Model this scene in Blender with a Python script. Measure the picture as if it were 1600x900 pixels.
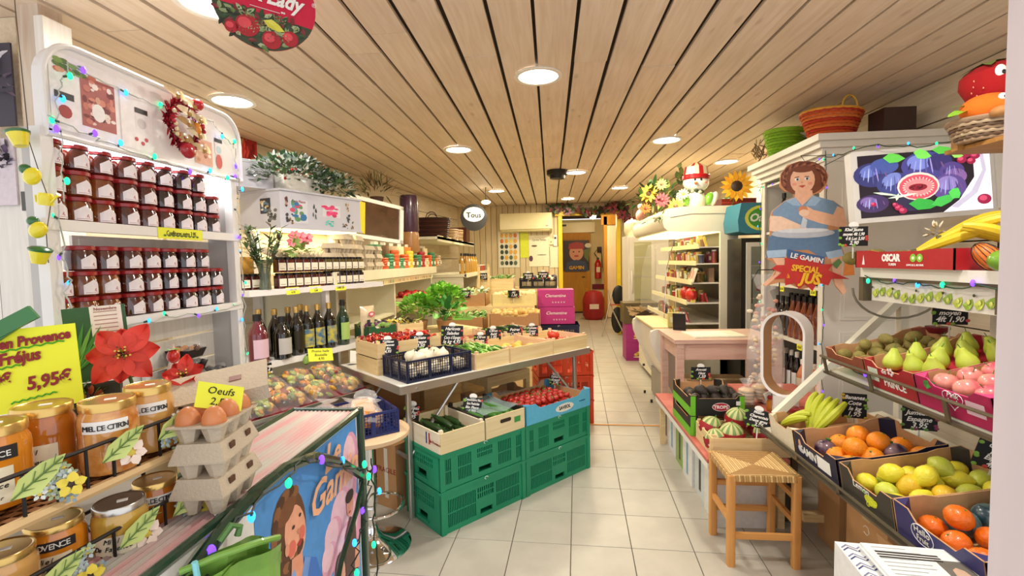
import bpy, random
from math import *
from mathutils import Vector, Matrix, Euler
for o in list(bpy.data.objects): bpy.data.objects.remove(o)
S=bpy.context.scene; C=S.collection; RN=random.Random(11)
# ---------------- camera, world, exposure ----------------
FPX=750.0; EYE=1.5
yaw=atan(61/FPX); pitch=atan(43/FPX); roll=0.021
CF=Vector((-sin(yaw)*cos(pitch),cos(yaw)*cos(pitch),-sin(pitch)))
_r=Vector((cos(yaw),sin(yaw),0)); _u=_r.cross(CF)
CR=_r*cos(roll)-_u*sin(roll); CU=_r*sin(roll)+_u*cos(roll)
cd=bpy.data.cameras.new('camera'); cam=bpy.data.objects.new('camera',cd); C.objects.link(cam); S.camera=cam
cd.sensor_width=36; cd.lens=36*FPX/1600; cd.clip_start=.02; cd.clip_end=100
m=Matrix.Identity(4)
for i in range(3): m[i][0]=CR[i]; m[i][1]=CU[i]; m[i][2]=-CF[i]
m[2][3]=EYE; cam.matrix_world=m
w=bpy.data.worlds.new('daylight'); S.world=w; w.use_nodes=True
bg=w.node_tree.nodes['Background']; bg.inputs[0].default_value=(.94,.95,1,1); bg.inputs[1].default_value=1.12
S.view_settings.view_transform='Standard'; S.view_settings.look='None'; S.view_settings.gamma=1; S.view_settings.exposure=0.42
S.view_settings.use_curve_mapping=False
LAMP_W=17.0
def at(px,py,X=None,Y=None,Z=None):
    """where the line of sight of a photograph point meets a plane of the room"""
    r=CF+CR*((px-800)/FPX)+CU*((450-py)/FPX)
    t=X/r.x if X is not None else (Y/r.y if Y is not None else (Z-EYE)/r.z)
    return Vector((0,0,EYE))+r*t
# ---------------- materials ----------------
def lin(c):
    if isinstance(c,str):
        c=c.lstrip('#'); c=[int(c[i:i+2],16)/255 for i in (0,2,4)]
    return tuple((x/12.92 if x<=.04045 else ((x+.055)/1.055)**2.4) for x in c[:3])+(1,)
_M={}
def mat(name,col,rough=.5,metal=0,var=.0,scale=8,bump=0,bscale=60,emit=0,trans=0,alpha=1,spec=.5,coat=0,stretch=None,col2=None,sss=0,ior=1.45):
    if name in _M: return _M[name]
    M=bpy.data.materials.new(name); M.use_nodes=True; nt=M.node_tree; N=nt.nodes; L=nt.links
    b=N['Principled BSDF']; c=lin(col)
    b.inputs['Base Color'].default_value=c; b.inputs['Roughness'].default_value=rough; b.inputs['Metallic'].default_value=metal
    b.inputs['Specular IOR Level'].default_value=spec; b.inputs['Coat Weight'].default_value=coat; b.inputs['IOR'].default_value=ior
    if sss: b.inputs['Subsurface Weight'].default_value=sss; b.inputs['Subsurface Radius'].default_value=(.02,.01,.005)
    tc=N.new('ShaderNodeTexCoord'); mp=N.new('ShaderNodeMapping'); L.new(tc.outputs['Object'],mp.inputs[0])
    if stretch: mp.inputs['Scale'].default_value=stretch
    oi=N.new('ShaderNodeObjectInfo'); ad=N.new('ShaderNodeVectorMath'); ad.operation='ADD'
    sc=N.new('ShaderNodeVectorMath'); sc.operation='SCALE'; L.new(oi.outputs['Random'],sc.inputs[0]); sc.inputs['Scale'].default_value=37
    L.new(mp.outputs[0],ad.inputs[0]); L.new(sc.outputs[0],ad.inputs[1])
    if var or col2:
        n=N.new('ShaderNodeTexNoise'); n.inputs['Scale'].default_value=scale; n.inputs['Detail'].default_value=5; L.new(ad.outputs[0],n.inputs['Vector'])
        mx=N.new('ShaderNodeMix'); mx.data_type='RGBA'
        r=N.new('ShaderNodeMapRange'); r.inputs[1].default_value=.35; r.inputs[2].default_value=.65; L.new(n.outputs['Fac'],r.inputs[0]); L.new(r.outputs[0],mx.inputs[0])
        d=lin(col2) if col2 else tuple(x*(1-var) for x in c[:3])+(1,)
        mx.inputs[6].default_value=c; mx.inputs[7].default_value=d; L.new(mx.outputs[2],b.inputs['Base Color'])
    if bump:
        n2=N.new('ShaderNodeTexNoise'); n2.inputs['Scale'].default_value=bscale; L.new(ad.outputs[0],n2.inputs['Vector'])
        bp=N.new('ShaderNodeBump'); bp.inputs['Strength'].default_value=bump; bp.inputs['Distance'].default_value=.01; L.new(n2.outputs['Fac'],bp.inputs['Height']); L.new(bp.outputs[0],b.inputs['Normal'])
    if emit: b.inputs['Emission Color'].default_value=c; b.inputs['Emission Strength'].default_value=emit
    if trans: b.inputs['Transmission Weight'].default_value=trans
    if alpha<1: b.inputs['Alpha'].default_value=alpha
    _M[name]=M; return M
def wood(name,c1,c2,rough=.6,scale=3,axis=1,knot='#8a6038',kn=.35,tint=.12,bump=.15):
    """sawn board: grain runs along the axis, sparse knots, each board its own tone"""
    if name in _M: return _M[name]
    M=bpy.data.materials.new(name); M.use_nodes=True; nt=M.node_tree; N=nt.nodes; L=nt.links; b=N['Principled BSDF']
    b.inputs['Roughness'].default_value=rough
    tc=N.new('ShaderNodeTexCoord'); oi=N.new('ShaderNodeObjectInfo')
    sc=N.new('ShaderNodeVectorMath'); sc.operation='SCALE'; L.new(oi.outputs['Random'],sc.inputs[0]); sc.inputs['Scale'].default_value=53
    ad=N.new('ShaderNodeVectorMath'); ad.operation='ADD'; L.new(tc.outputs['Object'],ad.inputs[0]); L.new(sc.outputs[0],ad.inputs[1])
    mp=N.new('ShaderNodeMapping'); s=[14,14,14]; s[axis]=.9; mp.inputs['Scale'].default_value=s; L.new(ad.outputs[0],mp.inputs[0])
    n=N.new('ShaderNodeTexNoise'); n.inputs['Scale'].default_value=scale; n.inputs['Detail'].default_value=7; n.inputs['Distortion'].default_value=.6; L.new(mp.outputs[0],n.inputs['Vector'])
    r=N.new('ShaderNodeMapRange'); r.inputs[1].default_value=.3; r.inputs[2].default_value=.72; L.new(n.outputs['Fac'],r.inputs[0])
    mx=N.new('ShaderNodeMix'); mx.data_type='RGBA'; mx.inputs[6].default_value=lin(c1); mx.inputs[7].default_value=lin(c2); L.new(r.outputs[0],mx.inputs[0])
    n3=N.new('ShaderNodeTexNoise'); n3.inputs['Scale'].default_value=2.2; L.new(ad.outputs[0],n3.inputs['Vector'])
    r3=N.new('ShaderNodeMapRange'); r3.inputs[1].default_value=.35; r3.inputs[2].default_value=.7; r3.inputs[3].default_value=1; r3.inputs[4].default_value=1-tint; L.new(n3.outputs['Fac'],r3.inputs[0])
    mp2=N.new('ShaderNodeMapping'); s2=[9,9,9]; s2[axis]=3.2; mp2.inputs['Scale'].default_value=s2; L.new(ad.outputs[0],mp2.inputs[0])
    v=N.new('ShaderNodeTexVoronoi'); v.inputs['Scale'].default_value=.9; L.new(mp2.outputs[0],v.inputs['Vector'])
    rk=N.new('ShaderNodeMapRange'); rk.inputs[1].default_value=.06; rk.inputs[2].default_value=.15; rk.inputs[3].default_value=kn; rk.inputs[4].default_value=0; L.new(v.outputs['Distance'],rk.inputs[0])
    mk=N.new('ShaderNodeMix'); mk.data_type='RGBA'; mk.inputs[7].default_value=lin(knot); L.new(rk.outputs[0],mk.inputs[0]); L.new(mx.outputs[2],mk.inputs[6])
    hs=N.new('ShaderNodeHueSaturation'); L.new(mk.outputs[2],hs.inputs['Color']); L.new(r3.outputs[0],hs.inputs['Value'])
    L.new(hs.outputs[0],b.inputs['Base Color'])
    bp=N.new('ShaderNodeBump'); bp.inputs['Strength'].default_value=bump; bp.inputs['Distance'].default_value=.004; L.new(n.outputs['Fac'],bp.inputs['Height']); L.new(bp.outputs[0],b.inputs['Normal'])
    _M[name]=M; return M
def printmat(name='printed_colour',rough=.5,emit=0,coat=0,alpha=1):
    """flat print and small painted pieces: the colour of each face is stored on the mesh"""
    if name in _M: return _M[name]
    M=bpy.data.materials.new(name); M.use_nodes=True; nt=M.node_tree; N=nt.nodes; b=N['Principled BSDF']
    a=N.new('ShaderNodeAttribute'); a.attribute_name='Col'; n=N.new('ShaderNodeTexNoise'); n.inputs['Scale'].default_value=40
    tc=N.new('ShaderNodeTexCoord'); nt.links.new(tc.outputs['Object'],n.inputs['Vector'])
    r=N.new('ShaderNodeMapRange'); r.inputs[3].default_value=.84; r.inputs[4].default_value=1.12; nt.links.new(n.outputs['Fac'],r.inputs[0])
    hs=N.new('ShaderNodeHueSaturation'); nt.links.new(a.outputs['Color'],hs.inputs['Color']); nt.links.new(r.outputs[0],hs.inputs['Value'])
    nt.links.new(hs.outputs[0],b.inputs['Base Color']); b.inputs['Roughness'].default_value=rough; b.inputs['Coat Weight'].default_value=coat
    if emit: nt.links.new(a.outputs['Color'],b.inputs['Emission Color']); b.inputs['Emission Strength'].default_value=emit
    _M[name]=M; return M
PR=printmat(); PRG=printmat('glossy_colour',.25,coat=.3); PRS=printmat('lit_screen',.4,emit=.75)
def wrapmat(name='clear_wrap',tint='#ffffff',a=.22,rough=.12):
    if name in _M: return _M[name]
    M=bpy.data.materials.new(name); M.use_nodes=True; nt=M.node_tree; N=nt.nodes; L=nt.links
    b=N['Principled BSDF']; b.inputs['Base Color'].default_value=lin(tint); b.inputs['Roughness'].default_value=rough; b.inputs['Alpha'].default_value=a
    b.inputs['Specular IOR Level'].default_value=1
    n=N.new('ShaderNodeTexNoise'); n.inputs['Scale'].default_value=30; n.inputs['Detail'].default_value=2; tc=N.new('ShaderNodeTexCoord'); L.new(tc.outputs['Object'],n.inputs['Vector'])
    bp=N.new('ShaderNodeBump'); bp.inputs['Strength'].default_value=.8; bp.inputs['Distance'].default_value=.01; L.new(n.outputs['Fac'],bp.inputs['Height']); L.new(bp.outputs[0],b.inputs['Normal'])
    _M[name]=M; return M
# ---------------- mesh builder ----------------
class MB:
    def __init__(s): s.v=[];s.f=[];s.m=[];s.c=[]
    def add(s,vs,fs,m=0):
        n=len(s.v); s.v+=[tuple(v) for v in vs]; col=None
        if isinstance(m,(str,tuple)): col=lin(m); m=0
        for f in fs: s.f.append([n+i for i in f]); s.m.append(m); s.c.append(col)
        return s
    def bx(s,x0,y0,z0,x1,y1,z1,m=0):
        return s.add([(x0,y0,z0),(x1,y0,z0),(x1,y1,z0),(x0,y1,z0),(x0,y0,z1),(x1,y0,z1),(x1,y1,z1),(x0,y1,z1)],
            [(3,2,1,0),(4,5,6,7),(0,1,5,4),(1,2,6,5),(2,3,7,6),(3,0,4,7)],m)
    def box(s,c,d,m=0,rot=None):
        n=len(s.v); s.bx(*(c[i]-d[i]/2 for i in range(3)),*(c[i]+d[i]/2 for i in range(3)),m)
        if rot: s.rot(n,c,rot)
        return s
    def rot(s,n,c,e):
        R=Euler(e).to_matrix(); c=Vector(c)
        for i in range(n,len(s.v)): s.v[i]=tuple(c+R@(Vector(s.v[i])-c))
        return s
    def tf(s,n,M):
        for i in range(n,len(s.v)): s.v[i]=tuple(M@Vector(s.v[i]))
        return s
    def rbox(s,c,d,r,m=0,seg=3,ax=2):
        """box with rounded vertical edges (ax = axis the rounded edges run along)"""
        a,b=[i for i in range(3) if i!=ax]; P=[]
        for k,(sx,sy) in enumerate(((1,1),(-1,1),(-1,-1),(1,-1))):
            for j in range(seg+1):
                t=(k+j/seg)*pi/2; P.append((c[a]+sx*(d[a]/2-r)+r*cos(t),c[b]+sy*(d[b]/2-r)+r*sin(t)))
        return s.prism(P,c[ax]-d[ax]/2,c[ax]+d[ax]/2,m,ax)
    def prism(s,P,h0,h1,m=0,ax=2):
        def V(p,h):
            q=[0,0,0]; a,b=[i for i in range(3) if i!=ax]; q[a]=p[0];q[b]=p[1];q[ax]=h; return q
        n=len(P); return s.add([V(p,h0) for p in P]+[V(p,h1) for p in P],[list(range(n))[::-1],list(range(n,2*n))]+[(i,(i+1)%n,n+(i+1)%n,n+i) for i in range(n)],m)
    def lathe(s,prof,seg=16,m=0,o=(0,0,0),cap=True,sx=1,sy=1):
        vs=[];fs=[];n=len(prof)
        for r,z in prof:
            for k in range(seg): t=2*pi*k/seg; vs.append((o[0]+sx*r*cos(t),o[1]+sy*r*sin(t),o[2]+z))
        for i in range(n-1):
            for k in range(seg): fs.append((i*seg+k,i*seg+(k+1)%seg,(i+1)*seg+(k+1)%seg,(i+1)*seg+k))
        if cap: fs.append(list(range(seg))[::-1]); fs.append([(n-1)*seg+k for k in range(seg)])
        return s.add(vs,fs,m)
    def cyl(s,a,b,r,m=0,seg=10,r2=None):
        return s.tube([a,b],r,m,seg,r2=r2)
    def tube(s,P,r,m=0,seg=6,closed=False,r2=None,flat=1):
        P=[Vector(p) for p in P]; n=len(P); vs=[];fs=[]
        t=(P[1]-P[0]).normalized(); up=Vector((0,0,1)) if abs(t.z)<.9 else Vector((1,0,0)); u=t.cross(up).normalized()
        for i,p in enumerate(P):
            a=P[(i-1)%n] if closed or i>0 else P[0]; b=P[(i+1)%n] if closed or i<n-1 else P[-1]
            t=(b-a); t=t.normalized() if t.length>1e-9 else Vector((0,0,1)); u=(u-t*u.dot(t)); u=u.normalized() if u.length>1e-6 else t.orthogonal().normalized(); w=t.cross(u)
            rr=r[i] if isinstance(r,(list,tuple)) else (r if r2 is None else r+(r2-r)*i/(n-1))
            for k in range(seg): q=2*pi*k/seg; vs.append(p+u*cos(q)*rr+w*sin(q)*rr*flat)
        for i in range(n if closed else n-1):
            j=(i+1)%n
            for k in range(seg): fs.append((i*seg+k,i*seg+(k+1)%seg,j*seg+(k+1)%seg,j*seg+k))
        if not closed: fs.append(list(range(seg))[::-1]); fs.append([(n-1)*seg+k for k in range(seg)])
        return s.add(vs,fs,m)
    def ell(s,o,r,m=0,seg=12,ring=8,rot=None,cut=None):
        if not isinstance(r,(list,tuple)): r=(r,r,r)
        n=len(s.v); vs=[];fs=[]
        for i in range(ring+1):
            p=pi*i/ring-pi/2; p=max(min(p,pi/2-.02),-pi/2+.02)
            for k in range(seg): t=2*pi*k/seg; vs.append((o[0]+r[0]*cos(p)*cos(t),o[1]+r[1]*cos(p)*sin(t),o[2]+r[2]*sin(p)))
        for i in range(ring):
            for k in range(seg): fs.append((i*seg+k,i*seg+(k+1)%seg,(i+1)*seg+(k+1)%seg,(i+1)*seg+k))
        fs.append(list(range(seg))[::-1]); fs.append([ring*seg+k for k in range(seg)])
        s.add(vs,fs,m)
        if rot: s.rot(n,o,rot)
        return s
    def leaf(s,o,d,n,L,W,m=0,bend=.15):
        """a pointed folded leaf from o along d"""
        o=Vector(o);d=Vector(d).normalized();n=Vector(n); sd=d.cross(n); sd=sd.normalized() if sd.length>1e-6 else d.orthogonal().normalized(); n=sd.cross(d)
        P=[o,o+d*L*.3+sd*W/2+n*W*.15,o+d*L*.7+sd*W*.38-n*L*bend*.4,o+d*L-n*L*bend,o+d*L*.7-sd*W*.38-n*L*bend*.4,o+d*L*.3-sd*W/2+n*W*.15,o+d*L*.4]
        return s.add(P,[(0,1,6),(1,2,6),(2,3,6),(3,4,6),(4,5,6),(5,0,6)],m)
    def poly(s,P,m=0): return s.add(P,[list(range(len(P)))],m)
    def build(s,name,mats=None,parent=None,smooth=True,loc=None,rot=None,ang=.7):
        me=bpy.data.meshes.new(name); me.from_pydata(s.v,[],s.f)
        if any(c is not None for c in s.c):
            at_=me.color_attributes.new('Col','FLOAT_COLOR','CORNER'); buf=[]
            for f,c in zip(s.f,s.c): buf+=list(c or (1,1,1,1))*len(f)
            at_.data.foreach_set('color',buf)
            if mats is None: mats=PR
        if not isinstance(mats,(list,tuple)): mats=[mats]
        for x in mats: me.materials.append(x)
        if len(mats)>1: me.polygons.foreach_set('material_index',s.m)
        if smooth:
            me.polygons.foreach_set('use_smooth',[True]*len(s.f)); me.set_sharp_from_angle(angle=ang)
        me.update()
        o=bpy.data.objects.new(name,me); C.objects.link(o)
        if parent: o.parent=parent
        if loc is not None: o.location=loc
        if rot is not None: o.rotation_euler=rot
        return o
def tag(o,label=None,cat=None,group=None,kind=None):
    if label: o['label']=label
    if cat: o['category']=cat
    if group: o['group']=group
    if kind: o['kind']=kind
    return o
def T(name,label,cat,loc=(0,0,0),rot=0,group=None):
    o=bpy.data.objects.new(name,None); C.objects.link(o); o.location=loc; o.empty_display_size=.05
    o.rotation_euler=(0,0,rot) if isinstance(rot,(int,float)) else rot
    return tag(o,label,cat,group)
def ST(name): 
    o=bpy.data.objects.new(name,None); C.objects.link(o); o['kind']='structure'; return o
KIDS={}
def kids(o): return [x for x in KIDS.get(o.name,())] 
def dup(o,label=None,loc=None,rot=None,scale=None,parent=None,group=None):
    c=o.copy(); C.objects.link(c)
    if parent is not None: c.parent=parent
    for ch in o.children: dup(ch,parent=c)
    if label: c['label']=label
    if group: c['group']=group
    if loc is not None: c.location=loc
    if rot is not None: c.rotation_euler=(0,0,rot) if isinstance(rot,(int,float)) else rot
    if scale is not None: c.scale=(scale,)*3 if isinstance(scale,(int,float)) else scale
    return c
class Proto:
    """first use moves the first one itself, every later use copies it with its parts"""
    def __init__(s,o): s.o=o; s.u=False
    def put(s,label,loc,rot=0,group=None,scale=None):
        if s.u: return dup(s.o,label,loc,rot,scale,None,group)
        s.u=True; o=s.o; o['label']=label; o.location=loc; o.rotation_euler=(0,0,rot) if isinstance(rot,(int,float)) else rot
        if group: o['group']=group
        if scale is not None: o.scale=(scale,)*3 if isinstance(scale,(int,float)) else scale
        return o
def frame(org,ex,ez=(0,0,1)):
    """matrix of a slanted rack's own axes"""
    x=Vector(ex).normalized(); z=Vector(ez); z=(z-x*z.dot(x)).normalized(); y=z.cross(x)
    M=Matrix.Identity(4)
    for i in range(3): M[i][0]=x[i];M[i][1]=y[i];M[i][2]=z[i];M[i][3]=org[i]
    return M
def txt(body,size,m,parent,loc=(0,0,0),rot=(pi/2,0,0),name='lettering',ext=.0006,shear=0,align='CENTER',sp=1,bold=0,xs=1):
    c=bpy.data.curves.new('t','FONT'); c.body=body; c.size=size; c.extrude=ext; c.shear=shear; c.align_x=align; c.space_character=sp; c.offset=bold; c.resolution_u=2
    o=bpy.data.objects.new('t',c); me=bpy.data.meshes.new_from_object(o); bpy.data.objects.remove(o); bpy.data.curves.remove(c)
    me.materials.clear(); me.materials.append(m); me.name=name
    p=bpy.data.objects.new(name,me); C.objects.link(p); p.parent=parent; p.location=loc; p.rotation_euler=rot
    if xs!=1: p.scale=(xs,1,1)
    return p
ORD='first second third fourth fifth sixth seventh eighth ninth tenth eleventh twelfth thirteenth fourteenth fifteenth sixteenth seventeenth eighteenth nineteenth twentieth'.split()
# ---------------- setting ----------------
M_ceil=wood('ceiling_board','#ecd9c2','#dec4a6',axis=1,knot='#9a7a55',kn=.35,tint=.08,rough=.5)
M_wallb=wood('wall_board','#e2d4ba','#d2bf9e',axis=0,knot='#9a7a55',kn=.3,tint=.12)
M_wally=wood('wall_board_side','#e0d0b4','#cdb795',axis=1,knot='#9a7a55',kn=.3,tint=.12)
M_wallv=wood('back_wall_board','#ddc9a0','#cfb88a',axis=2,kn=.15)
M_dark=mat('dark_joint_backing','#2a1d13',.9,var=.3)  # dark brown backing that shows through the board joints
M_white=mat('white_paint','#e6e3da',.45,var=.07,scale=5,bump=.05,bscale=30)
M_whitew=wood('white_washed_wood','#ebe7de','#dcd5c8',axis=2,knot='#b09a80',kn=.15,tint=.06,rough=.5)
M_tile=mat('floor_tile','#b9b3a6',.34,var=.12,scale=6,bump=.04,bscale=90)
M_grout=mat('floor_grout','#5a5146',.8,var=.3,scale=30)
M_yel=mat('yellow_paint','#eac52a',.4,var=.08)
M_och=wood('ochre_door_wood','#cf9526','#b97d1c',axis=2,kn=.1)
CH=2.6
def xl(y): return -2.66+.139*(y-3.9)
# ceiling boards
ce=ST('ceiling'); mb=MB(); mb.bx(-3.6,-.6,CH+.02,3.2,13.6,CH+.06); mb.build('ceiling_backing',M_dark,ce)
r=random.Random(5); k=-17
while k<14:
    x0=-.06+k*.2; y=-.4+r.uniform(-.5,.6); y=max(y,-.5); first=True
    seg=[-.5]; a=r.uniform(.8,3.0)
    while a<9.7: seg.append(a); a+=r.uniform(2.4,4.2)
    seg.append(9.75)
    for a,b in zip(seg,seg[1:]):
        g=.007+r.random()*.007; dz=r.uniform(0,.004)
        b_=MB(); L=b-a-.004; b_.bx(-.1+g,0,-.0,.1-g,L,.018); b_.build('plank',M_ceil,ce,smooth=False,loc=(x0+.1,a,CH+dz))
    k+=1
# floor: tiles one by one near the camera, the rest joined
fl=ST('floor'); MB().bx(-3.6,-.6,-.05,3.2,14.2,-.003).build('floor_base',M_grout,fl)
ta=radians(-3.1); TX,TY=.312,.3235
tM=Matrix.Translation((.083,2.46,0))@Matrix.Rotation(ta,4,'Z')
tm=MB(); tm.add([(-TX/2+.0018,-TY/2+.0018,-.003),(TX/2-.0018,-TY/2+.0018,-.003),(TX/2-.0018,TY/2-.0018,-.003),(-TX/2+.0018,TY/2-.0018,-.003),
 (-TX/2+.003,-TY/2+.003,0),(TX/2-.003,-TY/2+.003,0),(TX/2-.003,TY/2-.003,0),(-TX/2+.003,TY/2-.003,0)],[(4,5,6,7),(0,1,5,4),(1,2,6,5),(2,3,7,6),(3,0,4,7)])
t0=tm.build('tile',M_tile,fl,smooth=False); far=MB(); used=0
for i in range(-13,10):
    for j in range(-9,38):
        c=tM@Vector(((i+.5)*TX,(j+.5)*TY,0))
        if -1.3<c.x<2.1 and 1.4<c.y<6.6:
            o=t0 if not used else t0.copy()
            if used: C.objects.link(o)
            used+=1; o.location=c; o.rotation_euler=(0,0,ta)
        elif c.y<14: 
            n=len(far.v); far.add(tm.v,tm.f); far.tf(n,Matrix.Translation(c)@Matrix.Rotation(ta,4,'Z'))
fo=far.build('tile_field',M_tile,fl,smooth=False); fo['kind']='stuff'
# left wall of wide horizontal boards
def boards(root,p0,p1,z0,z1,h,m,thick=.02,seed=1,base=True,inward=1):
    """horizontal boards along p0->p1, each its own piece"""
    p0=Vector((*p0,0));p1=Vector((*p1,0)); d=p1-p0; L=d.length; a=atan2(d.y,d.x); rr=random.Random(seed)
    if base: 
        q=MB(); q.bx(0,thick*inward,z0,L,(thick+.06)*inward,z1); q.build('wall_base',M_dark,root,smooth=False,loc=p0,rot=(0,0,a))
    z=z0
    while z<z1-.01:
        hh=min(h,z1-z); cuts=[0]; x=rr.uniform(1,3.5)
        while x<L-.4: cuts.append(x); x+=rr.uniform(2,4)
        cuts.append(L)
        for c0,c1 in zip(cuts,cuts[1:]):
            q=MB(); q.bx(0,0,0,c1-c0-.004,thick*inward,hh-.009); 
            q.build('plank',m,root,smooth=False,loc=p0+Vector((cos(a)*c0,sin(a)*c0,z+.002)),rot=(0,0,a))
        z+=h
wl=ST('wall_left'); boards(wl,(xl(1.95),1.95),(xl(9.7),9.7),0,CH,.26,M_wallb,seed=2)
wr=ST('wall_right'); boards(wr,(2.5,.9),(2.5,9.7),0,CH,.26,M_wallb,seed=3,inward=-1)
# back wall of narrow vertical boards, with the opening to the rear lobby
wb=ST('wall_back')
def vboards(root,x0,x1,y,z0,z1,w,m,n='plank'):
    q=MB(); q.bx(x0,y+.02,z0,x1,y+.08,z1); q.build('wall_base',M_dark,root,smooth=False)
    x=x0
    while x<x1-.005:
        ww=min(w,x1-x); q=MB(); q.bx(0,0,0,ww-.008,.02,z1-z0); q.build(n,m,root,smooth=False,loc=(x,y,z0)); x+=w
vboards(wb,-2.1,.16,9.66,0,CH,.115,M_wallv)
vboards(wb,1.4,2.6,9.66,0,CH,.115,M_wallv)
vboards(wb,.16,1.4,9.66,2.42,CH,.31,M_wallv)
tr=ST('trim_1'); MB().bx(.16,9.6,0,.24,9.7,2.42).build('post',M_yel,tr); MB().bx(1.3,9.6,0,1.38,9.7,2.42).build('post',M_yel,tr); MB().bx(.1,9.58,2.36,1.44,9.7,2.44).build('lintel',M_yel,tr)
# rear lobby
M_lob=mat('lobby_plaster','#e2cf9a',.7,var=.06)
wbl=ST('wall_back_lobby'); q=MB(); q.bx(.0,13.6,0,2.2,13.66,2.6); q.bx(.08,9.7,0,.16,13.6,2.6); q.bx(2.0,9.7,0,2.08,13.6,2.6); q.build('lobby_wall',M_lob,wbl,smooth=False)
dr=ST('door_1'); MB().bx(.3,13.53,.02,1.0,13.58,2.05).build('door_leaf',M_och,dr)
q=MB(); q.bx(.2,13.5,0,.3,13.6,2.25);q.bx(1.0,13.5,0,1.12,13.6,2.25);q.bx(.3,13.5,2.05,1.0,13.6,2.25); q.build('door_frame',M_och,dr)
MB().bx(.22,13.45,0,1.3,13.55,.03).build('threshold',mat('dark_metal','#2c2622',.4,metal=.6),dr)
MB().cyl((.94,13.5,1.0),(.94,13.53,1.0),.012).tube([(.94,13.5,1.0),(.86,13.49,1.0)],.01).build('door_handle',mat('dark_metal','#2c2622'),dr)
# pale inner door of the lobby, standing ajar
d2=ST('door_2'); MB().bx(1.42,12.2,.02,1.80,12.24,2.32).build('door_leaf',mat('pale_door','#efd9b8',.4,var=.04),d2)
q=MB(); q.bx(1.34,12.22,0,1.42,12.3,2.55); q.bx(1.28,12.22,2.34,1.8,12.3,2.6); q.build('door_frame',M_och,d2)
# near left stub wall with the street door
sw=ST('wall_front_left')
q=MB(); q.bx(-3.3,1.97,0,-2.3,2.03,CH); q.build('wall_base',M_wally,sw,smooth=False)
q=MB(); q.bx(-2.19,1.88,0,-2.09,1.98,CH); q.build('post',wood('pinkish_post','#d9cbb8','#c4ab92',axis=2,knot='#7d5a3a',kn=.5),sw)
q=MB(); q.bx(-2.09,1.86,0,-2.05,1.98,CH-.06); q.build('moulding',M_whitew,sw)
d3=ST('door_3')
for i in range(5):
    q=MB(); q.bx(-2.25-(i+1)*.14+.004,1.90,0,-2.25-i*.14,1.94,2.02); q.build('plank',M_whitew,d3)
q=MB(); q.bx(-2.25,1.89,0,-2.195,1.95,2.02); q.build('door_stile',M_whitew,d3)
for z in (.9,1.12,1.75):
    q=MB(); q.cyl((-2.2,1.885,z),(-2.2,1.885,z+.09),.008); q.bx(-2.235,1.883,z+.005,-2.2,1.89,z+.085); q.build('hinge',mat('steel_dark','#5a5752',.4,metal=.9),d3)
q=MB(); q.bx(-3.3,1.9,2.02,-2.2,1.95,2.07); q.build('door_head',wood('pinkish_post','#d9cbb8','#c4ab92'),d3)
# right foreground jamb with a painted decal
jr=ST('wall_front_right')
q=MB(); q.bx(.897,.93,0,1.1,1.04,2.6); q.build('jamb',mat('lilac_white_paint','#ddd2d6',.45,var=.05,scale=3,stretch=(6,6,.4)),jr)
q=MB(); q.bx(1.12,.95,0,2.6,1.0,CH); q.bx(.9,.9,2.05,1.2,1.05,2.6);
# decals: green spot, blue mark, red fruit edge
q=MB()
def disc(q,c,rx,rz,col,y,n=20):
    q.poly([(c[0]+rx*cos(2*pi*i/n),y,c[1]+rz*sin(2*pi*i/n)) for i in range(n)][::-1],col)
disc(q,(.907,1.86),.006,.006,'#3f9a6e',.9285)
q.poly([(.905,.929,1.055),(.95,.929,1.11),(.97,.929,1.02),(.915,.929,1.0)],'#2f6f9a')
q.poly([(.912,.929,.88),(.924,.929,.95),(.94,.929,.99),(1.0,.929,1.01),(1.0,.929,.4),(.905,.929,.4),(.9,.929,.6),(.905,.929,.77)],'#e88a70')
q.poly([(.924,.9285,.86),(.94,.9285,.94),(1.0,.9285,.96),(1.0,.9285,.4),(.912,.9285,.4),(.908,.9285,.67)],'#e05a48')
q.build('decal',PR,jr,smooth=False)
# ---------------- ceiling downlights ----------------
M_lens=mat('downlight_diffuser','#fffaf0',.5,emit=9.0); M_ring=mat('downlight_ring','#efe8da',.35,var=.03)
dl=T('downlight','x','ceiling light'); 
MB().lathe([(.118,.0),(.142,.0),(.146,.004),(.140,.012),(.118,.008)],36,cap=False).build('frame',M_ring,dl,loc=(0,0,-.012))
MB().lathe([(.12,0),(.12,.004)],36).build('diffuser',M_lens,dl,loc=(0,0,-.006))
ld=bpy.data.lights.new('lamp','AREA'); ld.shape='DISK'; ld.size=.22; ld.energy=LAMP_W; ld.color=(1,.95,.86)
lo=bpy.data.objects.new('lamp',ld); C.objects.link(lo); lo.parent=dl; lo.location=(0,0,-.03)
PD=Proto(dl)
LP=[(-1.39,1.96,'round downlight half hidden behind the hanging apple sign'),(-2.09,3.1,'round downlight over the arched jam rack'),(-.055,2.94,'round downlight nearest the camera, mid ceiling'),
 (-.883,4.72,'round downlight in mid ceiling, left of the smoke detector'),(1.1,4.67,'round downlight above the snowman figure'),(2.06,5.85,'round downlight close to the board wall behind the sunflower'),
 (.34,6.2,'round downlight just beside the black smoke detector'),(-.83,7.58,'round downlight before the sloped shelf end, left of the air conditioner'),(1.09,7.67,'round downlight above the tall glass fridge'),
 (.33,8.82,'farthest round downlight, before the yellow frame'),(1.1,1.35,'round downlight above the entrance, outside the picture')]
ld2=ld.copy(); ld2.color=(1,.88,.62)
for x,y,l in LP:
    o=PD.put(l,(x,y,CH),0,'recessed ceiling downlights')
    for k_ in o.children:
        if k_.type=='LIGHT' and y>4.6: k_.data=ld2
ll=bpy.data.lights.new('lobby_lamp','POINT'); ll.energy=45; ll.color=(1,.78,.5); ll.shadow_soft_size=.15
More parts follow.
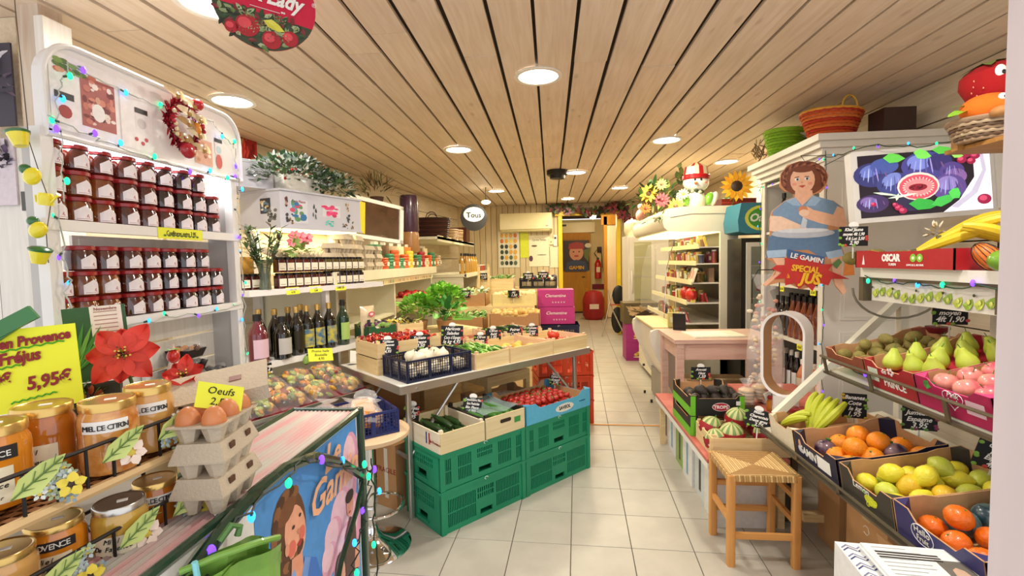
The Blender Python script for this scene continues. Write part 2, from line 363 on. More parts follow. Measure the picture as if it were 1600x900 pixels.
b=T('lobby_ceiling_lamp','warm globe lamp above the rear lobby','ceiling light',(1.0,11.4,2.5)); MB().ell((0,0,0),.08).build('globe',mat('warm_globe','#ffe0b0',emit=6),b)
lo=bpy.data.objects.new('lamp',ll); C.objects.link(lo); lo.parent=b; lo.location=(0,0,-.12)
# smoke detector
s=T('smoke_detector','black round detector under the ceiling boards','detector',(.1,6.05,CH))
MB().lathe([(.13,0),(.13,-.05),(.12,-.06),(.06,-.06)],28).build('housing',mat('black_plastic','#1a1714',.4),s); MB().lathe([(.10,-.06),(.09,-.1),(.03,-.11)],28).build('sensor',mat('black_plastic','#1a1714'),s)
# ---------------- shared materials ----------------
M_card=mat('brown_cardboard','#b98a5a',.8,var=.12,scale=6,bump=.05)
M_cardin=mat('cardboard_inside','#c79a6c',.85,var=.10,scale=7)
M_crw=wood('crate_wood','#e8cf9e','#d8b980',axis=0,knot='#a9743c',kn=.4,rough=.65)
M_crwy=wood('crate_wood_end','#e8cf9e','#d8b980',axis=1,knot='#a9743c',kn=.4,rough=.65)
M_green=mat('green_plastic','#1f9168',.38,var=.12,scale=4,bump=.03)
M_blue=mat('blue_plastic','#23306e',.35,var=.1)
M_navy=mat('navy_plastic','#1d2340',.4,var=.1)
M_orp=mat('red_orange_plastic','#d3441f',.4,var=.1)
M_blackp=mat('black_plastic','#1a1714',.4,var=.2)
M_steel=mat('steel_grey','#b5b1a8',.35,metal=.7,var=.08)
M_alu=mat('aluminium','#c9c6bf',.3,metal=.85,var=.05)
M_chrome=mat('chrome','#e6e6e6',.06,metal=1)
M_slate=mat('chalkboard','#17181a',.7,var=.3)
M_chalk=mat('chalk_white','#f4f2ec',.8,var=.05)
M_paper=mat('white_paper','#f1efe8',.7,var=.03)
M_ylw=mat('yellow_card','#e9ec3c',.6,var=.05)
M_ink=mat('dark_ink','#2a2420',.7)
M_redink=mat('red_ink','#8a1c1c',.6)
M_gink=mat('green_ink','#3f9a35',.6)
M_wrap=wrapmat(); M_wrap2=wrapmat('cloudy_wrap','#f6efe6',.35,.2)
M_clear=wrapmat('clear_plastic','#eef2f2',.18,.05)
M_stem=mat('leaf_green','#4c8a3a',.5,var=.4,scale=20)
M_lidred=mat('red_lid','#9c1f22',.3,var=.1,coat=.4)
M_wire=mat('black_wire','#2a2623',.45,metal=.4)
M_wick=wood('wicker','#b9763c','#7a4a22',scale=9,axis=0,kn=.2)
def patch(q,r,z0,z1,a0,a1,m,n=6,top=None):
    """label bent round a jar; top(t) lifts the upper edge"""
    vs=[]
    for i in range(n+1):
        t=i/n; a=a0+(a1-a0)*t; zz=z1+(top(t) if top else 0)
        vs+=[(r*cos(a),r*sin(a),z0),(r*cos(a),r*sin(a),zz)]
    q.add(vs,[(2*i,2*i+2,2*i+3,2*i+1) for i in range(n)],m); return q
# ---------------- jars ----------------
def jam_jar(bm,name='jam_jar'):
    t=T(name,'x','jar'); r=.0385
    MB().lathe([(r-.006,0),(r,.005),(r,.052),(r-.004,.060),(r-.004,.064)],18).build('glass_body',bm,t)
    MB().lathe([(r-.001,.0),(r+.0015,.002),(r+.0015,.012),(r-.002,.0145)],18).build('lid',M_lidred,t,loc=(0,0,.0625))
    q=MB(); patch(q,r+.0006,.006,.034,-.72,.72,'#eee6ea',8,lambda t:.017*(1-abs(2*t-1)))
    patch(q,r+.0009,.010,.011,-.6,.6,'#8a3a50',6)
    for a,z in ((.1,.018),(.22,.016),(.16,.022)): 
        q.poly([((r+.0012)*cos(a+.05*cos(k)),(r+.0012)*sin(a+.05*cos(k)),z+.003*sin(k)) for k in (0,1.25,2.5,3.75,5)],'#b8707c')
    q.build('label',PR,t); return t
def jam_glass(n,c,c2): return mat(n,c,.12,col2=c2,scale=30,coat=1,spec=.7)
G_amb=jam_glass('amber_jam','#8a4a1c','#6a2f12'); G_red=jam_glass('brown_jam','#5e2416','#3d1410'); G_drk=jam_glass('dark_jam','#2e0f12','#1c090c')
PJ=[Proto(jam_jar(g)) for g in (G_amb,G_red,G_drk)]
M_gold=mat('gold_lid','#d8b46a',.25,metal=.85,var=.1,scale=12); M_silv=mat('silver_lid','#c6c2ba',.25,metal=.9)
def honey_jar(label,loc,rot,hm,lid,kind,r=.045,h=.112,cat='jar'):
    t=T('honey_jar',label,cat,loc,rot)
    MB().lathe([(r*.80,0),(r*.95,.004),(r,.014),(r,h*.70),(r*.97,h*.78),(r*.86,h*.86),(r*.86,h*.9)],32).build('glass_body',hm,t)
    q=MB(); q.lathe([(r*.9,h*.86),(r*.93,h*.865),(r*.93,h*.97),(r*.90,h*.985),(r*.84,h*.98),(r*.82,h*.972),(r*.02,h*.972)],32); q.build('lid',lid,t)
    q=MB(); q.box((.004,.002,h*.974),(r*.38,r*.22,.0012),0,(0,0,.5)); q.build('sticker',M_paper,t)
    if kind in (1,2):
        q=MB(); patch(q,r+.0008,h*.60,h*.76,-1.9,-.35,0,10); q.build('strip_label',M_paper if kind==1 else M_ink,t)
        for i,ch in enumerate('MIEL DE CITRON'if kind==1 else 'PROVENCE'):
            if ch==' ': continue
            a=-1.75+i*(1.3/(13 if kind==1 else 8)); 
            txt(ch,.013,M_ink if kind==1 else M_paper,t,((r+.0018)*cos(a),(r+.0018)*sin(a),h*.64),(pi/2,0,a+pi/2),name='letter')
    if kind!=1:
        q=MB(); patch(q,r+.0006,h*.10,h*.52,-2.0,-.5,0,10); q.build('paper_label',mat('cream_label','#efe3c4',.7,var=.05),t)
        for j,s in enumerate(('Miel','De Fayence','Producteur')):
            for i,ch in enumerate(s):
                a=-1.25+(i-len(s)/2)*(.13 if j<2 else .1)
                if ch!=' ': txt(ch,.012 if j<2 else .008,M_ink,t,((r+.0014)*cos(a),(r+.0014)*sin(a),h*(.41-.13*j)),(pi/2,0,a+pi/2),name='letter',shear=.3)
    return t
def bottle(name,cat,h,r,gm,lm,cm,lab='x',nk=.3,lz=(.12,.5),cap=.13,waist=0):
    t=T(name,lab,cat); nr=r*.36
    P=[(r*.85,0),(r,.006),(r,h*(.62-nk*.2)),(r*.9,h*(.68-nk*.2)),(nr*1.5,h*.76),(nr,h*.82),(nr,h*.97)]
    if waist: P=[(r*.85,0),(r,.006),(r*.98,h*.2),(r*.72,h*.34),(r*.8,h*.45),(r*.95,h*.52),(r*.8,h*.62),(nr*1.2,h*.78),(nr,h*.85),(nr,h*.97)]
    MB().lathe(P,18).build('glass_body',gm,t)
    MB().lathe([(nr*1.18,h*(1-cap)),(nr*1.18,h*.995),(nr*1.0,h)],14).build('cap',cm,t)
    if lm is not None:
        q=MB(); patch(q,r+.0006,h*lz[0],h*lz[1],-2.5,-.6,0,8); q.build('label',lm,t)
    return t
# ---------------- crates and boxes ----------------
def wood_crate(lab,loc,rot,l,w,h,slats=1,grp=None,cat='crate',name='wooden_crate',fm=None,em=None,low=0):
    """corner at the origin; l along x, w along y"""
    t=T(name,lab,cat,loc,rot,grp); th=.008; fm=fm or M_crw; em=em or M_crwy
    hs=h/slats
    for k in range(slats):
        z0=k*hs+(.006 if k else 0); z1=(k+1)*hs-.002
        MB().bx(.004,0,z0,l-.004,th,z1-low).build('side_board',fm,t,smooth=False); MB().bx(.004,w-th,z0,l-.004,w,z1).build('side_board',fm,t,smooth=False)
        MB().bx(0,th,z0,th,w-th,z1).build('end_board',em,t,smooth=False); MB().bx(l-th,th,z0,l,w-th,z1).build('end_board',em,t,smooth=False)
    for x,y in ((th,th),(l-th-.02,th),(th,w-th-.02),(l-th-.02,w-th-.02)):
        MB().bx(x,y,.002,x+.02,y+.02,h+.012).build('corner_post',em,t,smooth=False)
    MB().bx(th,th,.004,l-th,w-th,.01).build('base_board',fm,t,smooth=False)
    return t
def slotwall(q,L,h,t,wins,hand=None,rim=.018):
    """wall in xz plane, thickness t along +y, windows with vertical slits"""
    xs=sorted({0,L}|{a for w in wins for a in (w[0],w[1])}|({hand[0],hand[1]} if hand else set()))
    for a,b in zip(xs,xs[1:]):
        W=[w for w in wins if w[0]<=a+1e-6 and w[1]>=b-1e-6]; Hh=hand and hand[0]<=a+1e-6 and hand[1]>=b-1e-6
        holes=[(w[2],w[3],w[4]) for w in W]+([(hand[2],hand[3],0)] if Hh else [])
        holes.sort(); z=0
        for z0,z1,n in holes:
            if z0>z: q.bx(a,0,z,b,t,z0)
            if n:
                W0=[w for w in W if w[2]==z0][0]; wd=W0[1]-W0[0]; st=wd/n
                k0=0
                for k in range(n+1):
                    xx=W0[0]+k*st
                    if a-1e-6<=xx<=b+1e-6: q.bx(max(a,xx-st*.22),.001,z0,min(b,xx+st*.22),t-.001,z1)
                zm=(z0+z1)/2; q.bx(a,.0005,zm-.003,b,t-.0005,zm+.003)
            z=z1
        if z<h: q.bx(a,0,z,b,t,h)
    q.bx(-.004,-.006,h-rim,L+.004,t,h)
def plastic_crate(lab,loc,rot,l,w,h,m,upper=False,name='plastic_crate',grp=None):
    t=T(name,lab,'crate',loc,rot,grp); th=.012
    if upper: wins=[(.03,.075,.03,h-.04,4),(.12,.215,.03,h-.04,8),(.255,.37,h*.56,h-.04,9),(l-.215,l-.11,.03,h-.04,8),(l-.07,l-.03,.03,h-.04,3)]; hd=(.265,.36,.03,.06)
    else: wins=[(.045,.24,.03,h-.06,17),(.25,.375,h*.5,h-.06,8),(.39,l-.05,.03,h-.06,15)]; hd=(.27,.36,.025,.055)
    q=MB(); slotwall(q,l,h,th,wins,hd); 
    for x in (0,l-.03): q.bx(x,-.008,0,x+.03,0,h)
    q.build('long_wall',m,t,smooth=False)
    q=MB(); slotwall(q,l,h,th,wins,hd); q.build('long_wall',m,t,smooth=False,loc=(l,w,0),rot=(0,0,pi))
    we=[(.07,w-.07,h*.52,h-.05,12)]; he=(w/2-.05,w/2+.05,.04,.075)
    for x,a in ((0,-pi/2),(l,pi/2)):
        q=MB(); slotwall(q,w,h,th,we,he); q.box((w/2,-.003,.03),(.13,.008,.012)); q.build('end_wall',m,t,smooth=False,loc=(x,w if x==0 else 0,0),rot=(0,0,a))
    MB().bx(.01,.01,.004,l-.01,w-.01,.012).build('crate_floor',m,t,smooth=False)
    q=MB(); q.tube([(l/2+.012*cos(a),-.0075,h-.012+.008*sin(a)) for a in [i*2*pi/10 for i in range(8)]],.0018,'#e8efe8',4); q.build('emblem',PR,t)
    return t
def mesh_crate(lab,loc,rot,l,w,h,m,name='plastic_crate',grp=None,p=.016):
    t=T(name,lab,'crate',loc,rot,grp)
    def wall(L):
        q=MB(); q.bx(0,0,h-.012,L,.008,h); q.bx(0,0,0,L,.008,.012)
        n=int(L/p)
        for i in range(n+1): q.bx(i*L/n-.0018,.002,0,i*L/n+.0018,.006,h)
        for j in range(1,int(h/p)): q.bx(0,.002,j*p-.0012,L,.005,j*p+.0012)
        for k in (0,.33,.67,1): q.bx(max(0,k*L-.01),-.001,0,min(L,k*L+.01),.009,h)
        return q
    wall(l).build('long_wall',m,t,smooth=False); wall(l).build('long_wall',m,t,smooth=False,loc=(0,w-.008,0))
    wall(w).build('end_wall',m,t,smooth=False,loc=(.008,0,0),rot=(0,0,pi/2)); wall(w).build('end_wall',m,t,smooth=False,loc=(l,0,0),rot=(0,0,pi/2))
    MB().bx(.004,.004,.002,l-.004,w-.004,.006).build('crate_floor',m,t,smooth=False); return t
def tray(lab,loc,rot,l,w,h,col,inm=None,name='fruit_box',cat='box',dip=.35,low=(.7,.7),grp=None,cin='#c79a6c',rim=None):
    """cardboard tray, corner at origin, l along x (front long side y=0), w along y. Walls dip between raised corners."""
    t=T(name,lab,cat,loc,rot,grp); th=.005
    def wall(L,lw,dp):
        c=dp*L; hl=h*lw; P=[(0,0),(L,0),(L,h),(L-c*.55,h),(L-c*.8,hl),(c*.8,hl),(c*.55,h),(0,h)]
        q=MB(); n=len(P)
        vo=[(x,0,z) for x,z in P]; vi=[(x,th,z) for x,z in P]
        q.add(vo,[(0,1,4,5),(1,2,3,4),(0,5,6,7)],col); q.add(vi,[(5,4,1,0),(4,3,2,1),(7,6,5,0)],cin)
        q.add(vo+vi,[(i,n+i,n+(i+1)%n,(i+1)%n) for i in range(n)],rim or cin); return q
    wall(l,low[0],dip).build('front_panel',PR,t,smooth=False); wall(l,low[0],dip).build('back_panel',PR,t,smooth=False,loc=(l,w,0),rot=(0,0,pi))
    wall(w,low[1],dip).build('side_panel',PR,t,smooth=False,loc=(0,w,0),rot=(0,0,-pi/2)); wall(w,low[1],dip).build('side_panel',PR,t,smooth=False,loc=(l,0,0),rot=(0,0,pi/2))
    q=MB(); q.bx(.003,.003,.001,l-.003,w-.003,.006,cin)
    q.build('bottom',PR,t,smooth=False)
    for x,y in ((th,th),(l-th,th),(th,w-th),(l-th,w-th)):
        sx=1 if x<l/2 else -1; sy=1 if y<w/2 else -1; e=min(l,w)*.13; q=MB()
        q.add([(x+sx*e,y,.004),(x,y+sy*e,.004),(x+sx*e,y,h),(x,y+sy*e,h),(x,y,h)],[(0,1,3,2),(2,3,4)],col if rim is None else rim)
        q.build('corner_brace',PR,t,smooth=False)
    return t
def carton(lab,loc,rot,l,w,h,col='#b98a5a',name='cardboard_box',cat='box',grp=None,opened=False,tape=True,m=None):
    t=T(name,lab,cat,loc,rot,grp); m=m or (M_card if col=='#b98a5a' else PR)
    q=MB(); c=0 if m is M_card else col
    if opened:
        for a in ((0,0,0,l,.005,h),(0,w-.005,0,l,w,h),(0,.005,0,.005,w-.005,h),(l-.005,.005,0,l,w-.005,h),(0,0,0,l,w,.005)): q.bx(*a,c)
        q.build('carton_body',m,t,smooth=False)
    else:
        q.bx(0,0,0,l,w,h-.003,c); q.build('carton_body',m,t,smooth=False)
        for a in ((0,0,l,w/2-.001),(0,w/2+.001,l,w)): MB().bx(a[0],a[1],h-.003,a[2],a[3],h,c).build('flap',m,t,smooth=False)
        if tape: MB().bx(-.001,w/2-.025,h-.06,l+.001,w/2+.025,h+.001).build('tape',mat('parcel_tape','#c9a878',.2,coat=.5),t,smooth=False)
    return t
# ---------------- price cards ----------------
def card(lab,loc,rot,lines,w=.10,h=.075,badge=True,fruit=('#7aa83a','#c8443a'),tilt=0,grp='slate price cards',stake=.06,name='price_card',lean=None):
    e=rot if not isinstance(rot,(int,float)) else (tilt,0,rot)
    t=T(name,lab,'price card',loc,e,grp)
    MB().bx(-w/2,0,0,w/2,.004,h).build('board',M_slate,t,smooth=False)
    rr=random.Random(lab); q=MB()
    for k in range(9):
        s=1 if k%2 else -1; x=s*(w/2-.006+rr.uniform(-.004,.006)) if k<6 else rr.uniform(-w/2,w/2); z=rr.uniform(.004,h*.95) if k<6 else .004
        c=fruit[k%len(fruit)]; q.ell((x,-.001,z),(.009,.0015,.007),c,8,4)
    q.build('fruit_border',PR,t)
    if badge:
        q=MB(); q.lathe([(.024,0),(.024,.004)],20,0,sy=.72); q.tf(0,Matrix.Translation((0,.004,h+.006))@Matrix.Rotation(pi/2,4,'X')); q.build('badge',M_paper,t)
    n=len(lines); sz=h/(n+.7)
    for i,s in enumerate(lines):
        big=i==n-1 and any(c.isdigit() for c in s)
        txt(s,sz*(1.25 if big else 1.05),M_chalk,t,(rr.uniform(-.004,.004),-.0008,h-(i+1)*sz*1.08),name='chalk_writing',shear=.35,bold=.0006,xs=min(1,.92*w/(max(len(s),1)*sz*.56)))
    if stake: MB().bx(-.003,.004,-stake,.003,.006,h*.6).build('stake',mat('clear_stake','#d8d8cf',.3),t,smooth=False)
    return t
def ycard(lab,loc,rot,lines,w=.1,h=.06,tilt=0,ink=None,m=None,cat='price card'):
    t=T('shelf_ticket',lab,cat,loc,(tilt,0,rot) if isinstance(rot,(int,float)) else rot,'yellow shelf tickets')
    MB().bx(-w/2,0,0,w/2,.0015,h).build('ticket_card',m or M_ylw,t,smooth=False); n=len(lines); sz=h/(n+.5)
    for i,s in enumerate(lines): txt(s,sz,ink or M_ink,t,(0,-.0006,h-(i+1)*sz*1.05),name='ticket_writing',shear=.2,xs=min(1,.9*w/(max(len(s),1)*sz*.56)))
    return t
# ---------------- produce ----------------
def fruit(name,cat,build,mats,stem=None):
    t=T(name,'x',cat); q=MB(); build(q); q.build('fruit_body',mats,t)
    if stem: q=MB(); stem(q); q.build('stem',M_stem if stem is not None else None,t)
    return Proto(t)
M_orange=mat('orange_peel','#f08c14',.42,var=.12,bump=.25,bscale=120,scale=10,coat=.15)
M_lemon=mat('lemon_peel','#e8dc3a',.4,var=.12,bump=.2,bscale=120,coat=.15,scale=12)
M_lemong=mat('lemon_peel_deep','#e6bd2c',.4,var=.1,bump=.2,bscale=120,coat=.15)
M_lemonv=mat('lemon_peel_green','#c9d24a',.4,var=.12,bump=.2,bscale=120,coat=.15)
def lemon_b(r): return lambda q:q.tf(0,Matrix.Identity(4)) if q.lathe([(.004,-r*1.42),(r*.25,-r*1.3),(r*.42,-r*1.1),(r*.8,-r*.72),(r,-r*.2),(r,r*.25),(r*.82,r*.72),(r*.45,r*1.08),(r*.25,r*1.24),(.004,r*1.3)],16,0) is None else None
def round_b(r,f=1.0,seg=16,dimple=0): 
    def b(q):
        P=[]
        for i in range(11):
            a=-pi/2+pi*i/10; rr=r*cos(a); z=r*f*sin(a)
            if dimple and i>=9: z-=dimple*r*(1 if i==10 else .2)
            P.append((max(rr,.0008),z))
        q.lathe(P,seg,0)
    return b
PF={}
PF['orange']=fruit('orange','fruit',round_b(.04,.95),M_orange,lambda q:q.lathe([(.003,.0365),(.004,.0395)],6))
PF['mandarin']=fruit('mandarin','fruit',round_b(.036,.88,dimple=.08),mat('mandarin_peel','#ea6f12',.35,var=.1,bump=.25,bscale=130,coat=.3),lambda q:q.lathe([(.003,.028),(.003,.0305)],6))
PF['lemon']=fruit('lemon','fruit',lemon_b(.031),M_lemon,None)
PF['lemond']=fruit('lemon','fruit',lemon_b(.034),M_lemong,None)
PF['lemonv']=fruit('lemon','fruit',lemon_b(.031),M_lemonv,None)
PF['plum']=fruit('melon_gourd','fruit',round_b(.043,.92,dimple=.05),mat('blue_green_rind','#2c4a52',.35,col2='#6f8f8c',scale=18,stretch=(1,1,.15),coat=.4),lambda q:q.lathe([(.003,.036),(.004,.041)],6))
PF['passion']=fruit('purple_fruit','fruit',round_b(.036,.95),mat('purple_rind','#35183c',.4,var=.3,coat=.3,bump=.1),lambda q:q.lathe([(.003,.032),(.003,.037)],6))
PF['kiwi']=fruit('kiwi','fruit',lambda q:(q.ell((0,0,0),(.034,.025,.025),0,14,10)),mat('kiwi_skin','#8f8242',.75,var=.22,scale=60,bump=.3,bscale=300),lambda q:q.ell((.034,0,0),(.003,.004,.004),0,6,4))
PF['apple']=fruit('pink_apple','fruit',round_b(.038,.92,dimple=.25),mat('pink_apple_skin','#d8536a',.25,col2='#e8a08c',scale=14,coat=.5,stretch=(1,1,.4)),lambda q:q.cyl((0,0,.026),(.004,0,.045),.0014,0,5))
PF['rapple']=fruit('red_apple','fruit',round_b(.038,.92,dimple=.25),mat('red_apple_skin','#b5202a',.25,var=.3,scale=14,coat=.5),lambda q:q.cyl((0,0,.026),(.004,0,.045),.0014,0,5))
PF['pear']=fruit('green_pear','fruit',lambda q:q.lathe([(.002,-.034),(.02,-.033),(.034,-.018),(.036,-.004),(.031,.014),(.021,.03),(.015,.042),(.011,.053),(.002,.056)],14),mat('pear_skin','#c3d24c',.4,var=.15,scale=20,coat=.2),lambda q:q.cyl((0,0,.054),(.005,.002,.072),.0016,0,5))
PF['avocado']=fruit('avocado','fruit',lambda q:q.lathe([(.002,-.036),(.02,-.034),(.034,-.016),(.035,0),(.029,.02),(.019,.038),(.010,.048),(.002,.05)],14),mat('avocado_skin','#2c211a',.5,var=.3,bump=.5,bscale=180),lambda q:q.lathe([(.004,.049),(.003,.053)],6))
PF['tomato']=fruit('tomato','tomato',round_b(.026,.85,12,dimple=.1),mat('tomato_skin','#b3261a',.22,var=.2,scale=10,coat=.5),lambda q:[q.leaf((0,0,.020),(cos(a),sin(a),.25),(0,0,1),.016,.005) for a in (0,1.25,2.5,3.8,5)])
PF['btomato']=fruit('ribbed_tomato','tomato',round_b(.05,.72,14,dimple=.2),mat('orange_tomato','#d9442a',.25,var=.2,scale=8,coat=.5),lambda q:[q.leaf((0,0,.030),(cos(a),sin(a),.25),(0,0,1),.022,.006) for a in (0,1.25,2.5,3.8,5)])
PF['courgette']=fruit('courgette','vegetable',lambda q:q.tube([(-.095,0,0),(-.09,0,0),(-.04,.003,.004),(.03,.003,.004),(.075,0,0),(.09,0,0)],[.006,.017,.021,.019,.014,.009],0,10),mat('courgette_skin','#24421a',.3,var=.35,scale=25,coat=.3),lambda q:q.cyl((.088,0,0),(.108,0,.002),.008,0,6))
PF['cucumber']=fruit('cucumber','vegetable',lambda q:q.tube([(-.16,0,0),(-.15,0,0),(-.05,.006,.0),(.06,.006,0),(.14,0,0),(.155,0,0)],[.006,.017,.022,.022,.018,.007],0,10),mat('cucumber_skin','#4f8a34',.35,var=.4,scale=16,coat=.2),lambda q:q.cyl((.15,0,0),(.165,0,.002),.005,0,6))
PF['onion']=fruit('white_onion','vegetable',lambda q:q.lathe([(.002,-.028),(.02,-.027),(.036,-.012),(.038,.002),(.030,.018),(.012,.030),(.004,.042)],14),mat('onion_skin','#e9dcc2',.45,var=.12,scale=12,stretch=(1,1,.2)),lambda q:q.cyl((0,0,.038),(.002,0,.05),.003,0,5))
PF['potato']=fruit('yellow_squash','vegetable',lambda q:q.ell((0,0,0),(.045,.032,.03),0,12,8),mat('potato_skin','#e2b84e',.5,var=.15,scale=12),lambda q:q.cyl((.043,0,0),(.055,0,.003),.004,0,5))
PF['lime']=fruit('green_mango','fruit',lambda q:q.ell((0,0,0),(.042,.038,.036),0,14,10),mat('green_mango_skin','#6f9a2c',.35,var=.2,coat=.3),lambda q:q.cyl((.0,0,.034),(0,0,.041),.003,0,5))
PF['melon']=None
def melon(lab,loc,rot,r=.067):
    t=T('striped_melon',lab,'fruit',loc,rot,'striped melons in red wrappers'); cols=('#c9c486','#6f8f4a')
    q=MB(); n=20; ring=12; vs=[];fs=[]
    for i in range(ring+1):
        p=-pi/2+pi*i/ring; p=max(min(p,pi/2-.03),-pi/2+.03)
        for k in range(n): a=2*pi*k/n; rr=r*(1-.03*(k%2)); vs.append((rr*cos(p)*cos(a),rr*cos(p)*sin(a),r*.95*sin(p)))
    a=[];b=[]
    for i in range(ring):
        for k in range(n): (b if k%2 else a).append((i*n+k,i*n+(k+1)%n,(i+1)*n+(k+1)%n,(i+1)*n+k))
    q.add(vs,a,cols[0]); q.add(vs,b,cols[1]); q.build('rind',PR,t)
    q=MB(); q.lathe([(r*.75,-r*.7),(r*1.05,-r*.35),(r*1.07,-.001),(r*1.02,r*.36)],20,'#a02028',cap=False)
    for k in range(10): an=2*pi*k/10; q.poly([(r*1.085*cos(an+.12*cos(b)),r*1.085*sin(an+.12*cos(b)),-r*.15+r*.12*sin(b)) for b in (0,1.2,2.5,3.8,5)],'#e6c0a8')
    q.build('paper_wrapper',PR,t); MB().cyl((0,0,r*.9),(.004,0,r*1.15),.003,0,6).build('stem',M_stem,t); return t
def banana_bunch(lab,loc,rot,n=5,L=.19,spread=.13,green=0,name='banana_bunch',curve=.5):
    t=T(name,lab,'bananas',loc,rot,'bunches of bananas'); m=mat('banana_skin_ripe','#e8c62e',.45,var=.1,scale=9) if not green else mat('banana_skin_green','#b9c02e',.45,var=.15,scale=9)
    for i in range(n):
        o=(i-(n-1)/2)*spread; P=[];rr=[]
        for k in range(9):
            s=k/8; a=s*curve*2.2; P.append((L*(s*.95),o*(.25+.9*sin(pi*min(s*1.1,1)*.5))*.26,L*.42*sin(a*1.35)*(.8+.06*i)+.004*(i%2))); rr.append(.006+.0135*sin(pi*min(max(s,.04),.97))**.55)
        MB().tube(P,rr,0,8).build('banana',m,t)
    MB().cyl((-.02,0,0),(.014,0,.004),.011,0,8).build('stalk',mat('stalk_brown','#5d5a24',.6,var=.3),t); return t
def heap(proto,M,spots,labf,rotf,group,scale=1):
    R3=M.to_3x3()
    for i,p in enumerate(spots):
        e=Euler(rotf(i)).to_matrix(); r=(R3@e).to_euler(); pr=proto(i) if callable(proto) else proto
        pr.put(labf(i),M@Vector(p),r,group,scale if not callable(scale) else scale(i))
def TM(M,loc=(0,0,0),rz=0):
    """world location and rotation of something standing in a slanted frame"""
    return M@Vector(loc),(M.to_3x3()@Euler((0,0,rz) if isinstance(rz,(int,float)) else rz).to_matrix()).to_euler()
def foliage(q,n,rx,ry,rz,o,L,W,cols,rr,up=.3):
    for i in range(n):
        a=rr.uniform(0,2*pi); b=rr.uniform(-.4,1.4); k=rr.uniform(.35,1)**.6
        d=Vector((cos(a)*cos(b),sin(a)*cos(b),sin(b))); p=Vector(o)+Vector((d.x*rx*k,d.y*ry*k,d.z*rz*k))
        dd=(d+Vector((rr.uniform(-.6,.6),rr.uniform(-.6,.6),rr.uniform(-.4,.6)+up))).normalized()
        q.leaf(p,dd,Vector((rr.uniform(-.4,.4),rr.uniform(-.4,.4),1)),L*rr.uniform(.7,1.2),W*rr.uniform(.8,1.2),rr.choice(cols),rr.uniform(0,.4))
# ================= right-hand fruit racks =================
M_rack=mat('rack_metal','#756c5a',.4,metal=.6,var=.15)
M_rackc=mat('cream_steel','#d9d6c4',.45,var=.06)
M_board=mat('cream_board','#e3dfd2',.5,var=.05,bump=.03)
def painting(t,shapes,k,cx,cy,y=-.0006,name='painting',mt=None,step=.00025):
    """flat print: each shape is (points, colour) in the drawing's own units, later shapes lie on top"""
    q=MB(); d=y
    for P,c in shapes: 
        pts=[((x-cx)*k,d,(cy-z)*k) for x,z in P]
        a=sum(pts[i][0]*pts[(i+1)%len(pts)][2]-pts[(i+1)%len(pts)][0]*pts[i][2] for i in range(len(pts)))
        if a<0: pts=pts[::-1]
        q.poly(pts,c); d-=step
    return q.build(name,mt or PR,t,smooth=False)
def el(cx,cy,rx,ry,n=18,a=0):
    return [(cx+rx*cos(2*pi*i/n)*cos(a)-ry*sin(2*pi*i/n)*sin(a),cy+rx*cos(2*pi*i/n)*sin(a)+ry*sin(2*pi*i/n)*cos(a)) for i in range(n)]
A1=radians(9); ML=frame((1.15,-.09,.557),(cos(A1),0,sin(A1))); A2=radians(13); MM=frame((1.35,.04,.94),(cos(A2),0,sin(A2)))
t=T('fruit_rack','three tier cream fruit rack on slanted metal arms against the board wall','display rack',(1.2,2.3,0))
def rackpart(q,n,m): return q.build(n,m,t,smooth=False,loc=(-1.2,-2.3,0))
for M_,nm,dp in ((ML,'lower_shelf',.62),(MM,'middle_shelf',.5)):
    q=MB(); q.bx(0,1.15,-.012,dp,2.78 if nm=='lower_shelf' else 2.40,-.004); q.tf(0,M_); rackpart(q,nm,M_rackc)
    q=MB(); y1=2.78 if nm=='lower_shelf' else 2.42
    q.bx(-.02,1.15,-.022,.0,y1,-.012); q.tube([(-.016,1.15,.012 if nm=='lower_shelf' else .065),(-.016,y1,.012 if nm=='lower_shelf' else .065)],.006,0,6)
    for y in (1.3,1.66,2.05,2.38): q.bx(-.02,y,-.022,-.014,y+.02,.012 if nm=='lower_shelf' else .065)
    q.tf(0,M_); rackpart(q,'front_rail',M_rack)
q=MB(); q.bx(1.5,1.2,1.385,2.12,2.46,1.43); rackpart(q,'top_shelf',M_board)
q=MB(); q.bx(1.505,1.2,1.372,1.515,2.46,1.384); rackpart(q,'shelf_edge',M_rack)
q=MB(); q.bx(1.53,1.2,1.275,1.54,2.42,1.37); rackpart(q,'valance_board',M_board)
q=MB(); q.bx(1.5,2.44,1.27,1.54,2.47,1.385); q.bx(1.51,1.72,1.28,1.53,1.76,1.385); rackpart(q,'shelf_bracket',M_rack)
for y in (2.64,1.25):
    q=MB(); q.bx(-.018,-.02,0,.018,.02,.92); q.tf(0,Matrix.Translation((1.19 if y>2 else 1.25,y,.64))@Matrix.Rotation(radians(45),4,'Y')); rackpart(q,'slanted_arm',M_rackc)
    q=MB(); q.bx(1.80,y-.02,0,1.84,y+.02,1.4); rackpart(q,'upright',M_rackc)
    q=MB(); q.bx(1.28,y+.1,0,1.32,y+.14,.5); rackpart(q,'leg',M_rack)
q=MB(); q.bx(1.3,2.55,.10,1.8,2.6,.14); rackpart(q,'stretcher',M_crw)
q=MB()
for i in range(26):
    y=2.40-i*.046; q.leaf((1.527,y,1.29+.01*sin(i)),(-.05,-.5,1),(-1,0,0),.05,.035,('#b9c84e','#8fae3a')[i%2],.1); q.ell((1.524,y-.012,1.312),(.002,.008,.010),'#d6dc74',6,4)
    if i%3==0: q.ell((1.523,y+.01,1.338),(.002,.006,.006),'#3a3a22',6,4)
rackpart(q,'pear_cutout_border',PR)
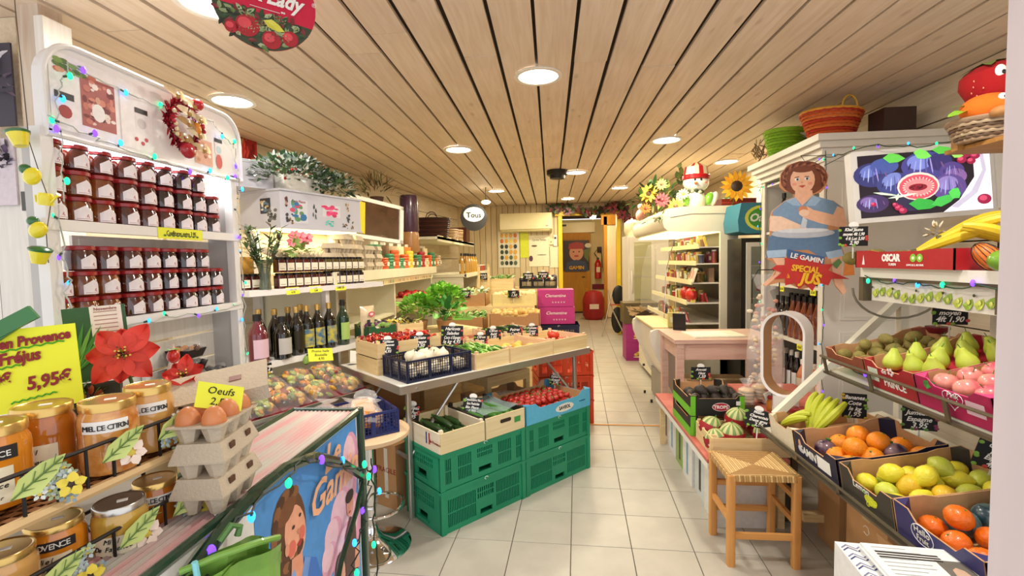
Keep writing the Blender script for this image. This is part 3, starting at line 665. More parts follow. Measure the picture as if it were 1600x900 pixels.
def rtray(lab,M,y,l,w,h,col,z=0,x=0,**k):
    loc,rot=TM(M,(x,y,z),-pi/2); return tray(lab,loc,rot,l,w,h,col,**k)
I4=Matrix.Identity(4)
# --- lower shelf
b=rtray('cream fruit tray at the far end of the lower rack holding green bananas',ML,2.68,.25,.42,.11,'#e3d8bf',low=(.8,.6))
banana_bunch('greenish bananas standing upright in the cream tray of the lower rack',*TM(ML,(.12,2.50,.06),(0,-.4,.30)),n=5,green=1)
banana_bunch('loose greenish bananas lying at the aisle end of the cream tray',*TM(ML,(.05,2.64,.06),(0,-.1,-.9)),n=3,L=.16,green=1)
b=rtray('navy cardboard box of oranges on the lower rack',ML,2.42,.34,.43,.115,'#1d1f3c',low=(.75,.9))
txt('GAMIN',.05,M_paper,b,(.11,-.001,.03),shear=.1,bold=.001,xs=.9); MB().bx(.19,-.0012,.02,.29,-.0004,.075).build('shipping_label',M_paper,b,smooth=False)
q=MB(); q.ell((.05,-.001,.07),(.012,.002,.02),'#d9a58a',8,5); q.ell((.05,-.0015,.045),(.018,.002,.016),'#c9c9d8',8,5); q.build('printed_figure',PR,b)
rows=[(.09,2.33,.0),(.17,2.36,.0),(.26,2.36,.0),(.09,2.24,.0),(.09,2.15,.0),(.18,2.26,.0),(.27,2.27,.0),(.36,2.25,0),(.18,2.15,.02),(.28,2.16,.02),(.37,2.14,.0),(.22,2.30,.055),(.14,2.19,.055),(.25,2.21,.055)]
wr_=fruit('wrapped_orange','fruit',round_b(.04,.95),mat('purple_fruit_paper','#2c1838',.3,col2='#8a6f78',scale=26,coat=.4),lambda q:q.lathe([(.006,.036),(.012,.043)],7))
kinds=[1,0,2,0,0,1,0,0,0,1,0,0,0,0]
for i,(x,y,z) in enumerate(rows):
    pl,rt=TM(ML,(x,y,.045+z),(.4*sin(i*3),.4*cos(i*2),i)); row=ORD[int((2.42-y)/.09)]
    if kinds[i]==1: wr_.put('orange in purple paper, navy box, %s row from bananas, %s from aisle'%(row,ORD[min(int(x/.09),4)]+(' on top' if z>.03 else '')),pl,rt,'oranges in the navy box',1.14)
    elif kinds[i]==2: PF['passion'].put('dark purple fruit in the far corner of the navy orange box',pl,rt)
    else: PF['orange'].put('bare orange, navy box, %s row from the bananas, %s from aisle'%(row,ORD[min(int(x/.09),4)]+(' on top' if z>.03 else '')),pl,rt,'oranges in the navy box',1.14)
b=rtray('charcoal cardboard box of lemons in the middle of the lower rack',ML,2.06,.30,.46,.115,'#3a3630',low=(.7,.92))
txt('Lemon',.034,M_paper,b,(.13,-.001,.06)); txt('GOLD',.026,M_ylw,b,(.19,-.0014,.03),rot=(pi/2,-.5,0))
q=MB(); q.poly([(.18+.035*cos(a),-.001,.045+.02*sin(a)) for a in [i*pi/6 for i in range(12)]][::1],'#cfd62c'); q.leaf((.155,-.0012,.06),(-.5,0,1),(0,-1,0),.03,.012,'#7ab83a'); q.build('printed_lemon',PR,b,smooth=False)
sp=[]
for r_ in range(3):
    for c_ in range(5): sp.append((.06+c_*.082+.02*(r_%2),2.0-r_*.082,.05+.012*((r_*c_)%2),r_,c_))
sp+=[(.13,1.96,.095,3,0),(.21,1.90,.1,3,1),(.30,1.95,.1,3,2)]
for i,(x,y,z,r_,c_) in enumerate(sp):
    pl,rt=TM(ML,(x,y,z),(pi/2*.8+.3*sin(i*5),.5*cos(i*3),i*1.3))
    if r_<3: lb='lemon in the charcoal box, %s row from oranges, %s from aisle'%(ORD[r_],ORD[c_])
    else: lb='lemon heaped on the others in the charcoal box, %s from the aisle'%ORD[c_]
    PF['lemond' if i in (6,12) else ('lemonv' if i%4==1 else 'lemon')].put(lb,pl,rt,'lemons in the charcoal box',1.13)
b=rtray('indigo cardboard box of mandarins on the lower rack next to the newspapers',ML,1.755,.345,.50,.12,'#2f2c66',low=(.75,.9))
q=MB(); q.tube([(.12+.045*cos(a),-.001,.06+.032*sin(a)) for a in [i*pi/8 for i in range(16)]],.0016,'#e8e8f2',4,closed=True); 
for k in range(9): q.poly([(.2+k*.012,-.001,.01),(.206+k*.012,-.001,.012),(.2+k*.012,-.001,.045+.01*(k%3))],'#3f9a3a')
q.build('printed_ring',PR,b,smooth=False); txt('Hello',.03,M_paper,b,(.12,-.0014,.062)); txt('Fruit',.026,M_paper,b,(.12,-.0014,.038))
wm=fruit('wrapped_mandarin','fruit',round_b(.043,.92),mat('blue_green_fruit_paper','#22404a',.3,col2='#7d9a98',scale=22,coat=.5,stretch=(1,1,.3)),lambda q:q.lathe([(.006,.038),(.012,.044)],7))
sp=[(.07,1.69,0,0),(.16,1.69,0,1),(.25,1.70,0,1),(.34,1.70,0,1),(.43,1.69,0,1),(.07,1.60,0,0),(.17,1.60,0,0),(.27,1.61,.01,1),(.36,1.6,0,1),(.07,1.51,0,0),(.17,1.51,0,1),(.27,1.51,0,0),(.37,1.5,0,1),(.12,1.645,.05,0),(.31,1.655,.055,1),(.24,1.57,.055,1),(.33,1.55,.06,0),(.40,1.63,.055,1)]
for i,(x,y,z,kd) in enumerate(sp):
    pl,rt=TM(ML,(x,y,.048+z),(.5*sin(i*4),.4*cos(i*2),i)); top=z>.03; row=ORD[int((1.74-y)/.09)]; c_=ORD[min(int(x/.09),5)]
    lb=('%s, indigo box, %s, %s row from lemons, %s from aisle'%('bare mandarin' if not kd else 'mandarin in dark paper','on top' if top else 'lower layer',row,c_))
    (wm if kd else PF['mandarin']).put(lb,pl,rt,'mandarins in the indigo box',1.1)
b=rtray('small red tray with a pink insert at the near end of the lower rack',ML,1.40,.22,.3,.07,'#a81a24',z=.03,x=.16)
q=MB(); q.bx(.03,.04,.01,.12,.1,.085,'#e0406a'); q.build('pink_insert',PR,b,smooth=False)
card('black price card standing in the banana tray',(1.46,2.42,.70),-.35,['Bananes','Cote','le kg','1,95'],.10,.12,badge=False,fruit=('#c9a42a','#7aa83a'))
card('black price card with green border behind the oranges',(1.60,2.2,.72),-.3,['Oranges','Jumeaux','Espagne','3,95'],.125,.125,badge=False,fruit=('#5a8a3a','#8a3a5a'))
card('black price card leaning behind the lemons',(1.555,1.80,.72),(0,.28,-.25),['Citrons','Jaunes','Espagne','4,50'],.13,.10)
# --- middle shelf
b=rtray('brown kiwi tray at the far end of the middle rack',MM,2.39,.28,.44,.07,'#8a4a34',low=(.7,.8),z=.04)
sp=[(.05+.075*c_+.02*(r_%2),2.33-.075*r_,.075+(.045 if False else 0)) for r_ in range(3) for c_ in range(5)]+[(.12,2.28,.115),(.22,2.29,.115),(.30,2.23,.118)]
for i,(x,y,z) in enumerate(sp):
    pl,rt=TM(MM,(x,y,z),(.2*sin(i),.2*cos(i*3),i*.9))
    lb='kiwi in the brown tray, %s row from the far end, %s from the aisle'%(ORD[i//5],ORD[i%5]) if i<15 else 'kiwi lying on top of the kiwi tray, %s from the aisle'%ORD[i-15]
    PF['kiwi'].put(lb,pl,rt,'kiwis in the brown tray')
b=rtray('dark red box of pears on the middle rack',MM,2.105,.285,.45,.115,'#a01f2a',low=(.8,.85))
txt('PRINCE',.045,M_paper,b,(.17,-.001,.025),bold=.001,xs=.8); txt('de',.03,M_paper,b,(.12,-.001,.075)); MB().bx(.02,-.0012,.03,.08,-.0004,.085).build('shipping_label',mat('pale_label','#cfdcc6',.6),b,smooth=False)
q=MB(); [q.ell((.16+.013*cos(a),-.001,.09+.011*sin(a)),(.007,.002,.007),'#e8d8d8',6,4) for a in (0,1.2,2.5,3.8,5)]; q.build('printed_flower',PR,b)
MB().bx(.01,.01,.05,.275,.44,.058).build('pulp_insert',mat('red_pulp_insert','#c22a3c',.7,var=.1),b)
sp=[(.07,2.03),(.17,2.04),(.27,2.04),(.36,2.03),(.08,1.93),(.18,1.94),(.28,1.94),(.38,1.93),(.10,1.86),(.22,1.86),(.33,1.86)]
for i,(x,y) in enumerate(sp):
    pl,rt=TM(MM,(x,y,.1),(.25*sin(i*7),.3*cos(i*5),i)); PF['pear'].put('green pear in the red box, %s row from kiwis, %s from aisle'%(ORD[i//4],ORD[i%4]),pl,rt,'pears in the dark red box')
b=rtray('magenta apple box lettered in white on the middle rack',MM,1.815,.31,.45,.115,'#a8174e',low=(.8,.85),rim='#d0407a')
q=MB(); hp=[(16*sin(a)**3,13*cos(a)-5*cos(2*a)-2*cos(3*a)-cos(4*a)) for a in [i*2*pi/24 for i in range(24)]]
q.tube([(.16+x*.0026,-.001,.065+z*.0022) for x,z in hp],.0014,'#f4dfe8',4,closed=True); q.leaf((.04,-.001,.085),(1,0,.4),(0,-1,0),.05,.03,'#3f8a3a'); q.build('printed_heart',PR,b,smooth=False)
txt('Pink',.028,M_paper,b,(.16,-.0014,.072),shear=.3); txt('Lady',.028,M_paper,b,(.16,-.0014,.048),shear=.3); MB().bx(.21,-.0012,.035,.28,-.0004,.08).build('shipping_label',mat('pink_label','#d9b8c4',.6),b,smooth=False)
sp=[(.06+.082*c_,1.755-.085*r_,.085) for r_ in range(3) for c_ in range(5)]
for i,(x,y,z) in enumerate(sp):
    pl,rt=TM(MM,(x,y,z),(.4*sin(i*2),.4*cos(i*3),i)); PF['apple'].put('pink apple in the magenta box, %s row from pears, %s from aisle'%(ORD[i//5],ORD[i%5]),pl,rt,'pink apples in the magenta box')
b=rtray('white topped dark box at the near end of the middle rack',MM,1.49,.26,.4,.11,'#1f1f1f',low=(.9,.9),rim='#efe6ec')
card('slate price card over the kiwis, stuck on a stick',TM(MM,(.40,2.15,.16))[0],-.2,['Kiwi Vert','moyen','4ft 1,90'],.125,.10)
card('slate price card with watermelon picture behind the apples',TM(MM,(.46,1.72,.13))[0],-.1,['Pommes','Pink','3,90'],.11,.12,badge=False,fruit=('#5a9a3a','#d8503a'))
p=T('red_stick_cup','dark red cup with two pale sticks behind the kiwi tray','cup',TM(MM,(.42,2.26,.10))[0]); MB().lathe([(.03,0),(.045,.02),(.045,.03),(.02,.03)],16).build('cup',mat('dark_red_plastic','#6f1620',.4),p); MB().cyl((0,0,.03),(-.06,0,.24),.006).cyl((.01,0,.03),(-.01,0,.24),.005).build('stick',M_crw,p)
b=T('white_fruit_carton','white open carton leaning behind the pears','box',TM(MM,(.47,1.9,.1))[0]); MB().bx(0,-.2,0,.01,.16,.12,'#e8e2cf').bx(0,-.2,.1,.08,.1,.11,'#d88a92').build('carton_panel',PR,b,smooth=False)
# --- top shelf
_n0=set(bpy.data.objects)
b=rtray('flat red tray of grapefruit at the far end of the top shelf',I4,2.45,.57,.30,.08,'#a8151f',z=1.431,x=1.47,low=(.92,.8))
txt('OSCAR',.042,M_paper,b,(.24,-.001,.032),bold=.002,xs=.8); txt('TURIN',.016,M_paper,b,(.25,-.001,.012)); q=MB()
for dx in (0,.035): 
    q.poly([(.37+dx+.017*cos(a),-.001,.045+.017*sin(a)) for a in [i*pi/6 for i in range(12)]],'#7fc03a'); q.poly([(.37+dx+.007*cos(a),-.0015,.045+.007*sin(a)) for a in [i*pi/5 for i in range(10)]],'#e8f2c8')
q.poly([(.05,-.001,.015),(.07,-.001,.015),(.06,-.001,.06)],'#efe0e0'); q.build('printed_kiwis',PR,b,smooth=False); txt('KIWI DE L ADOUR',.011,M_paper,b,(.38,-.001,.012))
PF['gf']=fruit('brown_kiwi_fruit','fruit',lambda q:q.ell((0,0,0),(.042,.036,.034),0,12,8),mat('kiwi_skin','#8f8242'),lambda q:q.ell((.04,0,0),(.004,.005,.005),0,6,4))
for i in range(9):
    PF['gf'].put('brown kiwi in the flat red tray on the top shelf, %s from the far end'%ORD[i],(1.58+.1*(i%3)*.9,2.39-.055*i,1.475+.01*(i%2)),i,'kiwis in the flat red tray')
banana_bunch('upper ripe banana bunch on the top shelf',(1.66,1.93,1.555),(0,0,-.55),n=4,L=.22,spread=.16)
banana_bunch('lower ripe banana bunch reaching toward the red tray',(1.84,1.72,1.50),(0,0,pi-.6),n=4,L=.23,spread=.15)
banana_bunch('big ripe banana hand lying on the woven basket',(1.60,1.98,1.50),(0,0,-.5),n=4,L=.24,spread=.18)
def basket(name,lab,loc,rot,rx,ry,h,cols,turns=8,taper=.8,handle=False,n=22,cat='basket',hm=None,rimc=None):
    t=T(name,lab,cat,loc,rot); q=MB()
    for k in range(turns):
        z=h*(k+.5)/turns; s=taper+(1-taper)*k/(turns-1); P=[((rx*s+(.004 if (i+k)%2 else -.003))*cos(2*pi*i/(2*n)),(ry*s+(.004 if (i+k)%2 else -.003))*sin(2*pi*i/(2*n)),z) for i in range(2*n)]
        q.tube(P,h/turns*.52,cols[k%len(cols)],5,closed=True)
    q.build('woven_wall',PR,t)
    q=MB(); q.lathe([(.001,0),(taper,0),(taper,.01),(.001,.01)],n,cols[0],sx=rx,sy=ry,cap=False); q.build('basket_base',PR,t)
    q=MB(); q.tube([(rx*1.03*cos(2*pi*i/24),ry*1.03*sin(2*pi*i/24),h) for i in range(24)],.009,rimc or cols[0],6,closed=True); q.build('rim',PR,t)
    if handle:
        q=MB(); q.tube([(rx*.3*cos(a),ry*.95,h+.08*sin(a)) for a in [i*pi/10 for i in range(11)]],.006,handle,6); q.tube([(rx*.3*cos(a),-ry*.95,h+.08*sin(a)) for a in [i*pi/10 for i in range(11)]],.006,handle,6); q.build('handle',PR,t)
    return t
basket('small_basket','small pale woven basket on the top shelf beside the green mango',(1.66,1.80,1.43),0,.10,.07,.065,('#d9c48a','#c9b074'),6,.85)
PF['lime'].put('round green mango leaning on the pale woven basket',(1.57,1.70,1.468),0,'green mangoes on the top shelf'); PF['lime'].put('green mango at the near end of the top shelf',(1.56,1.55,1.465),1,'green mangoes on the top shelf')
t=T('netted_papaya','orange fruit in a black net on the top shelf','fruit',(1.58,1.62,1.475),(0,.9,-.8)); MB().ell((0,0,0),(.06,.038,.036),0,14,10).build('fruit_body',mat('papaya_skin','#e2762c',.4,var=.2,scale=12),t)
q=MB()
for a in range(8): q.tube([(.062*cos(b),.04*sin(b)*cos(a*pi/8),.038*sin(b)*sin(a*pi/8)) for b in [i*2*pi/16 for i in range(16)]],.0012,0,3,closed=True)
q.build('net',M_wire,t)
t=T('pineapple_net_bag','dark netted bag with pale leaves behind the bananas at the top shelf end','bag',(1.78,1.66,1.44)); q=MB(); q.ell((0,0,.09),(.09,.08,.10),'#2a2018',12,8); q.build('dark_fruit',PR,t); q=MB(); r=random.Random(3); foliage(q,26,.08,.07,.05,(0,0,.17),.11,.02,('#e6e8dc','#c9d8a0','#b4c46a'),r); q.build('leaves',PR,t)
for o in set(bpy.data.objects)-_n0:
    if o.parent is None and o.name!='fruit_box.007' and not o.get('label','').startswith('flat red'): o.location.x-=.05; o.location.y+=.19
# black lamp holder and cables on the wall behind
t=T('black_device','black table device standing behind the red tray','device',(1.85,2.1,1.43)); MB().bx(-.03,-.02,0,.03,.02,.16).bx(-.01,-.01,.16,.01,.01,.2).build('device_body',M_blackp,t); MB().ell((0,-.02,.1),(.02,.01,.02),0).build('device_lens',M_blackp,t)
t=T('dried_flower_pot','small dark bowl with a dried cream bloom on the top shelf','ornament',(1.68,2.22,1.44)); MB().lathe([(.03,0),(.05,.03),(.06,.055),(.05,.055)],16).build('bowl',mat('brown_glaze','#4a2a20',.3),t); q=MB(); r=random.Random(4); q.tube([(0,0,.05),(-.02,0,.12)],.004,'#d9c8a0',5); foliage(q,24,.03,.03,.03,(-.02,0,.14),.03,.015,('#e8dcc0','#cbb890'),r); q.build('bloom',PR,t)
t=T('wall_cable','looped grey cable hanging under the top shelf','cable',(1.9,3.3,1.2)); P=[(1.56+.14*(1-cos(a))*1.6,2.62,1.32-.16*sin(a)) for a in [i*pi/14 for i in range(15)]]
MB().tube([(x-1.9,y-3.3,z-1.2) for x,y,z in P],.006,0,6).build('cable',mat('grey_cable','#8a8676',.5),t)
MB().bx(-.02,-.69,.09,.0,-.67,.13).build('cable_clip',M_blackp,t)
# --- screen
t=T('wall_screen','lit white framed screen showing cut figs above the fruit rack','screen',(1.885,2.6,1.85),(radians(-3),radians(-3.2),radians(2)))
MB().rbox((0,.03,0),(.70,.05,.365),.015,0,ax=1).build('screen_frame',mat('white_plastic','#e4e1da',.3,var=.04),t)
MB().bx(.34,-.004,-.16,.375,.05,.17).bx(-.02,.05,-.02,.02,.3,.02).build('side_cap',mat('white_plastic','#e4e1da'),t)
W_,H_=.64,.315
sh=[([(0,0),(640,0),(640,315),(0,315)],'#1c1420'),([(560,10),(640,0),(640,315),(400,315),(480,260),(560,150)],'#e9e6f2'),([(590,40),(600,120),(540,220),(440,290),(470,300),(570,230),(620,120),(610,40)],'#b9b4c8'),
 (el(70,100,95,62),'#2d2f5e'),(el(55,80,50,30,a=-.3),'#5663a0'),(el(130,60,70,40),'#3b4a86'),(el(175,155,90,60),'#33386c'),(el(160,130,50,30,a=-.4),'#6672ac'),
 (el(330,75,120,72),'#3d3a78'),(el(300,55,60,38),'#6b74b8'),(el(400,60,60,45),'#2f2a5e'),(el(455,110,60,45),'#4a3a78'),(el(470,140,55,40),'#7a5a92'),(el(60,245,80,45),'#3a2a52'),(el(40,235,40,25),'#6f5a8e'),
 (el(435,190,85,65),'#54407e'),(el(430,170,50,35),'#8070aa'),(el(250,255,80,42),'#2a2440'),
 ]+[(el(cx+k*rx*.22,cy,rx*.035,ry*(.8-.18*abs(k)),8,-.12*k),c_) for cx,cy,rx,ry in ((70,100,95,62),(175,155,90,60),(330,75,120,72),(455,110,60,45),(60,245,80,45),(435,190,85,65)) for k,c_ in ((-3,'#232448'),(-2,'#7f88b8'),(-1,'#9aa2cc'),(0,'#4c4f86'),(1,'#8a7fb4'),(2,'#3a2f5e'),(3,'#6a4a72'))]+[(el(285,175,103,70),'#e9c3b4'),(el(285,178,94,62),'#c9485a'),(el(285,180,70,42),'#e07a7c'),(el(283,180,46,18),'#7c1c2c')]
r=random.Random(9)
for i in range(26): a=2*pi*i/26; sh.append((el(285+72*cos(a),178+44*sin(a),7,3,8,a),'#f2b8a8'))
for i in range(14): sh.append((el(255+r.uniform(-8,70),180+r.uniform(-9,9),4,3,6),'#3a0c18'))
for x,y,rx in ((520,30,30),(565,45,24),(500,60,24),(545,70,22),(595,25,22),(595,265,34),(180,275,20),(200,292,20),(60,250,14),(165,260,14)): sh+=[(el(x,y,rx,rx*.75),'#8e1c40'),(el(x-5,y-5,rx*.55,rx*.4),'#c94a6a')]
def lf(x,y,a,L,W,c): 
    ca,sa=cos(a),sin(a); P=[(0,0),(.3,.5),(.7,.38),(1,0),(.7,-.38),(.3,-.5)]; return ([(x+u*L*ca-v*W*sa,y+u*L*sa+v*W*ca) for u,v in P],c)
for a in [(120,20,.1,110,50,'#57b044'),(270,5,.3,90,50,'#6cc450'),(360,0,.1,110,40,'#4fae3c'),(230,260,.1,150,60,'#2f9a3c'),(340,275,-.3,130,50,'#3fb04a'),(440,250,-1.0,60,60,'#4dc050'),(450,30,.2,60,30,'#8ed060'),(60,190,.2,130,12,'#b9c8b0'),(130,225,-.1,150,12,'#cfdcc4'),(170,240,-1.2,40,14,'#d2e0b0')]: sh.append(lf(*a))
painting(t,[([(x*W_/640-W_/2,H_/2-y*H_/315) for x,y in P],c) for P,c in sh] and [(P,c) for P,c in sh],W_/640,320,157.5,y=.0035,name='lit_picture',mt=PRS,step=.00006)
# --- plush fruit in a wicker basket
_n0=set(bpy.data.objects)
b=T('plank_shelf','orange brown plank end under the plush basket','shelf',(1.85,2.05,1.985)); MB().bx(.03,-.12,-.02,.5,.22,.0).build('plank',wood('ochre_plank','#b9823c','#9a6a2c',axis=0),b); MB().bx(.0,.1,-.02,.03,.14,.10).build('side_board',wood('ochre_plank','#b9823c','#9a6a2c'),b); txt('B',.05,M_ylw,b,(.015,.095,.03))
basket('wicker_basket','grey brown rough wicker basket holding the plush fruits',(1.96,2.1,1.99),0,.17,.14,.10,('#a08468','#6f5844','#c0a888'),7,.75)
def plush(name,lab,loc,rot,r,body,eye=1):
    t=T(name,lab,'soft toy',loc,rot); return t
t=T('plush_strawberry','red plush strawberry with googly eyes on top of the orange toy','soft toy',(2.0,2.15,2.28),(0,-.15,-.15))
q=MB(); q.lathe([(.002,-.15),(.05,-.135),(.10,-.06),(.125,.01),(.115,.06),(.07,.09),(.002,.10)],24); q.build('body',mat('red_plush','#b3171c',.9,var=.15,bump=.4,bscale=300),t)
q=MB()
for i in range(34):
    a=-pi/2+RN.uniform(-1.3,1.3); z=RN.uniform(-.1,.05); rr=.125*(1-((z-.01)/.17)**2)**.5; q.ell((rr*cos(a)*1.0,rr*sin(a)*1.0,z),(.003,.003,.005),'#e8a07a',5,3)
q.build('seeds',PR,t)
for x in (-.03,.03): 
    q=MB(); q.ell((x,-.112,.035),(.024,.012,.03),'#f4f2ee',12,8); q.ell((x+.004,-.123,.026),(.009,.006,.010),'#141414',8,6); q.build('eye',PRG,t)
q=MB(); [q.leaf((0,0,.097),(cos(a),sin(a),.05),(0,0,1),.13,.05,'#6f8a3a',.25) for a in [i*pi/3 for i in range(6)]]; q.build('leaf_crown',PR,t)
t=T('plush_orange','orange plush toy lying in the wicker basket','soft toy',(1.915,2.05,2.13),(0,.1,-.1))
MB().ell((0,0,0),(.12,.10,.075),0,20,14).build('body',mat('orange_plush','#f0761c',.9,var=.12,bump=.4,bscale=300),t)
for x,y,z,r_ in ((-.03,-.1,-.035,.034),(.09,-.1,-.005,.045)): MB().ell((x,y,z),(r_,.04,r_*.7),0,12,8,rot=(0,-.4,0)).build('foot',mat('tan_plush','#b98450',.9,var=.1),t)
for x in (-.02,.03): q=MB(); q.ell((x,-.09,.035),(.018,.012,.016),'#f4f2ee',10,7); q.ell((x+.003,-.101,.033),(.006,.004,.006),'#141414',8,5); q.build('eye',PRG,t)
q=MB(); q.leaf((-.1,0,-.01),(-1,-.3,-.25),(0,-.3,1),.10,.06,'#8ec43a'); q.leaf((-.1,0,.01),(-1,0,.1),(0,-.3,1),.08,.03,'#7ab02c'); q.build('leaf',PR,t)
for o in set(bpy.data.objects)-_n0:
    if o.parent is None: c_=Vector((1.95,2.1,1.985)); o.location=c_+(o.location-c_)*.82+Vector((-.195,0,-.055)); o.scale=(.82,)*3
# --- under the rack
carton('tall brown carton under the far end of the rack',(1.40,2.42,0),0,.4,.19,.42)
b=carton('brown carton with printed recycling marks beside the tall one',(1.345,2.0,0),0,.4,.27,.40); 
q=MB(); [q.tube([(-.001,.13+.02*cos(a),z+.02*sin(a)) for a in (.3,1.2,2.2,3.3,4.4,5.6)],.002,'#e8dcc8',4) for z in (.3,.22,.14)]; q.build('printed_marks',PR,b)
b=carton('open carton with pale flaps under the lemon box',(1.36,1.55,0),0,.42,.40,.30,opened=True); MB().bx(-.002,0,.30,.004,.38,.42).build('raised_flap',M_cardin,b,rot=(0,-.25,0))
b=carton('cream carton standing near the newspaper stack',(1.33,1.28,0),0,.3,.24,.33,col='#d8cdb4')
# --- newspapers
b=T('patterned_box','white box with a blue zigzag pattern under the newspapers','box',(1.045,1.37,.30),-.12)
MB().bx(-.19,-.14,0,.19,.14,.30,'#ecebea').build('box_body',PR,b,smooth=False); q=MB()
for i in range(9):
    for j in range(7):
        x=-.19+i*.0425; z=.01+j*.042
        for o in (0,.014): q.poly([(x,-.1405,z+o),(x+.02,-.1405,z+.018+o),(x+.04,-.1405,z+o),(x+.04,-.1405,z+o+.005),(x+.02,-.1405,z+o+.023),(x,-.1405,z+o+.005)],('#3f4a7c','#7a80a4')[o>0])
for i in range(9):
    for j in range(6):
        x=-.185+i*.041; y=-.135+j*.045
        for o in (0,.014): q.poly([(x,y+o,.3006),(x+.02,y+.018+o,.3006),(x+.04,y+o,.3006),(x+.04,y+o+.006,.3006),(x+.02,y+o+.024,.3006),(x,y+o+.006,.3006)],('#3f4a7c','#7a80a4')[o>0])
q.build('zigzag_pattern',PR,b,smooth=False)
MB().bx(-.2,-.15,-.30,.2,.15,-.02).build('box_foot',M_cardin,b)
for k,(dx,dy,dz,rz,lb) in enumerate(((0,0,.0,0,'upper'),(.015,.01,-.012,.08,'lower'))):
    n=T('newspaper','%s newspaper on the patterned box'%('topmost' if k==0 else 'second'),'newspaper',(1.065+dx,1.34+dy,.617+dz),-.12+rz); 
    q=MB(); q.bx(-.16,-.13,0,.17,.13,.007,'#e9ecea'); q.build('paper_block',PR,n,smooth=False)
    q=MB()
    for i in range(12): q.bx(-.14+.0,.11-i*.018,.0072,-.02 if i%3 else -.05,.1135-i*.018,.0074,'#9aa0a4')
    q.bx(.0,-.06,.0072,.07,.07,.0074,'#6f6a62'); q.ell((.035,.0,.0074),(.02,.04,.0004),'#c9a890',8,4); q.bx(-.1,-.1,.0072,-.02,-.02,.0075,'#b9906a'); q.bx(.09,-.1,.0072,.15,.09,.0073,'#c2c8c8'); q.build('print_blocks',PR,n,smooth=False)
    for i in range(3): MB().bx(-.14,.085-i*.012,.0072,.02,.092-i*.012,.0075).build('headline',M_ink,n,smooth=False)
    q=MB(); q.bx(-.165,-.135,-.005,.165,.13,-.0005,'#dfe3e2'); q.build('folded_pages',PR,n,smooth=False)
# ================= right side beyond the racks =================
M_cab=mat('cabinet_white','#dcd8cc',.42,var=.05,scale=4)
M_cream=mat('cream_enamel','#e6dfc6',.35,var=.04)
# --- white wine cabinet
c=T('wine_cabinet','tall white panelled cabinet with open wine shelves facing the aisle','cabinet',(1.8,3.32,0))
L_=.93; D_=.7
q=MB(); q.bx(0,0,0,D_,.03,2.12); q.build('side_panel',M_cab,c,smooth=False)
for z0,z1 in ((.15,.98),(1.06,1.45),(1.52,2.0)):
    q=MB(); q.bx(.10,-.008,z0,.58,0,z1); q.bx(.12,-.012,z0+.02,.56,-.008,z1-.02); q.build('raised_panel',M_cab,c,smooth=False)
MB().bx(0,L_-.03,0,D_,L_,2.12).build('side_panel',M_cab,c,smooth=False); MB().bx(D_-.02,.03,0,D_,L_-.03,2.12).build('back_panel',M_whitew,c,smooth=False)
for k in range(14): MB().bx(D_-.03,.03,.06+k*.147,D_-.02,L_-.03,.06+k*.147+.142).build('back_board',M_whitew,c,smooth=False)
for y in (0,L_-.055): MB().bx(-.012,y,0,0,y+.055,2.12).build('face_post',M_cab,c,smooth=False)
for z in (.45,.86,1.27,1.69,2.08): 
    MB().bx(.005,.03,z-.02,D_-.03,L_-.03,z).build('shelf',M_cab,c,smooth=False)
q=MB(); 
for z,o in ((2.10,.01),(2.14,.035),(2.18,.06),(2.22,.085)): q.bx(-.012-o,-o,z,D_,L_+o,z+.042)
q.build('cornice',M_cab,c,smooth=False)
MB().bx(-.02,-.01,0,D_,L_+.01,.06).build('plinth',M_cab,c,smooth=False)
gR=mat('rose_wine_glass','#d98a5e',.08,coat=1,var=.1); gB=mat('dark_wine_glass','#140a0c',.08,coat=1); gA=mat('amber_glass','#7e3a1c',.08,coat=1,var=.3,scale=12); 
M_foil=mat('foil_white','#e8e4d8',.4); M_foilk=mat('foil_black','#1a1818',.35)
wb1=Proto(bottle('wine_bottle','bottle',.31,.037,gB,M_paper,M_foil)); wb2=Proto(bottle('wine_bottle','bottle',.31,.037,gB,None,M_foilk)); wb3=Proto(bottle('rose_bottle','bottle',.33,.04,gA,None,M_foilk,waist=1)); wb4=Proto(bottle('pink_bottle','bottle',.27,.042,gR,mat('peach_label','#efd8c0',.5),M_foil))
for k in range(9):
    y=4.12-.085*k
    p=(wb2 if k<3 else wb3)
    p.put(('dark bottle with black foil' if k<3 else 'amber bottle with black foil')+' on the shelf behind the fan, %s from the far post'%ORD[k],(1.87,y,.86),1.2+k,'bottles on the upper fan shelf')
    if k<8: wb3.put('amber bottle in the back row behind the fan shelf, %s from the far post'%ORD[k],(1.96,y-.03,.86),k,'bottles on the upper fan shelf')
for k in range(9):
    y=4.12-.085*k
    if k<5: wb1.put('dark wine bottle with white foil on the low shelf, %s from the far post'%ORD[k],(1.86,y,.45),-1.6,'bottles on the low wine shelf')
    else: wb4.put('pink rose bottle on the low shelf, %s from the far post'%ORD[k],(1.86,y,.45),-1.6,'bottles on the low wine shelf')
for k in range(5): wb2.put('black bottle on the shelf behind the painted child, %s from the far post'%ORD[k],(1.9,4.1-.15*k,1.27 if k%2 else 1.69),k,'bottles behind the painted child')
for i,(y,z) in enumerate(((3.95,.84),(3.62,.84),(3.9,1.25),(3.45,1.25),(3.55,.44))): ycard('small yellow shelf ticket on the wine cabinet, %s'%('under the amber bottles, far one','under the amber bottles, near one','below the painted foot','at the near post, high up','on the lowest shelf edge')[i],(1.795,y,z-.035),-pi/2,['8,50'],.07,.04)
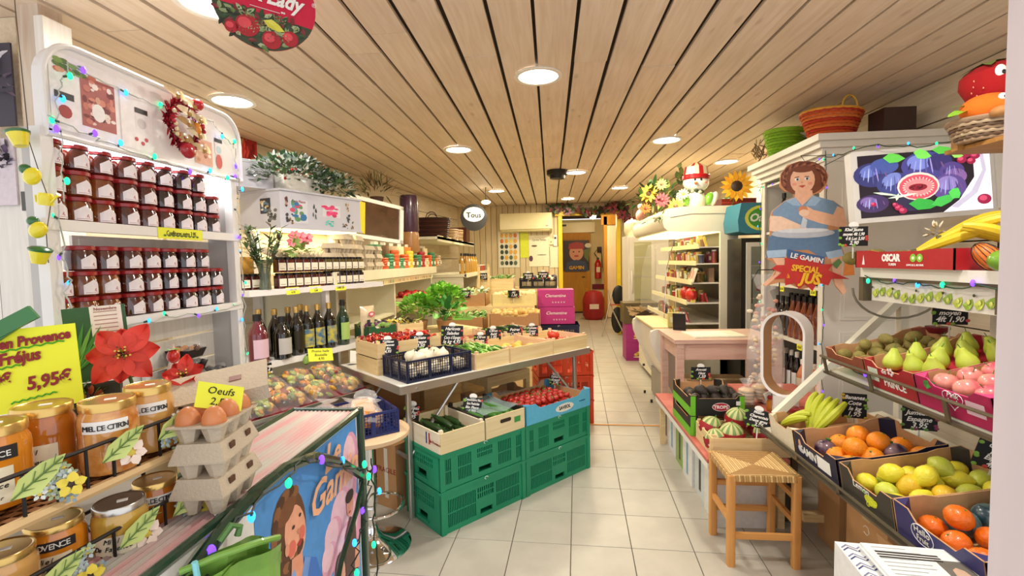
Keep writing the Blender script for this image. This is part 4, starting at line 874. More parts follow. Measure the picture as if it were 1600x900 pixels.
# --- painted child cut-out
c=T('painted_board_figure','cut out board painted as a curly haired child squeezing a fruit juice','sign',(1.545,3.06,1.258),(0,0,radians(-4)))
K=.00112; CX,CY=365,800
sil=[(232,215),(235,150),(270,100),(330,82),(400,90),(450,120),(475,165),(465,225),(435,255),(405,262),(400,285),(500,300),(550,340),(568,430),(545,450),(530,455),(540,520),(560,590),(545,640),(540,700),(570,790),(555,805),(520,760),(505,720),(450,735),(400,760),(350,775),(290,745),(235,735),(160,755),(150,745),(200,700),(225,640),(165,600),(175,560),(185,470),(180,400),(195,345),(260,290),(305,272),(300,250),(255,240)]
q=MB(); 
q.prism([((x-CX)*K,(CY-y)*K) for x,y in sil][::-1],0,.008,'#c98a5c',1); q.build('board',PR,c,smooth=False)
sk='#eeb896'; sk2='#f4cfb2'; de='#7d9ab8'; de2='#5d7a9a'; hr='#7a3f26'
sh=[(el(352,175,118,92),hr),([(190,590),(265,570),(270,600),(240,690),(165,755),(150,745),(215,690),(222,640)],sk),([(490,600),(550,590),(545,700),(572,790),(556,806),(515,750)],sk),
 ([(310,240),(395,240),(400,300),(345,330),(305,295)],sk),([(195,350),(260,292),(310,275),(345,322),(398,268),(500,302),(545,340),(520,365),(480,380),(470,470),(190,480),(210,400)],de),
 ([(260,292),(310,275),(340,322),(300,318)],'#9db8d2'),([(398,268),(440,290),(410,325),(362,322)],'#9db8d2'),
 ([(180,480),(530,455),(545,560),(530,600),(440,600),(380,560),(300,560),(260,600),(165,600)],de2),([(165,560),(270,555),(268,595),(175,600)],'#a9c2da'),([(465,575),(545,560),(555,595),(480,612)],'#a9c2da'),
 ([(185,370),(240,375),(370,440),(365,470),(270,475),(180,450)],sk2),([(520,330),(552,345),(568,432),(550,448),(440,420),(350,385),(330,360),(370,325),(400,345),(500,375)],sk),(el(350,345,24,22),'#d98a5e'),(el(355,360,26,18),sk2),
 (el(345,185,62,72),sk),(el(345,122,62,22),hr),(el(318,180,12,8),'#f6efe6'),(el(367,178,12,8),'#f6efe6'),(el(320,180,6,7),'#2a4a5a'),(el(368,178,6,7),'#2a4a5a'),([(305,168),(328,164),(328,168),(306,172)],'#5a3020'),([(354,164),(378,166),(376,170),(355,168)],'#5a3020'),(el(342,197,6,5),'#dc9a78'),([(325,215),(345,212),(362,213),(345,226)],'#c0483a'),(el(305,205,12,8),'#e89a80'),(el(382,203,12,8),'#e89a80'),
 (el(350,470,160,26),'#b9bcc4'),(el(350,455,130,12),'#d9dade'),([(350,380),(372,400),(365,440),(335,440)],'#c9d2da')]
r=random.Random(6)
for i in range(34): a=pi*.85+i/33*pi*1.3; rr_=r.uniform(.82,1.02); sh.append((el(350+108*rr_*cos(a),178+84*rr_*sin(a),13,5,8,a+1.2),('#5a2a18','#94543a','#a86a48')[i%3]))
sh+=[([(275,555),(460,600),(455,645),(272,600)],'#3f5f8c'),([(215,640),(262,640),(258,600),(305,612),(340,585),(372,615),(430,600),(440,640),(500,640),(478,672),(585,722),(495,718),(480,755),(425,738),(400,785),(365,745),(330,772),(310,738),(262,752),(262,712),(205,715),(245,680),(190,660)],'#c42f28'),
 ([(560,600),(600,590),(608,700),(550,705)],'#e88a3a'),([(495,640),(530,610),(545,630),(520,665)],'#5f8a4a')]
painting(c,sh,K,CX,CY,name='painted_figure',step=.00012); MB().tube([(0,.004,.79),(0,.08,.85),(.18,.17,.86)],.002,0,4).tube([(.1,.004,.77),(.25,.1,.84),(.3,.17,.86)],.002,0,4).build('hanging_wire',M_wire,c)
txt('LE GAMIN',.042,M_paper,c,(0,-.014,.205),shear=0,rot=(pi/2,.22,0),bold=.001); M_jy=mat('juice_yellow','#f2b92a',.5)
txt('SPECIAL',.052,M_jy,c,(-.005,-.0145,.135),rot=(pi/2,.14,0),bold=.002,xs=.85); txt('JUS',.085,M_jy,c,(.02,-.0145,.065),rot=(pi/2,.12,0),shear=.2,bold=.004,xs=.9); txt('à',.04,M_jy,c,(-.10,-.0145,.1))
card('slate price card beside the painted child, green fruit border',(1.475,2.475,1.535),.1,['Kiwi Jaune','moyen 4ft 1,90','4 ft Lot 3,50','2,90'],.14,.095)
# --- oval bladeless fan
f=T('oval_fan','tall oval white bladeless fan with a bronze inside','fan',(1.375,2.92,.55),(0,0,radians(-50)))
q=MB(); pts=[]; n=32; rx=.125; hz=.125
for i in range(n): a=2*pi*i/n; pts.append((rx*cos(a),(hz if sin(a)>=0 else -hz)+rx*sin(a)))
def ring(P,s0,s1,d,m,mi):
    q=MB(); N=len(P); o=[];
    for s,y in ((s1,-d),(s1,d),(s0,d*.9),(s0,-d*.9)):
        for x,z in P: 
            l=(x*x+(z-(hz if z>hz else (-hz if z<-hz else z)))**2)**.5; zz=(hz if z>hz else (-hz if z<-hz else z)); o.append((x*(s),y,zz+(z-zz)*s))
    fs=[];ms=[]
    for k,(a,b) in enumerate(((0,1),(1,2),(2,3),(3,0))):
        for i in range(N): fs.append((a*N+i,a*N+(i+1)%N,b*N+(i+1)%N,b*N+i)); ms.append(1 if k==2 else 0)
    q.add(o,fs,0); q.m=ms; return q
ring(pts,.88,1,.055,None,None).build('air_loop',[mat('fan_white','#e2dcd8',.3,coat=.3),mat('bronze_inside','#b98a60',.3,metal=.4)],f,loc=(0,0,.125+.125+.118))
q=MB(); q.rbox((0,0,.055),(.13,.11,.13),.04,0); q.build('fan_base',mat('fan_white','#e2dcd8'),f)
for k in range(4): MB().bx(-.045+k*.024,-.057,.01,-.03+k*.024,-.0545,.026).build('button',mat('grey_button','#6a6460',.4),f,smooth=False)
# --- low stands
M_pink=mat('pinkish_red_wood','#c9786a',.55,col2='#b95f52',scale=7)
s=T('low_display_stand','low pale stand with a pink edge carrying the avocado and melon boxes','stand',(1.06,3.2,0)); MB().bx(-.23,-.58,.38,.2,.72,.40).build('stand_top',M_pink,s); MB().bx(-.23,-.58,.345,-.215,.72,.38).build('edge_strip',M_white,s)
for x in (-.2,.16):
    for y in (-.54,.66): MB().bx(x,y,0,x+.035,y+.035,.38).build('leg',M_crw,s,smooth=False)
s=T('red_cloth_table','pink topped side table under the fan','table',(1.5,3.1,0)); MB().bx(-.2,-.4,.53,.27,.55,.55).build('table_top',M_pink,s); 
for x in (-.18,.22):
    for y in (-.38,.5): MB().bx(x,y,0,x+.03,y+.03,.53).build('leg',M_rack,s,smooth=False)
for k in range(6):
    col=('#dedcd6','#cfd4d0','#e6e4de','#8fae5a','#dfe3e6','#d6d2cc')[k]
    b=carton('%s upright carton under the low stand, %s from the stool'%('green edged' if k==3 else 'white',ORD[k]),(.895+.012*(k%2)+.015*(k>3),2.66+k*.235,0),0,.27,.22,.335-.012*(k%2),col=col,tape=False,name='upright_carton')
    MB().bx(-.001,.09,.04,0,.13,.26,'#3a3a3a' if k%2 else '#7aa8c0').build('printed_strip',PR,b,smooth=False)
# avocado boxes (two, stacked)
for z in (.401,.527):
    b=tray(('upper' if z>.5 else 'lower')+' black and green avocado box on the low stand',(.84,2.97,z),0,.32,.42,.125,'#1c1d1b',low=(.85,.8),dip=.2)
    q=MB(); q.bx(0,-.0012,.0,.03,-.0004,.12,'#6cba2a'); q.bx(.29,-.0012,0,.32,-.0004,.12,'#6cba2a'); q.bx(-.0012,0,0,-.0004,.42,.05,'#6cba2a')
    q.poly([(.18+.052*cos(a),-.0016,.055+.026*sin(a)) for a in [i*2*pi/20 for i in range(20)]],'#e9dfe0'); q.poly([(.18+.048*cos(a),-.002,.055+.023*sin(a)) for a in [i*2*pi/20 for i in range(20)]],'#b01c30'); q.bx(.27,-.0016,.065,.295,-.0008,.09,'#e8e8e4')
    q.build('printed_panel',PR,b,smooth=False); txt('TROPS',.028,M_paper,b,(.18,-.0024,.045),bold=.001)
r=random.Random(8)
for i in range(18):
    x=.885+.062*(i%5) if i<15 else .93+.07*(i-15); y=3.02+.07*(i//5)+.02*(i%2) if i<15 else 3.06; z=.62 if i<15 else .66
    PF['avocado'].put(('dark avocado, %s row from the camera, %s from the aisle, top box'%(ORD[i//5],ORD[i%5])) if i<15 else 'avocado heaped on top of the others, %s from the aisle'%ORD[i-15],(x,y,z),(pi/2+r.uniform(-.3,.3),r.uniform(-.4,.4),r.uniform(-1,1)),'avocados in the upper box')
# melon crate
b=wood_crate('pale wooden crate of striped melons behind the straw stool',(.865,2.655,.401),0,.42,.30,.105,fm=M_crw)
for i,(x,y,z,w_) in enumerate(((.93,2.86,.495,'behind, nearest the aisle'),(1.0,2.74,.50,'in front, nearest the aisle'),(1.08,2.87,.545,'at the back, raised'),(1.19,2.75,.50,'in front, under the price card'),(1.20,2.88,.495,'at the back corner'),(.92,2.74,.465,'low in the front corner'))): melon('striped melon in a red wrapper, '+w_,(x,y,z),(.25*sin(i*3),.3*cos(i*2),i))
card('slate price card lying across the melons',(1.125,2.70,.55),(-.5,.25,-.1),['Melon','Charentais','Deux gros','2,95'],.14,.10)
card('slate price card over the avocados with a white badge',(1.02,3.36,.655),0,['Avocat','Hass','1,50'],.13,.085)
jr2=[Proto(t) for t in [jam_jar(mat('orange_preserve','#b06a2a',.15,coat=1,var=.3,scale=30)),]]
for i,(x,y) in enumerate(((1.30,2.76),(1.38,2.74),(1.32,3.0),(1.40,3.10),(1.34,3.18))): jr2[0].put('preserve jar on the pink table, %s from the camera'%ORD[i],(x+.03,y,.55),-1.6,'preserve jars on the pink table',1.25)
# cellophane gift bag, twine packs
def bagshape(q,w,d,h,rr,n=14,tie=.78,m=0):
    ring_=[]; fs=[]; 
    for k,(z,s) in enumerate(((0,.9),(.1,1.05),(.35,1),(.6,.8),(tie,.22),(.88,.5),(1,.75))):
        for i in range(n): a=2*pi*i/n; j=1+rr.uniform(-.08,.08); ring_.append((w/2*s*j*cos(a),d/2*s*j*sin(a),h*z))
    for k in range(6):
        for i in range(n): fs.append((k*n+i,k*n+(i+1)%n,(k+1)*n+(i+1)%n,(k+1)*n+i))
    fs.append(tuple(range(n))[::-1]); q.add(ring_,fs,m)
r=random.Random(2)
g=T('gift_bag','tall clear cellophane bag of pale biscuits with a handle','gift bag',(1.47,3.42,.55)); q=MB(); bagshape(q,.24,.18,.82,r,tie=.86); q.build('cellophane',M_wrap,g)
q=MB(); 
for i in range(70): z=r.uniform(.03,.68); q.ell((r.uniform(-.085,.085),r.uniform(-.06,.06),z),(r.uniform(.014,.026),.016,.014),r.choice(('#dcc39a','#e6d3b0','#c9a070','#d89a8a','#e9ddc8')),7,5)
q.build('biscuits',PR,g)['kind']='stuff'
q=MB(); q.tube([(-.09,0,.62),(-.09,0,.78),(-.05,0,.85),(.05,0,.85),(.09,0,.78),(.09,0,.62)],.004,0,5); q.build('handle',M_wire,g)
for i,(x,y,z) in enumerate(((1.24,3.15,.585),(1.33,3.17,.60),(1.40,3.12,.56))):
    g=T('biscuit_pack','small tied pack of round biscuits below the gift bag, %s from the aisle'%ORD[i],'biscuits',(x,y,z-.03),i,'tied biscuit packs'); q=MB(); 
    for k in range(4): q.ell((.0,0,.02+k*.02),(.05,.05,.013),('#d9b98a','#c9a26a')[k%2],12,5)
    q.build('biscuit',PR,g); q=MB(); bagshape(q,.12,.12,.15,r,tie=.72); q.build('cellophane',M_wrap,g)
t=T('white_price_tag','white tag with dark print on the biscuit packs','price card',(1.34,3.0,.63),(.3,-.5,0)); MB().bx(-.045,0,0,.045,.002,.06).build('tag_card',M_paper,t,smooth=False); txt('2,90',.03,M_ink,t,(0,-.0008,.015))
# --- wooden table by the counter
M_pt=wood('pinkish_table_wood','#dcbcab','#c9a08c',axis=0,kn=.1)
t=T('wooden_table','pale pinkish wooden table with papers on top','table',(1.3,4.1,0))
MB().bx(-.34,-.28,.82,.47,.3,.85).build('table_top',M_pt,t); MB().bx(-.30,-.26,.69,.46,-.24,.82).build('apron',M_pt,t,smooth=False); MB().bx(-.3,-.25,.69,-.28,.27,.82).build('apron',M_pt,t,smooth=False)
for x in (-.32,.42):
    for y in (-.27,.24): MB().bx(x,y,0,x+.055,y+.055,.82).build('leg',M_pt,t,smooth=False)
for x in (-.28,-.24,): MB().ell((x,-.285,.785),(.006,.003,.006),0,8,5).build('bolt',M_steel,t)
MB().bx(-.30,-.2,.12,.44,.26,.14).build('lower_shelf',M_pt,t)
b=MB(); t=T('paper_pad','cream paper pad lying on the wooden table','paper',(1.32,4.05,.851),.08); b.bx(-.2,-.14,0,.22,.16,.012,'#eee9cf'); b.bx(-.19,-.13,.0125,.1,.13,.014,'#f3f0de'); b.build('sheets',PR,t,smooth=False)
t=T('dark_board','small dark panel standing on the counter end','sign',(1.10,4.36,.85),(.1,0,-.5)); MB().bx(-.02,0,0,.09,.01,.15).build('panel',M_blackp,t); 
t=T('yellow_pack','cream yellow pack on the counter before the open case','packet',(1.12,4.5,.85)); MB().bx(-.05,0,0,.05,.03,.14,'#d9c878').bx(-.03,-.001,.05,.03,0,.1,'#efe6b8').build('packet_body',PR,t,smooth=False)
carton('brown carton on the wooden table lower shelf',(1.12,3.92,.141),0,.5,.35,.33,col='#8a6a48')
# --- serve-over counter with rounded ends
M_ctr=mat('counter_white','#e3dccd',.35,coat=.2,var=.03)
t=T('white_counter','long white chilled counter with rounded end cheeks','counter',(1.2,4.9,0))
P=[(-.25,.84),(-.005,.84),(-.005,.24),(-.10,.24),(-.14,.32),(-.20,.50),(-.26,.62),(-.29,.70),(-.30,.78),(-.29,.82)]
for y in (-.44,.50): MB().prism(P[::-1],y,y+.05,0,1).build('end_cheek',M_ctr,t)
MB().prism([(-.22,.80),(-.008,.80),(-.008,.3),(-.08,.3),(-.2,.55)][::-1],-.39,.5,0,1).build('counter_body',M_ctr,t)
MB().bx(-.10,-.40,.02,-.008,.5,.3).build('kick_panel',mat('grey_panel','#9a9488',.5,var=.08),t,smooth=False)
for y in (-.38,.1,.46): MB().cyl((-.30+.12,y,.0),(-.18,y,.03),.012).build('foot',M_blackp,t)
MB().bx(-.27,-.4,.84,-.006,.52,.856).build('worktop',M_crwy,t); MB().cyl((-.305,-.1,.44),(-.285,-.1,.44),.012).build('lock',M_blackp,t)
# --- open chilled case with canopy
t=T('chilled_display_case','cream open chilled case with a rounded canopy and stacked shelves','chilled case',(1.5,5.6,0))
CL=1.75; y0=-.65
prof=[(-.36,1.80),(-.375,1.86),(-.365,1.93),(-.32,1.985),(-.2,2.0),(.36,2.0),(.36,1.745),(.1,1.745),(-.25,1.755),(-.33,1.77)]
MB().prism(prof,y0,y0+CL,0,1).build('canopy',M_cream,t)
q=MB(); q.tube([(-.30,y0-.002,1.90),(-.1,y0-.002,1.93),(.2,y0-.002,1.925),(.35,y0-.002,1.91)],.003,0,4); q.build('canopy_line',mat('pale_grey','#b9b49e'),t)
for y in (y0,y0+CL-.04): MB().bx(.19,y,.3,.36,y+.04,1.745).build('end_panel',M_cream,t)
MB().bx(.33,y0+.04,.3,.36,y0+CL-.04,1.745).build('back_panel',mat('dim_grey_panel','#8f8a7c',.5),t,smooth=False)
MB().bx(-.30,y0,.06,.36,y0+CL,.62).build('case_base',M_cream,t); MB().bx(-.3,y0+.02,1.74,.2,y0+CL-.02,1.75).build('lamp_strip',mat('lit_strip','#fff2b8',emit=2.2),t,smooth=False)
prods=('#e8e0cf','#d9c25a','#b8382c','#6a7a4a','#8a6a52','#cfd6d8','#4a4a5a','#e9b8a8','#f0ead2','#9a4a5a')
tiers=[(1.60,.0,0),(1.43,-.03,0),(1.235,-.07,.05),(1.03,-.12,.1),(.82,-.18,.1)]
for j,(z,x0,tl) in enumerate(tiers):
    q=MB(); q.bx(x0,y0+.05,z-.012,.33,y0+CL-.05,z); q.build('shelf',M_ctr,t,smooth=False); q=MB(); q.bx(x0-.012,y0+.05,z-.02,x0,y0+CL-.05,z+.028); q.build('price_rail',mat('pale_yellow_rail','#efe7b8',.5),t,smooth=False)  # plain pale yellow price rail along each shelf front
kk=[0]
def packs(z,x0,j):
    y=y0+.09; 
    n=0
    while y<y0+CL-.12 and n<20:
        w=r.uniform(.045,.075); h=r.uniform(.09,.145)*(.85 if j==0 else 1); d=r.uniform(.03,.06); c1=r.choice(prods); 
        for rowx in ((0,) if j!=1 else (0,)):
            kind=(n+j)%4; loc=(1.5+x0+.05+d/2+rowx,5.6+y+w/2,z+.001)
            lab='%s, open case, %s shelf, %s from the camera'%(('flat packet','small tub','glass jar','upright carton')[kind],(ORD[j] if j<6 else 'back row of the '+ORD[j-5]),ORD[min(n,19)])
            p=T(('flat_packet','food_tub','glass_jar','food_carton')[kind],lab,'groceries',loc,r.uniform(-.15,.15),'groceries in the open case')
            q=MB()
            if kind==0: q.box((0,0,h/2),(.012,w,h),c1,(0,-.25,0)); q.box((-.008,0,h/2),(.003,w*.7,h*.5),r.choice(prods),(0,-.25,0)); q.build('packet_body',PR,p,smooth=False)
            elif kind==1: q.lathe([(w*.42,0),(w*.5,h*.7)],14,c1); q.build('tub',PR,p); MB().lathe([(w*.52,0),(w*.52,.008)],14,r.choice(prods)).build('lid',PR,p,loc=(0,0,h*.7))
            elif kind==2: q.lathe([(w*.42,0),(w*.45,.01),(w*.45,h*.75),(w*.36,h*.85)],14,r.choice(('#7a5a2a','#8a3a2a','#b9a25a'))); q.build('jar_body',PRG,p); MB().lathe([(w*.4,0),(w*.4,.014)],14,r.choice(('#c9a84a','#b02a2a','#dadada'))).build('lid',PRG,p,loc=(0,0,h*.85))
            else: q.bx(-d/2,-w/2,0,d/2,w/2,h,c1); q.build('carton_body',PR,p,smooth=False); MB().bx(-d/2-.001,-w*.35,h*.3,-d/2,w*.35,h*.7,r.choice(prods)).build('label',PR,p,smooth=False)
        y+=w+.004; n+=1
for j,(z,x0,tl) in enumerate(tiers): packs(z,x0,j)
packs(.62,-.26,5)
for j,(z,x0,tl) in enumerate(tiers[1:4]): packs(z,x0+.13,6+j)
for j,z in enumerate((1.28,1.28)): 
    p=T('flower_box','cream picture box on the second shelf of the open case, %s from the camera'%ORD[j],'box',(1.5-.04+.02*j,5.04+j*.17,1.236),-.2,'picture boxes in the case'); q=MB(); q.box((0,0,.075),(.02,.15,.15),'#efe4c8',(0,.3,0)); q.box((-.013,0,.08),(.002,.10,.08),'#d98a7a',(0,.3,0)); q.build('box_body',PR,p,smooth=False)
for j in range(2): 
    p=T('red_heart_tin','glossy red pouch on the third shelf of the open case, %s from the camera'%ORD[j],'pouch',(1.45,5.1+j*.2,1.031),0,'red pouches'); MB().ell((0,0,.075),(.06,.085,.075),'#c22a1e',12,8).build('pouch',PRG,p); MB().bx(-.02,-.01,.13,.0,.01,.16,'#7a1810').build('tie',PR,p)
# small glass display front at the near end with bent chrome
t=T('curved_glass_guard','curved clear guard standing at the near end of the open case','glass guard',(1.15,5.0,.86)); q=MB(); P=[(.20-.17*sin(a),0,.85*(1-cos(a))*.55+.02) for a in [i*pi/16 for i in range(9)]]; 
for a,b in zip(P,P[1:]): q.add([(a[0],0,a[2]),(b[0],0,b[2]),(b[0],.004,b[2]),(a[0],.004,a[2])],[(0,1,2,3)])
q=MB(); q.add([(0,0,0),(0,1.3,0),(.02,1.3,.5),(.02,0,.5),(.1,0,.8),(.1,1.3,.8)],[(0,1,2,3),(3,2,5,4)]); q.build('glass_sheet',M_clear,t); q=MB(); q.tube([(0,0,0),(.02,0,.5),(.1,0,.8)],.004,0,5); q.build('chrome_edge',M_chrome,t)
# --- drinks cooler
t=T('drinks_cooler','drinks cooler with a blue sign header between the case and cabinet','cooler',(2.08,4.75,0))
MB().bx(-.33,-.17,0,.35,.18,1.66).build('cooler_body',M_blackp,t); MB().bx(-.29,-.185,.15,.28,-.172,1.62).build('door_frame',M_cab,t,smooth=False); MB().bx(-.25,-.19,.2,.25,-.186,1.58).build('door_glass',mat('cooler_glass','#7f8478',.1,coat=1,var=.3,scale=6),t,smooth=False)
q=MB(); q.prism([(-.36,1.72),(-.37,1.82),(-.34,1.98),(.36,1.98),(.36,1.70),(-.30,1.70)],-.19,.18,'#2f7d92',1); q.poly([(-.16+.15*cos(a),-.192,1.84+.115*sin(a)) for a in [i*2*pi/20 for i in range(20)]],'#d9e05a'); q.poly([(-.16+.12*cos(a),-.193,1.84+.09*sin(a)) for a in [i*2*pi/20 for i in range(20)]],'#3f9a3a'); q.build('sign_header',PR,t)
txt('Oasis',.10,M_paper,t,(-.16,-.195,1.81),shear=.2,bold=.003); txt('Oasis',.07,M_redink,t,(-.13,-.195,1.2),shear=.2,rot=(pi/2,-.4,0),bold=.002)
for z in (.5,.8,1.1,1.4): MB().bx(-.25,-.195,z,.25,-.191,z+.01).build('cooler_shelf',M_alu,t,smooth=False)
# --- figures on the case
t=T('snowman_figure','ceramic snowman figure with a red striped hat on the canopy','ornament',(1.51,5.15,2.0))
MB().lathe([(.07,0),(.095,.03),(.10,.09),(.075,.15),(.05,.17)],20,'#e9e4d2').build('body',PRG,t); MB().ell((0,0,.26),(.13,.11,.10),'#f4efe4',20,12).build('head',PRG,t)
q=MB(); 
for k in range(16): 
    a0=2*pi*k/16;a1=2*pi*(k+1)/16; q.add([(.128*cos(a0),.11*sin(a0),.32),(.128*cos(a1),.11*sin(a1),.32),(.11*cos(a1),.1*sin(a1),.42),(.11*cos(a0),.1*sin(a0),.42),(.04*cos(a1),.04*sin(a1),.46),(.04*cos(a0),.04*sin(a0),.46)],[(0,1,2,3),(3,2,4,5)],('#b01c24','#e6dfb8')[k%2])
q.build('striped_hat',PRG,t); MB().lathe([(.13,0),(.142,.01),(.142,.04),(.13,.05)],20,'#a8161e',sy=.86).build('hat_band',PRG,t,loc=(0,0,.29))
q=MB(); q.ell((-.04,-.105,.28),(.011,.006,.013),'#1a1a1a',8,6); q.ell((.02,-.108,.28),(.011,.006,.013),'#1a1a1a',8,6); q.build('eye',PRG,t); MB().lathe([(.018,0),(.002,.06)],10,'#e2702a').build('nose',PRG,t,loc=(-.03,-.10,.245),rot=(pi/2,0,0)); MB().ell((.07,-.09,.25),(.015,.006,.012),'#d97a6a',8,5).build('cheek',PR,t)
for s in (-1,1): MB().ell((s*.12,-.03,.09),(.045,.05,.07),'#7fc23a',12,8,rot=(0,s*.4,0)).build('mitten',PRG,t); MB().ell((s*.17,-.03,.09),(.035,.045,.075),'#e9efe0',12,8,rot=(0,s*.3,0)).build('cuff',PR,t)
q=MB(); [q.ell((.06*cos(a),-.08*abs(sin(a)),.165+.01*cos(3*a)),(.022,.018,.018),('#efe8d0','#5a6a4a')[k%2],7,5) for k,a in enumerate([i*2*pi/10 for i in range(10)])]; q.build('scarf',PR,t)
def flower(q,o,d,R_,n,petal,centre,rc=.3,w=.32,rr=None):
    d=Vector(d).normalized(); u=d.orthogonal().normalized(); v=d.cross(u)
    for k in range(n):
        a=2*pi*k/n; e=u*cos(a)+v*sin(a); q.leaf(Vector(o)+e*R_*rc*.7+d*.003*(k%2),e+d*.12,d,R_*(1-rc*.6),R_*w,petal if isinstance(petal,str) else petal[k%len(petal)],.05)
    s=len(q.v); q.ell((0,0,0),(R_*rc,R_*rc,R_*rc*.35),centre,10,5); q.tf(s,Matrix.Translation(o)@d.to_track_quat('Z','Y').to_matrix().to_4x4())
t=T('sunflower','large artificial sunflower on the case beside the snowman','flower',(1.88,5.05,2.0)); q=MB(); flower(q,(0,0,.20),(-.15,-1,.05),.155,17,('#f0b82a','#e29a1c'),'#3a2414',.38,.3); q.build('flower_head',PR,t); q=MB(); q.tube([(0,.02,.19),(-.02,.03,.05),(-.05,.02,0)],.006,'#5a7a2a',5); q.leaf((-.02,0,.08),(-1,-.2,.1),(0,-.5,1),.14,.06,'#5f7f3a'); q.build('stem',PR,t)
t=T('red_gift_box','dark red box lying behind the sunflower','box',(1.97,5.2,2.0),.1); MB().bx(-.22,-.06,0,.14,.12,.09,'#7a1d16').bx(-.22,-.061,.04,.14,-.06,.05,'#a8362a').build('box_body',PR,t,smooth=False)
t=T('flower_arrangement','mixed artificial flowers with sunflowers trailing over the canopy corner','flowers',(1.12,5.15,1.98)); r=random.Random(21)
q=MB(); foliage(q,90,.26,.14,.16,(.0,.05,.12),.10,.05,('#3f6a2c','#5f8a3a','#2f4f24','#8a9a4a'),r); foliage(q,30,.12,.06,.12,(-.05,-.12,-.1),.07,.03,('#8aa050','#5f8a3a','#cfd09a'),r); foliage(q,20,.08,.08,.24,(.26,.1,.22),.09,.05,('#4a5a2c','#6f7a3a'),r,.6); q.build('leaves',PR,t)
for i,(x,y,z,c1,c2,s) in enumerate(((-.10,-.05,.18,'#f0b82a','#5a3a14',.10),(.02,-.12,.10,'#b03a44','#7a1c24',.08),(.15,-.14,.03,'#f0c23a','#6a4a14',.09),(.24,-.08,.16,'#e9dca0','#c9a83a',.06),(-.14,-.10,.02,'#e2782a','#7a3a14',.06),(.02,-.1,.26,'#d8a83a','#5a3a14',.06))):
    q=MB(); flower(q,(x,y,z),(-.3,-1,.2),s,12,c1,c2,.3,.34); q.build('blossom',PR,t)
# --- baskets on the cabinet
basket('orange_basket','orange and red woven basket with a yellow handle on the cabinet',(1.98,3.6,2.262),.3,.21,.15,.22,('#d9622a','#c23a24','#e07a34'),11,.62,handle='#d9a83a',rimc='#e2a63a')
t=basket('green_tub','lime green oval tub with a dark stripe on the cabinet edge',(1.86,3.98,2.268),.3,.17,.13,.19,('#8ec42e','#7fb424'),9,.75)
t=basket('magenta_tub','magenta tub stacked behind the lime green one',(1.95,4.12,2.262),.3,.17,.12,.22,('#a8307a','#96286c'),9,.8)
t=T('white_tub','white tub rim between the green and magenta tubs','tub',(1.93,4.02,2.39),0); MB().lathe([(.14,0),(.17,.03),(.16,.03),(.13,0)],24,'#e9e6da',cap=False).build('tub_rim',PR,t)
t=T('twig_bundle','rough brown twig wreath hanging at the cabinet corner','twigs',(1.76,4.16,2.27)); q=MB(); r=random.Random(12)
for k in range(46): a=r.uniform(0,2*pi); q.tube([(.06*cos(a),.06*sin(a),r.uniform(-.0,.14)),(.09*cos(a+.5),.09*sin(a+.5),r.uniform(0.01,.17))],.004,r.choice(('#8a6f4c','#a58a62','#6a5236')),4)
q.build('twigs',PR,t)['kind']='stuff'
carton('dark brown square box on the cabinet beside the orange basket',(2.20,3.40,2.262),0,.20,.16,.19,col='#3a241c',tape=False,name='dark_box')
# --- stool
M_hon=wood('honey_wood','#dca05a','#cb8c46',axis=2,knot='#8a5226',kn=.2,tint=.05)
M_honx=wood('honey_wood_rail','#dca05a','#cb8c46',axis=0,kn=.1,tint=.05)
s=T('straw_stool','honey coloured wooden stool with a woven straw seat','stool',(1.0,2.46,0),radians(-1))
for x in (-.15,.15):
    for y in (-.135,.135): MB().rbox((x,y,.225),(.037,.037,.45),.008,0).build('leg',M_hon,s)
for z,y in ((.15,-.135),(.15,.135),(.29,.135)): MB().box((0,y,z),(.27,.018,.028)).build('stretcher',M_honx,s)
for z,x in ((.22,-.15),(.22,.15),(.34,.15)): MB().box((x,0,z),(.018,.24,.028)).build('stretcher',M_hon,s)
q=MB(); M_st=('#c9a468','#b98f52','#d9b87c','#a87f46')
N=26
for side in range(4):
    for k in range(N):
        f_=(k+.5)/N; w_=.168*(1-f_); hgt=.452-.012*f_+.003*(k%2); off=.158*(1-f_) 
        if side%2==0: s0=-1 if side==0 else 1; q.tube([(-off,s0*off*.9,hgt),(0,s0*off*.9,hgt+.002),(off,s0*off*.9,hgt)],.0042,M_st[(k*3+side)%4],5)
        else: s0=-1 if side==1 else 1; q.tube([(s0*off,-off*.9,hgt),(s0*off,0,hgt+.002),(s0*off,off*.9,hgt)],.0042,M_st[(k*3+side)%4],5)
for k in range(24): 
    for s0 in (-1,1): x=-.14+.28*k/23; q.cyl((x,s0*.148,.452),(x+.002,s0*.150,.425),.006,M_st[k%4],5); y=-.13+.26*k/23; q.cyl((s0*.164,y,.452),(s0*.166,y,.425),.006,M_st[(k+1)%4],5)
q.bx(-.145,-.13,.425,.145,.13,.44,'#a87f46')
q.build('woven_seat',PR,s)
